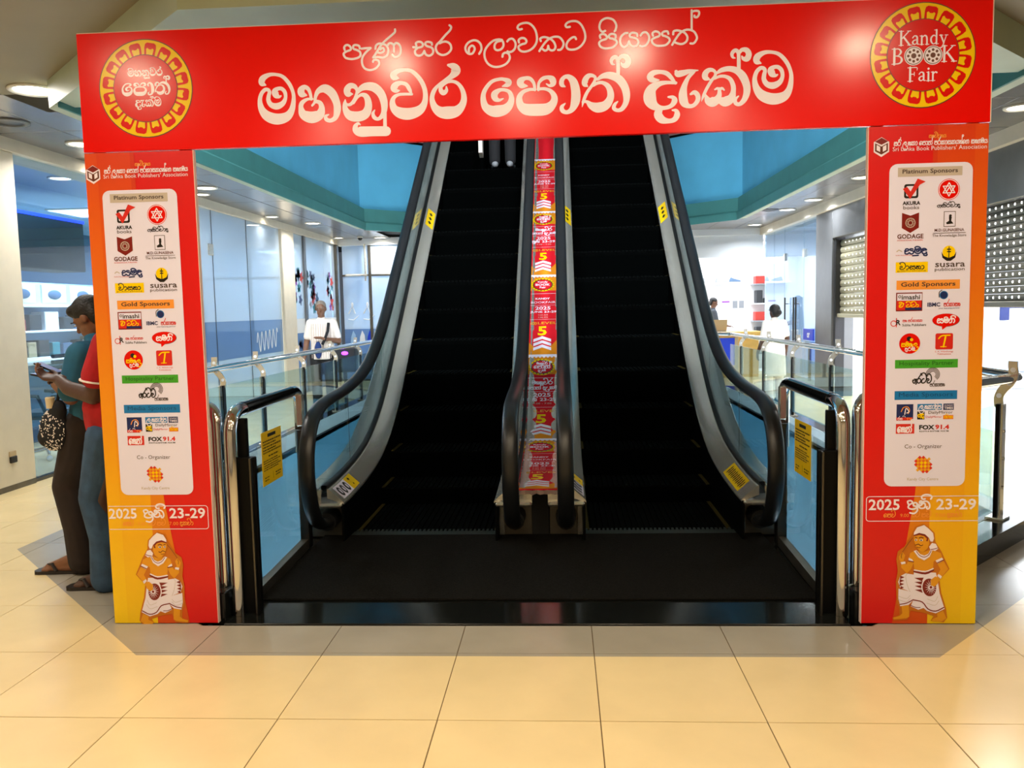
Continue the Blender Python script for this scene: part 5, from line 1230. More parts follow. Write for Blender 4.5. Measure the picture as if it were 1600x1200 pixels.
    a = item('black dR monogram, Subha Publishers'); x, z = C(184, 532); a.ringp(x, z-W(1), W(3.4), W(4.5), 'p_tick', 20); a.stroke([(x+W(4), z+W(6.5)), (x+W(4), z-W(6))], 'p_tick', W(1.2)); txt(a, 'R', 187.5, 194, 531.5, 'p_black', .03, 13); sn(a, 'sa ha sp pa ra ka aa sa ka', 196, 224, 529, 3, 'p_tick', .2); txt(a, 'Subha Publishers', 196, 230, 535, 'p_black', .01, 4.5)
    a = item('red speech oval logo'); x, z = C(257, 528); a.disc(x, z, W(19.5), 'p_maroon', W(9.6)); a.up(); a.disc(x-W(.5), z+W(.3), W(19), 'p_red', W(9.2)); a.poly([(x-W(6), z-W(7)), (x-W(5), z-W(14)), (x+W(3), z-W(8))], 'p_red'); a.up(); sn(a, 'sa ma ga i', 244, 269, 529, 6, 'p_white', .27)
    a = item('red disc logo with a bird'); x, z = C(209, 562.5); a.disc(x, z, W(15), 'p_red').up(); a.disc(x-W(1), z+W(7), W(3.5), 'p_black', n=12); a.disc(x+W(2.5), z+W(5.5), W(2.4), 'p_yellow', n=10); sn(a, 'sa ma na la', 197, 221.5, 564.5, 5, 'p_yellow', .22); sn(a, 'da ra ma', 203, 217, 571, 4, 'p_white', .2)
    a = item('red square T logo'); box(a, 244.5, 269.5, 547.5, 571, 'p_tick', 2.5); a.up(); x, z = C(257, 559); a.stroke([(x-W(8), z+W(4)), (x-W(3), z+W(8)), (x+W(8), z+W(8.5))], 'p_yellow', W(1.8)); a.stroke([(x+W(2), z+W(8)), (x-W(1), z-W(8))], 'p_yellow', W(2.4)); a.stroke([(x-W(5), z-W(8)), (x+W(3), z-W(8))], 'p_yellow', W(1.2)); txt(a, 'S. A. Wijethunga', 245, 271, 574.5, 'p_tick', 0, 2.6); txt(a, 'Publications', 249, 268, 577.8, 'p_tick', 0, 2)
    bar('green Hospitality Partner bar', 'Hospitality Partner', 190, 279.5, 586, 598.5, 'p_green', 'p_dkgreen', 0.)
    a = item('black brush lettering logo with grey arcs'); x, z = C(245, 608)
    for r in (4.5, 6.2, 7.9, 9.6): a.stroke([(x+W(r)*math.cos(t), z+W(r)*math.sin(t)) for t in [math.radians(190-24*k) for k in range(11)]], 'p_txt', W(.9))
    a.up(); sn(a, 'a ra ta va', 217.5, 244, 617.5, 6.5, 'p_black', .26); sn(a, 'pa ra ka aa sa na', 242, 263, 623.5, 4, 'p_txt', .2)
    bar('blue Media Sponsors bar', 'Media Sponsors', 193, 282.5, 632, 645, 'p_blue', 'p_dkblue', 0.)
    a = item('dark square television logo'); box(a, 198.5, 222.5, 652, 676, 'p_navy'); a.up(); box(a, 199, 222, 671.5, 675.8, 'p_tick'); x, z = C(211, 661); a.stroke([(x-W(6), z-W(2)), (x-W(3), z+W(4)), (x+W(3), z+W(5)), (x+W(6), z), (x+W(4), z-W(5))], 'p_orange', W(1.2)); a.stroke([(x-W(1), z-W(6)), (x+W(1), z+W(3)), (x+W(5), z-W(2)), (x+W(2), z-W(4))], 'p_white', W(1.3)); txt(a, 'TV', 213, 221, 673.7, 'p_orange', .02, 3.5); sn(a, 'ra sa ta', 201, 212, 673.8, 2.6, 'p_white', .22)
    a = item('cluster of newspaper name plates'); box(a, 227, 262, 651.5, 660.5, 'p_blue'); box(a, 263.5, 278.5, 651, 660.5, 'p_navy'); box(a, 228, 238.5, 662.5, 674.5, 'p_black'); box(a, 264.5, 279, 668, 674, 'p_orange2'); a.up(); sn(a, 'la na ka aa da i pa', 229, 260.5, 656.3, 5.2, 'p_white', .2); txt(a, 'SUNDAY', 265, 277.5, 653.6, 'p_white', .0, 3); txt(a, 'TIMES', 265, 277.5, 657.5, 'p_white', .02, 3.6); sn(a, 'a da', 229, 237.5, 668.5, 5, 'p_yellow', .24); txt(a, 'DailyMirror', 243, 278, 664.5, 'p_txt', .0, 5.5); txt(a, 'DailyMirror', 240, 263, 671, 'p_tick', 0, 4); sn(a, 'ra va aa ka', 266, 278, 671, 3, 'p_yellow', .22)
    a = item('red radio name plate'); box(a, 199.5, 226, 681, 695.5, 'p_tick'); a.up(); sn(a, 'e na tha hal', 202, 222, 689.5, 8, 'p_white', .22)
    a = item('FOX91.4 radio logo'); txt(a, 'FOX', 232, 254, 686, 'p_black', .045, 7); txt(a, '91.4', 254.5, 274.5, 685.5, 'p_tick', .04, 7); txt(a, 'ROOTS & RHYTHM  FOX FM', 232.5, 274.5, 691.8, 'p_black', .02, 2.2)
    a = item('Co - Organizer caption'); txt(a, 'Co - Organizer', 213.5, 267, 715, 'p_txt', 0, 8.5)
    a = item('orange woven diamond mark, Kandy City Centre'); x, z = C(242.5, 741); q = W(2.6)
    for i in range(-3, 4):
        for j in range(-3, 4):
            if abs(i)+abs(j) > 4 or (abs(i) == 3 and abs(j) == 1) : continue
            cx, cz = x+(i-j)*q*1.02, z+(i+j)*q*1.02; hor = (i+j) % 2 == 0; a.poly([(cx-q*1.05, cz), (cx, cz-q*1.05), (cx+q*1.05, cz), (cx, cz+q*1.05)], ('p_tick' if hor and abs(i)+abs(j) > 2 else 'p_orange2') if hor else ('p_yellow' if abs(i)+abs(j) < 3 else 'p_gold'))
    txt(a, 'Kandy City Centre', 221, 266, 763, 'p_grey', .01, 6)
    return out
def date_box(x0c, x1c):
    """date lettering; x0c..x1c the board, the frame runs off the outer edge"""
    a = Art(); B = board; xa, za = B(170, 792); xb, zb = B(326.5, 825); w_ = .0032
    xl, xr, zt, zn = xa, xb, B(250, 790.5)[1], B(250, 826.5)[1]; r = .014
    P = [(xl, zt), (xr-r, zt)]+[(xr-r+r*math.sin(math.radians(18*k)), zt-r+r*math.cos(math.radians(18*k))) for k in range(6)]+[(xr-r+r*math.cos(math.radians(18*k)), zn+r-r*math.sin(math.radians(18*k))) for k in range(6)]+[(xl, zn)]
    for p, q in zip(P[:-1], P[1:]): a.stroke([p, q], 'p_white', w_)
    y = 802; m = lambda x: B(x, y)[0]; z = B(245, y)[1]
    a.fit('2025', m(170.5), m(214), z, 'p_white', .02, .052); a.fit('23-29', m(265), m(321), z, 'p_white', .02, .052)
    sinhala(a, 'ja na i', m(225), m(256), z-.022, .04, 'p_white', .19)
    y = 818; z = B(245, y)[1]; sinhala(a, 'e pa va sp', m(193), m(212), z-.008, .016, 'p_orange', .2); a.fit('9.00', m(216), m(228), z, 'p_orange', 0, .017); sinhala(a, 'sa i ta', m(232), m(243), z-.008, .016, 'p_orange', .2); sinhala(a, 'pa va', m(246), m(259), z-.008, .016, 'p_orange', .2); a.fit('7.00', m(265), m(279), z, 'p_orange', 0, .017); sinhala(a, 'da ka va aa', m(282), m(302), z-.008, .016, 'p_orange', .2)
    return a
def column(left):
    nm = 'left' if left else 'right'
    if left: xs = [board(*p)[0] for p in ((134, 243), (178, 974), (299, 238), (342, 972))]; x0, x1 = (xs[0]+xs[1])/2, (xs[2]+xs[3])/2
    else: xs = [board(*p)[0] for p in ((1360, 195), (1344, 970), (1546, 192), (1523, 970))]; x0, x1 = (xs[0]+xs[1])/2, (xs[2]+xs[3])/2
    zt = HZ0-.004
    col = MB().bbox(x0, x1, BYF+.0008, BYF+.028, .004, zt, .0015).build('column_board', 'p_col_c', arch); col['label'] = nm+' printed column board'
    xi = x1 if left else x0
    MB().box(min(xi, xi+(.003 if left else -.003)), max(xi, xi+(.003 if left else -.003)), BYF+.002, BYF+.027, .004, zt).build('board_edge', 'p_foam', arch)
    # coloured ground: yellow-orange outer field, orange wedge, red inner field
    fx = lambda u: (x0+(x1-x0)*u) if left else (x1-(x1-x0)*u)
    G = Art(); G.poly([(fx(0), .004), (fx(.42), .004), (fx(.42), zt), (fx(0), zt)], 'p_col_a'); G.poly([(fx(.42), .004), (fx(.73), .004), (fx(.55), .62), (fx(.46), zt*.55), (fx(.46), zt), (fx(.42), zt)], 'p_col_b'); G.up(); G.poly([(fx(.0), .004), (fx(.13), .004), (fx(.11), zt), (fx(0), zt)], 'p_col_a2')
    G.build('printed_ground', col, onboard, base=.0004, lift=.0003)
    # white sponsor sheet
    pa, pb = board(216, 297), board(243, 772); ctr = None
    dx = 0. if left else (board(1453, 268)[0]-board(217, 309)[0]); dzz = 0. if left else (board(1453, 268)[1]-board(217, 309)[1])
    S = Art(); sx0, sx1 = board(159, 400)[0], board(281, 400)[0]; sx0, sx1 = board(166, 400)[0], board(282, 400)[0]
    S.rrect(sx0, sx1, board(243, 773)[1], board(216, 296.5)[1], .035, 'p_panel'); S.moved(dx, dzz).build('sponsor_sheet', col, onboard, base=.0014, label='white rounded sponsor sheet')
    for lbl, a in LOGOS: a.moved(dx, dzz).build('sponsor_logo' if 'lettering' not in lbl and 'caption' not in lbl else 'sponsor_lettering', col, onboard, base=.0022, lift=.0004, label=lbl)
    D = DATE if left else DATE.moved(board(1440, 788)[0]-board(248, 802)[0], board(1440, 788)[1]-board(248, 802)[1])
    if not left:   # frame opens to the right on this board
        D = Art(); xl, zt_ = board(1353.5, 776); xr = x1-.001; zn = board(1400, 814)[1]; r = .014; w_ = .0032
        P = [(xr, zt_), (xl+r, zt_)]+[(xl+r-r*math.sin(math.radians(18*k)), zt_-r+r*math.cos(math.radians(18*k))) for k in range(6)]+[(xl+r-r*math.cos(math.radians(18*k)), zn+r-r*math.sin(math.radians(18*k))) for k in range(6)]+[(xr, zn)]
        for p, q in zip(P[:-1], P[1:]): D.stroke([p, q], 'p_white', w_)
        T = Art(); T.sh = [s_ for s_ in DATE.sh if len(s_[1]) > 26 or s_[0] == 'p_orange']; off = board(1357, 788)[0]-board(170.5, 802)[0]; T2 = T.moved(off, board(1440, 788)[1]-board(248, 802)[1]); D.sh += T2.sh
        D.sh = [(m, [(min(p[0], x1-.001), *p[1:]) for p in V], F, l) for m, V, F, l in D.sh]
    D.build('date_lettering', col, onboard, base=.0022, label='white framed date, 2025 and 23-29')
    if left: F_ = DRUM
    else:
        xm = board(248, 905)[0]; F_ = DRUM.mirrored(xm).moved(board(1444, 897)[0]-xm, board(1444, 897)[1]-board(248, 905)[1])
    F_.build('drummer_figure', col, onboard, base=.0026, lift=.0004, label='printed drummer in a white turban and skirt')
LOGOS = logos(); DATE = date_box(0, 0); DRUM = drummer()
column(True); column(False)

# ------------------------------------------------------------------ printed runner between the escalators
RUNY = [1.70+.1*i for i in range(90)]
rz_ = lambda y: hz(max(y, 1.95))-.575
def arclen():
    s_ = 0; T = [(0, RUNY[0])]
    for a, c in zip(RUNY[:-1], RUNY[1:]): s_ += math.hypot(c-a, rz_(c)-rz_(a)); T.append((s_, c))
    return T
ARC = arclen()
def onrun(u, s_, h):
    """u across (m), s_ along (m), h above"""
    y = interp(ARC, s_); e = .02; t = Vector((0, 2*e, rz_(y+e)-rz_(y-e))).normalized(); n = Vector((0, -t.z, t.y)); return (RXC+u, y+n.y*h, rz_(y)+n.z*h)
RXC = -.297; RWD = .142
run = thing('printed_runner', 'long red and orange printed banner laid up the slope between the two escalators', 'banner', (RXC, 1.9, .3))
b = MB(); L_ = [ARC[0][0]+.05*i for i in range(int(ARC[-1][0]/.05))]
vs = []; fs = []
for s_ in L_: vs += [onrun(-RWD-.004, s_, 0), onrun(RWD+.004, s_, 0), onrun(RWD+.004, s_, .006), onrun(-RWD-.004, s_, .006)]
for i in range(len(L_)-1):
    for j in range(4): fs.append((4*i+j, 4*i+(j+1) % 4, 4*i+4+(j+1) % 4, 4*i+4+j))
fs += [(0, 1, 2, 3), tuple(len(vs)-4+j for j in range(4))]
base = b.add(vs, fs).build('base_sheet', 'p_strip', run)
b = MB(); pts = []
for i in range(13): pts.append((RXC-RWD+.024*i, 1.69-.01*(i % 3), rz_(1.7)+.004))
b.add([p for p in pts]+[(x, y+.03, z-.03-.006*(k % 2)) for k, (x, y, z) in enumerate(pts)], [(i, i+1, 14+i, 13+i) for i in range(12)]); b.build('torn_edge', 'p_foam', run)
def runner_module(s0, english):
    A = Art(); q = RWD
    def onm(x, z, h): return onrun(x, s0+z, .006+h)
    M_ = 1.28
    for k in range(8): A.rect(-q, q, M_*k/8, M_*(k+1)/8, 'p_strip')
    A.up()
    # orange field at the top with scalloped white edge, orange waves above the start
    A.poly([(-q, .0), (-q, .20), (-q*.5, .10), (0, .14), (q*.4, .08), (q, .22), (q, .0)], 'p_strip_o')
    for k in range(3): A.rect(-q, q, 1.0+k*.09, 1.09+k*.09, 'p_strip_o')
    A.up()
    for k in range(3):
        z = .055+.062*k; A.poly([(-q*.58, z), (0, z+.045), (q*.58, z), (q*.58, z+.042), (0, z+.087), (-q*.58, z+.042)], 'p_white')
    A.up(); A.fit('5', -q*.30, q*.30, .345, 'p_yellow', .03, .14); A.fit('@LEVEL', -q*.82, q*.96, .462, 'p_gold', .01, .05)
    if english:
        A.fit('2025', -q*.5, q*.55, .705, 'p_white', .02, .055); A.fit('JUNE 23-29', -q*.85, q*.95, .640, 'p_white', .02, .042); A.fit('9.00 AM', -q*.3, q*.35, .592, 'p_grey', 0, .02); A.fit('7.00 PM', -q*.3, q*.35, .555, 'p_grey', 0, .02)
        A.fit('KANDY', -q*.5, q*.5, .862, 'p_white', .03, .055); A.fit('BOOKFAIR', -q*.8, q*.9, .80, 'p_white', 0, .05)
    else:
        A.fit('2025', -q*.5, q*.55, .705, 'p_white', .02, .06); sinhala(A, 'ja na i', -q*.85, -q*.3, .615, .042, 'p_white', .2); A.fit('23-29', -q*.1, q*.9, .638, 'p_white', .02, .048); A.fit('9.00 - 7.00', -q*.5, q*.6, .58, 'p_grey', 0, .022)
        sinhala(A, 'ma ha nu va ra', -q*.6, q*.65, .855, .042, 'p_white', .2); sinhala(A, 'e pa aa tha hal sp da ae ka ma', -q*.92, q*.95, .785, .036, 'p_white', .2)
    A.rect(-q*.9, q*.95, .945, .949, 'p_white'); A.rect(-q*.85, q*.9, .522, .525, 'p_white'); A.rect(-q*.85, q*.9, .750, .753, 'p_white')
    # emblem
    cz = 1.10; rx, rz2 = q*.84, .115
    A.disc(0, cz, rx, 'p_yellow', rz2, n=36).up(); A.disc(0, cz, rx*.98, 'p_brown', rz2*.97, n=36).up()
    for k in range(20): t = 2*PI*k/20; A.poly([(rx*.84*math.cos(t-.1), cz+rz2*.84*math.sin(t-.1)), (rx*.97*math.cos(t-.13), cz+rz2*.97*math.sin(t-.13)), (rx*.97*math.cos(t+.13), cz+rz2*.97*math.sin(t+.13)), (rx*.84*math.cos(t+.1), cz+rz2*.84*math.sin(t+.1))], 'p_yellow')
    A.disc(0, cz, rx*.74, 'p_strip', rz2*.74, n=32).up()
    if english:
        A.fit('Kandy', -rx*.42, rx*.42, cz+.045, 'p_white', .02, .04); A.fit('BOOK', -rx*.62, rx*.62, cz, 'p_white', .03, .042); A.fit('Fair', -rx*.26, rx*.26, cz-.047, 'p_white', .02, .034)
    else:
        sinhala(A, 'ma ha nu va ra', -rx*.4, rx*.4, cz+.035, .025, 'p_white', .2); sinhala(A, 'e pa aa tha hal', -rx*.6, rx*.6, cz-.018, .04, 'p_white', .2); sinhala(A, 'da ae ka ma', -rx*.28, rx*.28, cz-.062, .024, 'p_white', .2)
    P = [(-q, M_-.03)]
    for k in range(8): P += [(-q+2*q*(k+.25)/8, M_-.045), (-q+2*q*(k+.5)/8, M_-.05), (-q+2*q*(k+.75)/8, M_-.045), (-q+2*q*(k+1)/8, M_-.03)]
    A.poly(P+[(q, M_-.004), (-q, M_-.004)], 'p_white')
    bent = []
    for m_, V, F, l in A.sh:             # cut large shapes into narrow bands so that they follow the bend
        zs = [p[1] for p in V]
        if len(F) > 1 or max(zs)-min(zs) < .05: bent.append((m_, V, F, l)); continue
        P = [tuple(p[:2]) for p in V]; k0 = int(min(zs)/.04)-1
        for k2 in range(k0, int(max(zs)/.04)+2):
            z0_ = k2*.04; _, P2 = split(P, (1, z0_), (-1, z0_)); 
            if False: pass
            a_, c_ = split(P, (-1, z0_), (1, z0_)); band = split(a_, (-1, z0_+.04), (1, z0_+.04))[1] if a_ else []
            if band: bent.append((m_, band, [tuple(range(len(band)))], l))
    A.sh = bent
    A.build('printed_section', run, onm, base=.0006, lift=.0006, label='section in '+('Latin' if english else 'Sinhala')+' lettering')
for k in range(5): runner_module(.012+1.28*k, k % 2 == 0)
# ------------------------------------------------------------------ people
def remeshed(name, b, vox, mt, parent=None, smooth=3):
    me = b.mesh(name, mt); o = bpy.data.objects.new(name, me); COL.objects.link(o)
    r = o.modifiers.new('r', 'REMESH'); r.mode = 'VOXEL'; r.voxel_size = vox
    s_ = o.modifiers.new('s', 'SMOOTH'); s_.iterations = smooth; s_.factor = .5
    dg = bpy.context.evaluated_depsgraph_get(); m2 = bpy.data.meshes.new_from_object(o.evaluated_get(dg))
    bpy.data.objects.remove(o); bpy.data.meshes.remove(me); m2.name = name
    m2.materials.clear(); m2.materials.append(MT[mt]); m2.polygons.foreach_set('use_smooth', [True]*len(m2.polygons))
    return link(name, m2, parent)
def limb(b, pts, rads):
    for (p, q, r0, r1) in zip(pts[:-1], pts[1:], rads[:-1], rads[1:]): b.capsule(p, q, r0, r1)
def hand(b, wr, d, up, side, curl=.5, sc=1.):
    """palm and five fingers. wr wrist, d finger direction, up back-of-hand normal, side thumb side"""
    wr, d, up, side = Vector(wr), Vector(d).normalized(), Vector(up).normalized(), Vector(side).normalized()
    for k in (-1.5, -.5, .5, 1.5): b.capsule(wr+side*k*.010*sc, wr+d*.075*sc+side*k*.0185*sc, .017*sc, .0125*sc, 8)
    for k, L in zip((1.5, .5, -.5, -1.5), (.065, .075, .07, .055)):
        p0 = wr+d*.078*sc+side*k*.019*sc; d1 = (d*math.cos(curl*.7)-up*math.sin(curl*.7)); p1 = p0+d1*L*.5*sc; d2 = (d*math.cos(curl*1.7)-up*math.sin(curl*1.7)); p2 = p1+d2*L*.5*sc
        b.capsule(p0, p1, .0095*sc, .009*sc, 8); b.capsule(p1, p2, .009*sc, .0075*sc, 8)
    t0 = wr+d*.025*sc+side*.028*sc; t1 = t0+(d*.6+side*.6-up*.25).normalized()*.04*sc; t2 = t1+(d*.9+side*.1-up*.4).normalized()*.032*sc
    b.capsule(t0, t1, .0125*sc, .011*sc, 8); b.capsule(t1, t2, .011*sc, .009*sc, 8)
def head(b, c, fw, up, sc=1.):
    """skull, jaw, nose, ears, lips. c centre, fw facing"""
    c, fw, up = Vector(c), Vector(fw).normalized(), Vector(up).normalized(); rt = fw.cross(up).normalized()
    R3 = Matrix((rt, fw, up)).transposed()
    b.ell(c+up*.025*sc-fw*.008*sc, (.074*sc, .093*sc, .092*sc), R3); b.ell(c-up*.045*sc+fw*.012*sc, (.058*sc, .072*sc, .075*sc), R3); b.ell(c-up*.095*sc+fw*.045*sc, (.030*sc, .028*sc, .024*sc), R3)
    b.capsule(c+up*.012*sc+fw*.078*sc, c-up*.028*sc+fw*.098*sc, .009*sc, .013*sc, 8); b.ell(c+fw*.068*sc+up*.022*sc, (.055*sc, .02*sc, .012*sc), R3)
    b.capsule(c-up*.058*sc+fw*.077*sc-rt*.016*sc, c-up*.058*sc+fw*.077*sc+rt*.016*sc, .0085*sc, None, 8)
    for s_ in (-1, 1): b.ell(c+rt*s_*.074*sc-fw*.008*sc, (.010*sc, .019*sc, .031*sc), R3)
def face(c, fw, up, parent, sc=1., hairmt='hair_black'):
    c, fw, up = Vector(c), Vector(fw).normalized(), Vector(up).normalized(); rt = fw.cross(up).normalized(); R3 = Matrix((rt, fw, up)).transposed()
    for s_ in (-1, 1):
        e = c+rt*s_*.031*sc+fw*.080*sc+up*.004*sc
        ob = MB().ell(e, (.011*sc, .006*sc, .005*sc), R3, 10).build('eye', 'eye_white', parent, True); MB().ell(e+fw*.005*sc, (.006*sc, .004*sc, .006*sc), R3, 8).build('iris', 'eye_dark', ob, True, False)
        MB().capsule(e+up*.02*sc-rt*.016*sc+fw*.006*sc, e+up*.021*sc+rt*.016*sc+fw*.004*sc, .0045*sc, None, 6).build('eyebrow', hairmt, parent, True)
def foot(b, ank, d, L=.25, sc=1.):
    ank, d = Vector(ank), Vector(d).normalized(); s_ = Vector((-d.y, d.x, 0))
    h = ank-d*.04; h.z = .045; t = ank+d*(L-.10); t.z = .032
    b.capsule(ank, h, .04, .042, 10); b.capsule(h, t, .04, .032, 10); b.capsule(ank+d*.02, t, .04, .03, 10)
    for k, l in zip((-2, -1, 0, 1, 2), (.055, .05, .045, .04, .03)): p = t+s_*k*.015; p.z = .026; q = p+d*l; q.z = .022; b.capsule(p, q, .015, .011, 8)
def sandal(parent, ank, d, L=.27, strap=True):
    ank, d = Vector(ank), Vector(d).normalized(); s_ = Vector((-d.y, d.x, 0)); P = []
    for t, w_ in ((-.36, .03), (-.33, .037), (-.1, .036), (.25, .042), (.5, .047), (.6, .04), (.645, .02)): P.append((t, w_))
    c = Vector((ank.x, ank.y, 0))+d*(L*.24); L2 = L/1.0
    pts = [c+d*t*L2+s_*w_ for t, w_ in P]+[c+d*t*L2-s_*w_ for t, w_ in reversed(P)]
    MB().poly_prism([(p.x, p.y) for p in pts], .001, .02).build('sandal_sole', 'sandal', parent)
    top = c+d*L2*.38; mid = c+d*L2*.12
    for k in (-1, 1):
        MB().tube([Vector((mid.x, mid.y, .022))+s_*k*.042, Vector((mid.x, mid.y, .062))+s_*k*.030+d*.03, Vector((top.x, top.y, .05))], .008, 6, sx=1.5).build('sandal_strap', 'sandal', parent)

# ---- person in the red polo, facing left, behind the left column
o_ = Vector((0, 0, 0)); R_y = .93
sk = MB(); head(sk, (-2.53, R_y, 1.60), (-1, 0, -.35), (-.33, 0, .95)); sk.capsule((-2.49, R_y, 1.40), (-2.51, R_y, 1.52), .052, .05)
sk.ell((-2.51, R_y, 1.22), (.12, .17, .22)); sk.ell((-2.53, R_y, .98), (.12, .16, .16))
limb(sk, [(-2.51, R_y-.19, 1.38), (-2.60, R_y-.20, 1.095), (-2.78, R_y-.12, 1.13), (-2.865, R_y-.07, 1.175)], [.055, .047, .04, .028]); limb(sk, [(-2.51, R_y+.19, 1.38), (-2.60, R_y+.20, 1.10), (-2.86, R_y+.06, 1.17)], [.055, .045, .03])
hand(sk, (-2.862, R_y-.07, 1.178), (-.9, .1, .12), (-.1, .1, -1), (0, 1, .2), .6); hand(sk, (-2.862, R_y+.06, 1.175), (-.9, -.1, .15), (.1, 0, 1), (0, -1, 0), .7)
for s_ in (-1, 1): limb(sk, [(-2.54, R_y+s_*.09, .90), (-2.66, R_y+s_*.09, .50), (-2.63, R_y+s_*.09, .09)], [.08, .058, .04])
foot(sk, (-2.66, R_y-.06, .08), (-1, 0, 0)); foot(sk, (-2.60, R_y+.12, .08), (-1, .1, 0))
p = remeshed('person', sk, .0075, 'skin_dark'); tag(p, 'person in red polo shirt and jeans with a phone, half hidden by left column', 'person')
c_ = MB(); c_.ell((-2.52, R_y, 1.20), (.16, .205, .25)); c_.ell((-2.57, R_y, 1.02), (.185, .205, .17)); c_.capsule((-2.51, R_y-.17, 1.375), (-2.51, R_y+.17, 1.375), .075); c_.capsule((-2.57, R_y, .98), (-2.57, R_y, .92), .185, .18); limb(c_, [(-2.51, R_y-.19, 1.37), (-2.575, R_y-.205, 1.20)], [.08, .076]); limb(c_, [(-2.51, R_y+.19, 1.37), (-2.57, R_y+.205, 1.2)], [.08, .076]); c_.capsule((-2.50, R_y, 1.43), (-2.505, R_y, 1.46), .07, .064)
remeshed('polo_shirt', c_, .011, 'cloth_red', p)
MB().tube([(-2.576, R_y-.205, 1.178), (-2.5775, R_y-.205, 1.170)], .082, 18).build('sleeve_trim', 'cloth_white', p)
c_ = MB(); c_.ell((-2.56, R_y, .90), (.16, .185, .13))
for s_, (kx, ax) in ((-1, (-2.70, -2.655)), (1, (-2.66, -2.60))): limb(c_, [(-2.60, R_y+s_*.085, .86), (kx, R_y+s_*.085, .52), (ax, R_y+s_*.09-.0, .30), (ax+.0, R_y+s_*.09, .07)], [.115, .082, .078, .085])
remeshed('jeans', c_, .011, 'denim', p)
sandal(p, (-2.66, R_y-.06, 0), (-1, 0, 0)); sandal(p, (-2.60, R_y+.12, 0), (-1, .1, 0))
h_ = MB(); h_.ell((-2.50, R_y, 1.645), (.105, .088, .085)); h_.ell((-2.45, R_y, 1.60), (.06, .082, .09)); remeshed('hair', h_, .009, 'hair_black', p); face((-2.53, R_y, 1.60), (-1, 0, -.35), (-.33, 0, .95), p)
ph = thing('mobile_phone', 'dark phone in the nearer hand, held by the person in red', 'phone', (-2.945, .90, 1.19)); 
def phone(t, c, d, s_, n):
    c, d, s_, n = [Vector(v).normalized() if i else Vector(v) for i, v in enumerate((c, d, s_, n))]
    def slab(L, W_, T, off): P = [c+d*L*a+s_*W_*b_+n*off for a, b_ in ((-1, -1), (1, -1), (1, 1), (-1, 1))]; return MB().prism3(P, n*T)
    slab(.075, .036, .009, 0).build('case', 'phone_black', t); slab(.070, .033, .001, .0092).build('screen', 'blue_deep', t); slab(.012, .012, .002, -.0022).build('camera_bump', 'steel_dark', t)
phone(ph, (-2.955, .90, 1.185), (-.95, 0, .22), (0, 1, 0), (.22, 0, .95))

# ---- person in the teal shirt, facing left, just beyond
T_y = 1.22
fwv, upv = Vector((-.86, 0, -.5)), Vector((-.5, 0, .86))
hc = Vector((-2.875, T_y, 1.50))
sk = MB(); head(sk, hc, fwv, upv); sk.capsule((-2.83, T_y, 1.33), (-2.87, T_y, 1.44), .055, .05)
sk.ell((-2.84, T_y, 1.15), (.12, .17, .2)); sk.ell((-2.87, T_y, .95), (.12, .16, .15))
limb(sk, [(-2.84, T_y-.18, 1.30), (-2.90, T_y-.20, 1.06), (-3.02, T_y-.12, 1.13), (-3.075, T_y-.07, 1.165)], [.052, .044, .037, .027]); limb(sk, [(-2.84, T_y+.18, 1.30), (-2.90, T_y+.18, 1.06), (-3.05, T_y+.06, 1.17)], [.052, .044, .028])
hand(sk, (-3.07, T_y-.07, 1.165), (-.85, .1, .25), (-.15, 0, -1), (0, 1, .1), .7); hand(sk, (-3.05, T_y+.06, 1.18), (-.85, -.2, .2), (.2, 0, 1), (0, -1, 0), .9)
limb(sk, [(-2.88, T_y-.08, .90), (-3.01, T_y-.08, .52), (-2.99, T_y-.07, .09)], [.085, .058, .04]); limb(sk, [(-2.87, T_y+.09, .90), (-2.93, T_y+.10, .50), (-2.90, T_y+.10, .09)], [.085, .058, .04])
foot(sk, (-3.02, T_y-.06, .08), (-1, -.02, 0), .26); foot(sk, (-2.92, T_y+.12, .08), (-1, .1, 0), .26)
p = remeshed('person', sk, .0075, 'skin_foot'); tag(p, 'person in teal shirt and brown trousers bent over a phone, left of left column', 'person')
c_ = MB(); c_.ell((-2.84, T_y, 1.14), (.15, .195, .23)); c_.ell((-2.86, T_y, .97), (.145, .185, .16)); c_.capsule((-2.84, T_y-.16, 1.31), (-2.84, T_y+.16, 1.31), .07); limb(c_, [(-2.84, T_y-.18, 1.30), (-2.895, T_y-.205, 1.10)], [.078, .07]); limb(c_, [(-2.84, T_y+.18, 1.30), (-2.895, T_y+.19, 1.10)], [.078, .07]); c_.capsule((-2.84, T_y, 1.36), (-2.85, T_y, 1.385), .068, .062); c_.capsule((-2.86, T_y, .95), (-2.86, T_y, .88), .15)
remeshed('teal_shirt', c_, .011, 'cloth_teal', p)
c_ = MB(); c_.ell((-2.87, T_y, .90), (.145, .18, .13)); limb(c_, [(-2.90, T_y-.08, .88), (-3.03, T_y-.08, .53), (-2.985, T_y-.075, .28), (-2.965, T_y-.07, .08)], [.118, .085, .083, .09]); limb(c_, [(-2.87, T_y+.09, .88), (-2.93, T_y+.10, .52), (-2.89, T_y+.10, .07)], [.118, .085, .088])
remeshed('trousers', c_, .011, 'cloth_brown', p)
sandal(p, (-3.02, T_y-.06, 0), (-1, -.02, 0), .28); sandal(p, (-2.92, T_y+.12, 0), (-1, .1, 0), .28)
h_ = MB(); R3 = Matrix((fwv.cross(upv), fwv, upv)).transposed(); h_.ell(hc+upv*.055-fwv*.02, (.088, .098, .088), R3); h_.ell(hc-fwv*.06+upv*.01, (.084, .06, .095), R3); h_.ell(hc+upv*.085+fwv*.045, (.07, .05, .04), R3); remeshed('hair', h_, .009, 'hair_black', p, 2); face(hc, fwv, upv, p)
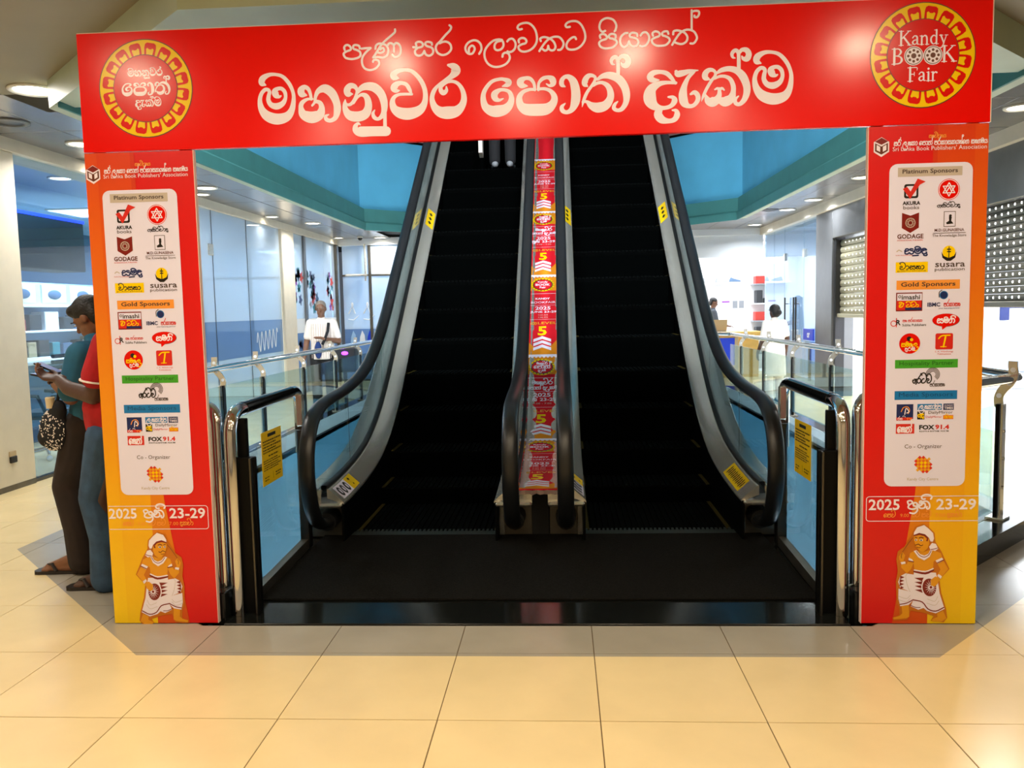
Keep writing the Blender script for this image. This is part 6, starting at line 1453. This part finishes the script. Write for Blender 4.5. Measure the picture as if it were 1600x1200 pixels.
ph = thing('mobile_phone', 'dark phone tilted up, held by the person in the teal shirt', 'phone', (-3.14, T_y, 1.21)); phone(ph, (-3.14, T_y-.01, 1.215), (-.9, 0, .4), (0, 1, 0), (.4, 0, .9))
bg = thing('shoulder_bag', 'black bag with white speckled print hanging before the teal shirt', 'bag', (-3.03, T_y-.17, .80))
c_ = MB(); c_.ell((-3.03, T_y-.17, .87), (.085, .05, .12)); c_.ell((-3.07, T_y-.17, .83), (.06, .045, .06)); c_.ell((-3.0, T_y-.17, .98), (.05, .04, .07)); sb = remeshed('bag_body', c_, .010, 'cloth_black', bg)
random.seed(11); sp = MB()
for k in range(220):
    a, e = random.uniform(-2.6, -.5), random.uniform(-1.2, 1.2); d = Vector((math.cos(e)*math.cos(a), math.cos(e)*math.sin(a), math.sin(e))); q = Vector((-3.03, T_y-.17, .87))+Vector((d.x*.086, d.y*.0515, d.z*.121)); r = random.uniform(.002, .0045)
    sp.ell(q, (r, .002, r*1.2), None, 6)
tag(sp.build('speckles', 'cloth_white', sb), kind='stuff')
MB().tube([(-3.0, T_y-.17, 1.03), (-2.97, T_y-.19, 1.12), (-2.90, T_y-.20, 1.10)], .009, 8).build('strap', 'cloth_black', bg); MB().lathe([(.022, 0), (.026, .06), (.02, .065), (.018, .01)], (-3.03, T_y-.19, 1.0), 14).build('bottle_top', 'bone', bg)

# ---- generic upright figure in local space (forward = -Y)
def figure(name, label, loc, rz, J, skin, shirt, trousers, hairmt, hair='short', vox=.009, skirt=False, shoes='cloth_black', hs=1., fw=(0, -1, 0), curl=.4, eyes=True):
    M4 = Matrix.Translation(loc) @ Matrix.Rotation(rz, 4, 'Z'); V = lambda p: M4 @ (Vector(p)*hs); Rv = lambda v: (M4.to_3x3() @ Vector(v)).normalized()
    D = dict(head=(0, -.02, 1.575), neck=(0, 0, 1.42), shL=(.165, 0, 1.37), shR=(-.165, 0, 1.37), elL=(.23, .02, 1.10), elR=(-.23, .02, 1.10), wrL=(.24, -.05, .86), wrR=(-.24, -.05, .86), hiL=(.09, 0, .90), hiR=(-.09, 0, .90), knL=(.10, -.02, .50), knR=(-.10, -.02, .50), anL=(.10, .02, .085), anR=(-.10, .02, .085), hdL=(0, -.1, -1), hdR=(0, -.1, -1)); D.update(J)
    d = {k: V(v) for k, v in D.items() if not k.startswith('hd')}
    b = MB(); f = Rv(fw); u = Vector((0, 0, 1)); u = (u-f*u.dot(f)).normalized(); head(b, d['head'], f, u, hs); b.capsule(d['neck'], d['head']-u*.06*hs, .053*hs, .05*hs)
    b.ell(V((0, 0, 1.22)), (.12*hs, .075*hs, .18*hs), M4.to_3x3()); b.ell(V((0, 0, .98)), (.12*hs, .085*hs, .16*hs), M4.to_3x3()); b.capsule(d['shL'], d['shR'], .045*hs)
    for s_ in 'LR':
        limb(b, [d['sh'+s_], d['el'+s_], d['wr'+s_]], [.048*hs, .043*hs, .028*hs]); hd = Rv(D['hd'+s_]); sd = Rv((1 if s_ == 'L' else -1, 0, 0)); hand(b, d['wr'+s_], hd, sd if abs(hd.z) > .7 else Vector((0, 0, 1)), Rv((0, -1, 0)) if abs(hd.z) > .7 else -sd, curl, hs)
        limb(b, [d['hi'+s_], d['kn'+s_], d['an'+s_]], [.08*hs, .056*hs, .04*hs]); foot(b, d['an'+s_], Rv((0.15 if s_ == 'L' else -.15, -1, 0))) if loc[2] == 0 else 0
    p = remeshed(name, b, vox, skin); tag(p, label, 'person')
    c_ = MB(); 
    prof = [(1.415, .085, .065), (1.385, .15, .09), (1.30, .172, .112), (1.15, .168, .122), (1.0, .17, .13), (.84, .176, .134)] if not skirt else [(1.415, .085, .065), (1.385, .15, .09), (1.30, .175, .115), (1.15, .172, .125), (1.0, .18, .135), (.8, .195, .15), (.55, .205, .155), (.46, .21, .16)]
    vs = []; fs = []; n = 20
    for zz, w_, dd in prof: vs += [V((w_*math.cos(2*PI*k/n), dd*math.sin(2*PI*k/n), zz)) for k in range(n)]
    for i in range(len(prof)-1): fs += [(i*n+k, i*n+(k+1) % n, (i+1)*n+(k+1) % n, (i+1)*n+k) for k in range(n)]
    fs += [tuple(range(n)), tuple(range((len(prof)-1)*n, len(prof)*n))]; c_.add(vs, fs)
    c_.capsule(d['shL'], d['shR'], .056*hs)
    for s_ in 'LR': c_.capsule(d['sh'+s_], d['sh'+s_].lerp(d['el'+s_], .72), .062*hs, .062*hs)
    c_.capsule(d['neck']-u*.02, d['neck']+u*.01, .068*hs, .062*hs); remeshed('shirt' if not skirt else 'tunic', c_, .013, shirt, p)
    c_ = MB(); c_.ell(V((0, 0, .90)), (.16*hs, .13*hs, .12*hs), M4.to_3x3())
    for s_ in 'LR': limb(c_, [d['hi'+s_], d['kn'+s_], d['an'+s_]], [.105*hs, .078*hs, .07*hs])
    remeshed('trousers', c_, .013, trousers, p)
    for s_ in 'LR': 
        q = MB(); a = d['an'+s_]; dd = Rv((0.15 if s_ == 'L' else -.15, -1, 0)); q.capsule(a-dd*.03-Vector((0, 0, .035)), a+dd*.15-Vector((0, 0, .045)), .045, .036); q.capsule(a-dd*.04-Vector((0, 0, .045)), a+dd*.06-Vector((0, 0, .03)), .04, .042); remeshed('shoe', q, .010, shoes, p)
    h_ = MB(); hh = d['head']; R3 = Matrix((f.cross(u), f, u)).transposed()
    if hair == 'short': h_.ell(hh+u*.045*hs-f*.018*hs, (.081*hs, .094*hs, .079*hs), R3); h_.ell(hh-f*.06*hs, (.076*hs, .05*hs, .085*hs), R3)
    elif hair == 'crop': h_.ell(hh+u*.044*hs-f*.018*hs, (.079*hs, .094*hs, .082*hs), R3); h_.ell(hh-f*.05*hs, (.075*hs, .05*hs, .075*hs), R3)
    else: h_.ell(hh+u*.035*hs-f*.02*hs, (.088*hs, .1*hs, .09*hs), R3); h_.ell(hh-f*.06*hs-u*.02*hs, (.085*hs, .07*hs, .09*hs), R3); h_.ell(hh-f*.12*hs-u*.03*hs, (.05*hs, .05*hs, .05*hs), R3)
    remeshed('hair', h_, .010, hairmt, p, 2)
    if eyes: face(hh, f, u, p, hs, hairmt)
    return p, V
# man with a bag, beyond the left railing
p, V = figure('person', 'grey haired man in a pale striped shirt standing beyond the left railing', (-3.62, 8.55, 0), .12, dict(elL=(.24, -.02, 1.10), wrL=(.06, -.20, 1.14), hdL=(-.8, -.2, .35), wrR=(-.27, -.04, .84)), 'skin_mid', 'cloth_white', 'cloth_black', 'hair_grey', 'crop', hs=1.0, fw=(.05, -1, -.05))
for k in range(-4, 5):
    q = MB(); P = []
    for zz in (1.36, 1.25, 1.1, .95, .86): P.append(V((k*.034, -.118-.02*(1.36-zz)/.5+.0008*k*k*2.2, zz)))
    q.tube(P, .0035, 5); q.build('shirt_stripe', 'cloth_stripe', p)
sb_ = thing('sling_bag', 'black strap and blue sling bag across the striped shirt', 'bag', tuple(V((.02, -.18, 1.0))))
MB().tube([V((.12, -.13, 1.37)), V((.11, -.175, 1.25)), V((.07, -.205, 1.14)), V((.03, -.20, 1.06))], .016, 8, sx=1.4).build('strap', 'cloth_black', sb_)
c_ = MB(); c_.ell(V((-.035, -.175, .98)), (.055, .035, .13)); remeshed('pouch', c_, .01, 'cloth_navy', sb_)
# woman in white, walking away on the right
figure('person', 'woman in a white tunic and trousers walking away beyond the right railing', (3.12, 9.4, 0), PI+.25, dict(wrL=(.25, -.12, .86), elL=(.23, .03, 1.10)), 'skin_dark', 'cloth_white', 'cloth_white', 'hair_black', 'bun', skirt=True, hs=.885, fw=(.25, -1, -.05))
# shop assistant behind the counter
figure('person', 'dark haired assistant in a grey shirt behind the yellow counter of the bright shop', (3.30, 15.60, 0), PI/2, dict(elL=(.22, -.05, 1.12), wrL=(.14, -.30, 1.05), elR=(-.22, -.05, 1.12), wrR=(-.14, -.30, 1.05), hdL=(0, -1, -.1), hdR=(0, -1, -.1)), 'skin_mid', 'cloth_grey', 'cloth_black', 'hair_black', 'short', hs=.99, fw=(0, -1, -.25))
# rider near the top of the left escalator
zr = step_z(7.3+.22)
figure('person', 'rider in dark trousers near the top of the left escalator, mostly hidden by the header', (-.83, 7.33, zr+.012), PI, dict(anL=(.10, .0, .06), anR=(-.10, .0, .06)), 'skin_dark', 'cloth_grey', 'cloth_black', 'hair_black', 'short', eyes=False, shoes='grey_item')
bgm = thing('shopping_bag', 'pale shopping bag hanging beside the rider on the left escalator', 'bag', (-1.09, 7.33, 3.55))
MB().prism3([(-1.13, 7.26, 3.50), (-1.13, 7.40, 3.46), (-1.13, 7.42, 3.82), (-1.13, 7.26, 3.82)], (.05, 0, 0)).build('bag_body', 'cloth_white', bgm); MB().tube([(-1.10, 7.30, 3.82), (-1.09, 7.33, 3.97), (-1.10, 7.37, 3.82)], .006, 6).build('bag_handle', 'cloth_white', bgm)

# ------------------------------------------------------------------ shop contents
# left shop: office chair, shelf, dark bulkhead, neon line
ch = thing('office_chair', 'dark mesh office chair behind the near left shop glass', 'chair', (-5.75, 5.2, 0))
P = Vector((-5.75, 5.2, 0))
for k in range(5):
    a = 2*PI*k/5+.3; e = P+Vector((.28*math.cos(a), .28*math.sin(a), .06)); MB().tube([P+Vector((0, 0, .10)), e], [.025, .015], 8).build('base_leg', 'chrome', ch); MB().ell(e-Vector((0, 0, .03)), (.03, .03, .03)).build('castor', 'shop_white', ch)
MB().tube([P+Vector((0, 0, .08)), P+Vector((0, 0, .44))], .025, 10).build('column', 'steel_dark', ch)
MB().bbox(P.x-.24, P.x+.24, P.y-.24, P.y+.24, .44, .52, .03).build('seat', 'chair_mesh', ch)
bk = MB(); bk.bbox(-.22, .22, -.015, .015, 0, .55, .012); bk.v = [(P.x+.20+.06*z, P.y+x, .60+z) if True else 0 for x, y, z in bk.v]
bk = MB()
for k in range(9): bk.tube([(P.x+.22+.01*k*.5, P.y-.21, .62+k*.062), (P.x+.24+.01*k*.5, P.y, .62+k*.062), (P.x+.22+.01*k*.5, P.y+.21, .62+k*.062)], .024, 6)
bk.build('backrest', 'chair_mesh', ch)
for s_ in (-1, 1): MB().tube([P+Vector((.18, s_*.26, .50)), P+Vector((.1, s_*.27, .70)), P+Vector((-.16, s_*.27, .71))], .02, 8).build('armrest', 'chair_mesh', ch)
MB().tube([P+Vector((.20, 0, .48)), P+Vector((.26, 0, .75))], .025, 8).build('back_bar', 'chair_mesh', ch)
bh = MB().bbox(-6.85, -6.4, 2.5, 7.3, 2.12, 2.78, .01); struct(bh.build('wall_left_bulkhead', 'shop_dark'))
MB().box(-6.40, -6.385, 2.5, 7.3, 2.75, 2.785).build('blue_light_line', 'neon_blue', bpy.data.objects['wall_left_bulkhead'])
lp_ = thing('drum_lamp', 'white drum ceiling lamp inside the near left shop', 'lamp', (-6.2, 4.35, 2.80)); MB().lathe([(.18, 0), (.20, .01), (.20, .13), (.16, .14)], (-6.2, 4.35, 2.62), 24).build('shade', 'shop_panel_light', lp_, True); MB().tube([(-6.2, 4.35, 2.76), (-6.2, 4.35, 3.13)], .01, 6).build('stem', 'steel_dark', lp_)
random.seed(21)
def shelf_unit(label, x, y0, y1, levels, items, depth=.35, face=1):
    t = thing('shelf_unit', label, 'shelf', (x, (y0+y1)/2, 0))
    MB().bbox(x-depth/2, x+depth/2, y0, y0+.03, 0, levels[-1]+.35, .004).build('side_panel', 'shop_white', t); MB().bbox(x-depth/2, x+depth/2, y1-.03, y1, 0, levels[-1]+.35, .004).build('side_panel', 'shop_white', t)
    MB().bbox(x-face*depth/2-.01, x-face*depth/2+.01, y0, y1, 0, levels[-1]+.35, .004).build('back_panel', 'shop_blue', t)
    for z in levels: MB().bbox(x-depth/2, x+depth/2, y0, y1, z-.03, z, .004).build('shelf_board', 'shop_white', t)
    return t
shelf_unit('tall white shelf of boxes against the left shop back wall', -7.9, 7.6, 10.6, (.5, .95, 1.35, 1.72), 0)
n_i = 0
for zi, z in enumerate((.5, .95, 1.35)):
    y = 7.7
    while y < 10.4:
        w_ = random.uniform(.16, .34); h = random.uniform(.14, .28); mt = random.choice(['shop_white', 'cardboard', 'grey_item', 'dark_item', 'teal_item', 'wood_yellow', 'red_item', 'shop_dim'])
        b = MB().bbox(-7.98, -7.76, y, y+w_, z, z+h, .008).build('boxed_product', mt); n_i = n_i+1 if y > 7.7 else 1; tag(b, '%s box, %s from the left on the %s board of the left shop shelf' % (mt.replace('_item', '').replace('shop_', '').replace('_', ' '), ('first', 'second', 'third', 'fourth', 'fifth', 'sixth', 'seventh', 'eighth', 'ninth', 'tenth', 'eleventh', 'twelfth')[min(n_i-1, 11)], ('lowest', 'second', 'third')[zi]), 'box', 'boxes on the left shop shelf'); y += w_+random.uniform(.05, .14)
for k in range(3):
    y = 7.95+k*.75; b = thing('wall_picture', 'pale panel with a dark oval product, %s above the left shop shelf' % ('first', 'second', 'third')[k], 'picture', (-7.74, y, 1.75))
    MB().bbox(-7.76, -7.73, y-.3, y+.3, 1.75, 2.02, .006).build('panel', 'shop_white', b); MB().ell((-7.725, y, 1.88), (.012, .17, .07)).build('oval', 'shop_dim', b)
dk = thing('reception_desk', 'low bluish desk inside the near left shop', 'desk', (-6.9, 6.6, 0)); MB().bbox(-7.2, -6.6, 5.6, 7.6, 0, .95, .01).build('front', 'shop_dim', dk); MB().bbox(-7.25, -6.55, 5.55, 7.65, .95, 1.0, .01).build('top', 'shop_white', dk)

# bright shop at the back
ct = thing('shop_counter', 'yellow wooden counter with a blue front in the bright back shop', 'counter', (3.45, 14.35, 0))
MB().bbox(2.75, 4.02, 14.05, 14.6, .86, .95, .01).build('worktop', 'wood_yellow', ct); MB().bbox(2.80, 3.98, 14.10, 14.55, 0, .86, .01).build('carcass', 'wood_yellow', ct); MB().bbox(2.80, 3.48, 14.08, 14.10, .25, .82, .004).build('blue_front', 'blue_panel', ct); MB().bbox(3.48, 3.55, 14.07, 14.10, .10, .86, .004).build('end_strip', 'cardboard', ct)
lt = thing('laptop', 'open beige laptop on the yellow counter', 'laptop', (3.10, 14.3, .95)); MB().bbox(2.98, 3.34, 14.22, 14.46, .95, .968, .004).build('base', 'grey_item', lt); MB().prism3([(2.98, 14.22, .968), (3.34, 14.22, .968), (3.34, 14.14, 1.20), (2.98, 14.14, 1.20)], (0, -.012, 0)).build('lid', 'cardboard', lt)
for k, (x, mt) in enumerate(((3.42, 'grey_item'), (3.75, 'grey_item'), (4.08, 'shop_dim'))):
    t = thing('display_shoe', ('grey', 'pale', 'blue-grey')[k]+' shoe on the white wall shelf of the bright shop, '+('left', 'middle', 'right')[k]+' one', 'shoe', (x, 17.0, 2.03))
    b = MB(); b.capsule((x-.10, 17.0, 2.07), (x+.10, 17.0, 2.065), .045, .04); b.capsule((x-.10, 17.0, 2.07), (x-.09, 17.0, 2.13), .045, .035); b.capsule((x-.08, 17.0, 2.12), (x+.04, 17.0, 2.09), .03, .03); remeshed('upper', b, .012, mt, t); MB().bbox(x-.15, x+.15, 16.955, 17.045, 2.03, 2.05, .008).build('sole', 'shop_white', t)
wsf = thing('wall_shelf', 'long white wall shelf carrying three shoes in the bright shop', 'shelf', (3.75, 17.1, 2.0)); MB().bbox(3.1, 4.4, 16.9, 17.2, 2.0, 2.03, .005).build('board', 'shop_white', wsf); MB().bbox(3.1, 4.4, 17.2, 17.23, 1.3, 2.6, .005).build('back_panel', 'shop_white', wsf); MB().bbox(3.1, 4.4, 16.95, 17.2, 0, 1.3, .005).build('cabinet', 'shop_white', wsf)
for k, (x, mt) in enumerate(((3.55, 'purple_item'), (3.85, 'purple_item'), (4.1, 'grey_item'), (4.25, 'grey_item'))):
    b = MB().bbox(x-.09, x+.09 if k < 2 else x+.03, 16.93, 16.95, 1.56 if k < 2 else 1.42, 1.60 if k < 2 else 1.60, .004).build('price_card', mt); tag(b, ('small purple shelf card, left', 'small purple shelf card, right', 'slim grey tag, left', 'slim grey tag, right')[k]+' one under the shoes', 'card')
rk = thing('product_rack', 'rack of red and grey goods beside the glass door of the bright shop', 'rack', (4.75, 16.4, 0))
for z, mt in ((.35, 'grey_item'), (.75, 'shop_white'), (1.1, 'grey_item'), (1.5, 'shop_white'), (1.95, 'grey_item')): MB().bbox(4.35, 5.2, 16.2, 16.6, z, z+.03, .004).build('shelf_board', mt, rk)
MB().bbox(4.35, 5.2, 16.58, 16.62, 0, 2.3, .004).build('back_panel', 'shop_white', rk)
for k, (x, z, w_, h, mt) in enumerate(((4.4, 1.98, .35, .18, 'red_item'), (4.78, 1.98, .36, .2, 'red_item'), (4.42, 1.53, .14, .3, 'dark_item'), (4.62, 1.53, .2, .12, 'dark_item'), (4.86, 1.53, .3, .26, 'teal_item'), (4.4, 1.13, .35, .2, 'red_item'), (4.8, 1.13, .3, .24, 'shop_white'), (4.42, .78, .3, .2, 'dark_item'), (4.8, .78, .3, .2, 'grey_item'))):
    b = MB().bbox(x, x+w_, 16.25, 16.5, z, z+h, .01).build('boxed_product', mt); tag(b, '%s box on the rack in the bright shop, %s' % (mt.replace('_item', '').replace('shop_', ''), ('top left', 'top right', 'third shelf left', 'third shelf centre', 'third shelf right', 'second shelf left', 'second shelf right', 'lowest shelf left', 'lowest shelf right')[k]), 'box', 'goods on the bright shop rack')
bn = thing('hanging_banner', 'white banner with brown script hung inside the bright shop', 'banner', (4.3, 16.0, 2.45)); MB().bbox(3.5, 5.0, 16.0, 16.01, 2.4, 2.75, .003).build('cloth', 'shop_white', bn)
q = MB(); q.tube([(3.7+.02*k, 15.995, 2.55+.05*math.sin(k*.9)+.003*k) for k in range(50)], .010, 5); q.build('script', 'cardboard', bn)
# behind the right glass doors
bp_ = thing('blue_sign', 'bright blue sign panel behind the right glass doors', 'sign', (5.4, 13.3, 1.4)); MB().bbox(5.0, 5.9, 13.30, 13.33, 1.70, 2.15, .006).build('panel', 'blue_panel', bp_); MB().bbox(5.1, 5.16, 13.31, 13.33, 0, 1.7, .004).build('leg', 'steel_dark', bp_); MB().bbox(5.74, 5.80, 13.31, 13.33, 0, 1.7, .004).build('leg', 'steel_dark', bp_)
tb = thing('display_table', 'low display table with red and violet goods behind the right glass doors', 'table', (5.0, 12.6, 0)); MB().bbox(4.6, 5.6, 12.0, 13.0, .72, .78, .01).build('top', 'shop_white', tb)
for x in (4.65, 5.5):
    for y in (12.05, 12.9): MB().bbox(x, x+.05, y, y+.05, 0, .72, .004).build('leg', 'steel_dark', tb)
for k, (x, z, h, mt) in enumerate(((4.7, .78, .35, 'red_item'), (5.1, .78, .25, 'purple_item'))): tag(MB().bbox(x, x+.32, 12.2, 12.6, z, z+h, .02).build('boxed_product', mt), ('red', 'violet')[k]+' box on the display table behind the right glass doors', 'box')
sg = thing('door_sign', 'blue sign with white letters beside the right glass doors', 'sign', (4.16, 11.3, .9)); MB().bbox(4.175, 4.195, 11.02, 11.62, .86, 1.06, .004).build('plate', 'blue_panel', sg)
V_, F_ = text_mesh('or', .17, .03, 'CENTER', 2); bb = MB(); bb.add([(4.173, 11.30-x, .96+y) for x, y in V_], F_); bb.build('letters', 'shop_white', sg)
# inside the right shop
ds = thing('display_stand', 'white display plinth with a blue top inside the right shop', 'stand', (6.2, 6.3, 0)); MB().bbox(5.9, 7.6, 6.8, 7.5, 0, .85, .01).build('plinth', 'shop_white', ds); MB().bbox(5.85, 7.65, 6.75, 7.55, .85, .9, .01).build('top', 'grey_item', ds)
ls = thing('wall_lettering', 'blue letter shapes on the white wall inside the right shop', 'sign', (8.2, 9.8, 1.3)); MB().bbox(7.2, 7.75, 10.9, 10.93, 1.35, 1.5, .004).build('letter', 'p_navy', ls); MB().bbox(7.2, 7.35, 10.9, 10.93, 1.15, 1.36, .004).build('letter', 'p_navy', ls); MB().bbox(7.6, 7.75, 10.9, 10.93, 1.15, 1.36, .004).build('letter', 'p_navy', ls)
bx = thing('wall_cabinet', 'grey two door cabinet at the back of the right shop', 'cabinet', (7.6, 10.7, 0)); MB().bbox(6.6, 8.6, 10.5, 10.9, .3, 1.0, .01).build('body', 'grey_item', bx)
for k in range(2): MB().bbox(6.63+k, 7.57+k, 10.48, 10.5, .33, .97, .006).build('door', 'shop_blue', bx)
pj = thing('light_unit', 'small purple lit device standing by the left railing beyond the man', 'lamp', (-3.75, 9.9, 0)); MB().bbox(-3.85, -3.45, 9.8, 10.05, .55, .95, .02).build('housing', 'dark_item', pj); MB().tube([(-3.65, 9.9, .005), (-3.65, 9.9, .56)], .03, 10).build('stand', 'dark_item', pj); MB().lathe([(.16, .0), (.16, .02), (.04, .04)], (-3.65, 9.9, .001), 18).build('foot', 'dark_item', pj); MB().ell((-3.62, 9.79, .86), (.055, .015, .03)).build('led_lens', 'violet_led', pj)
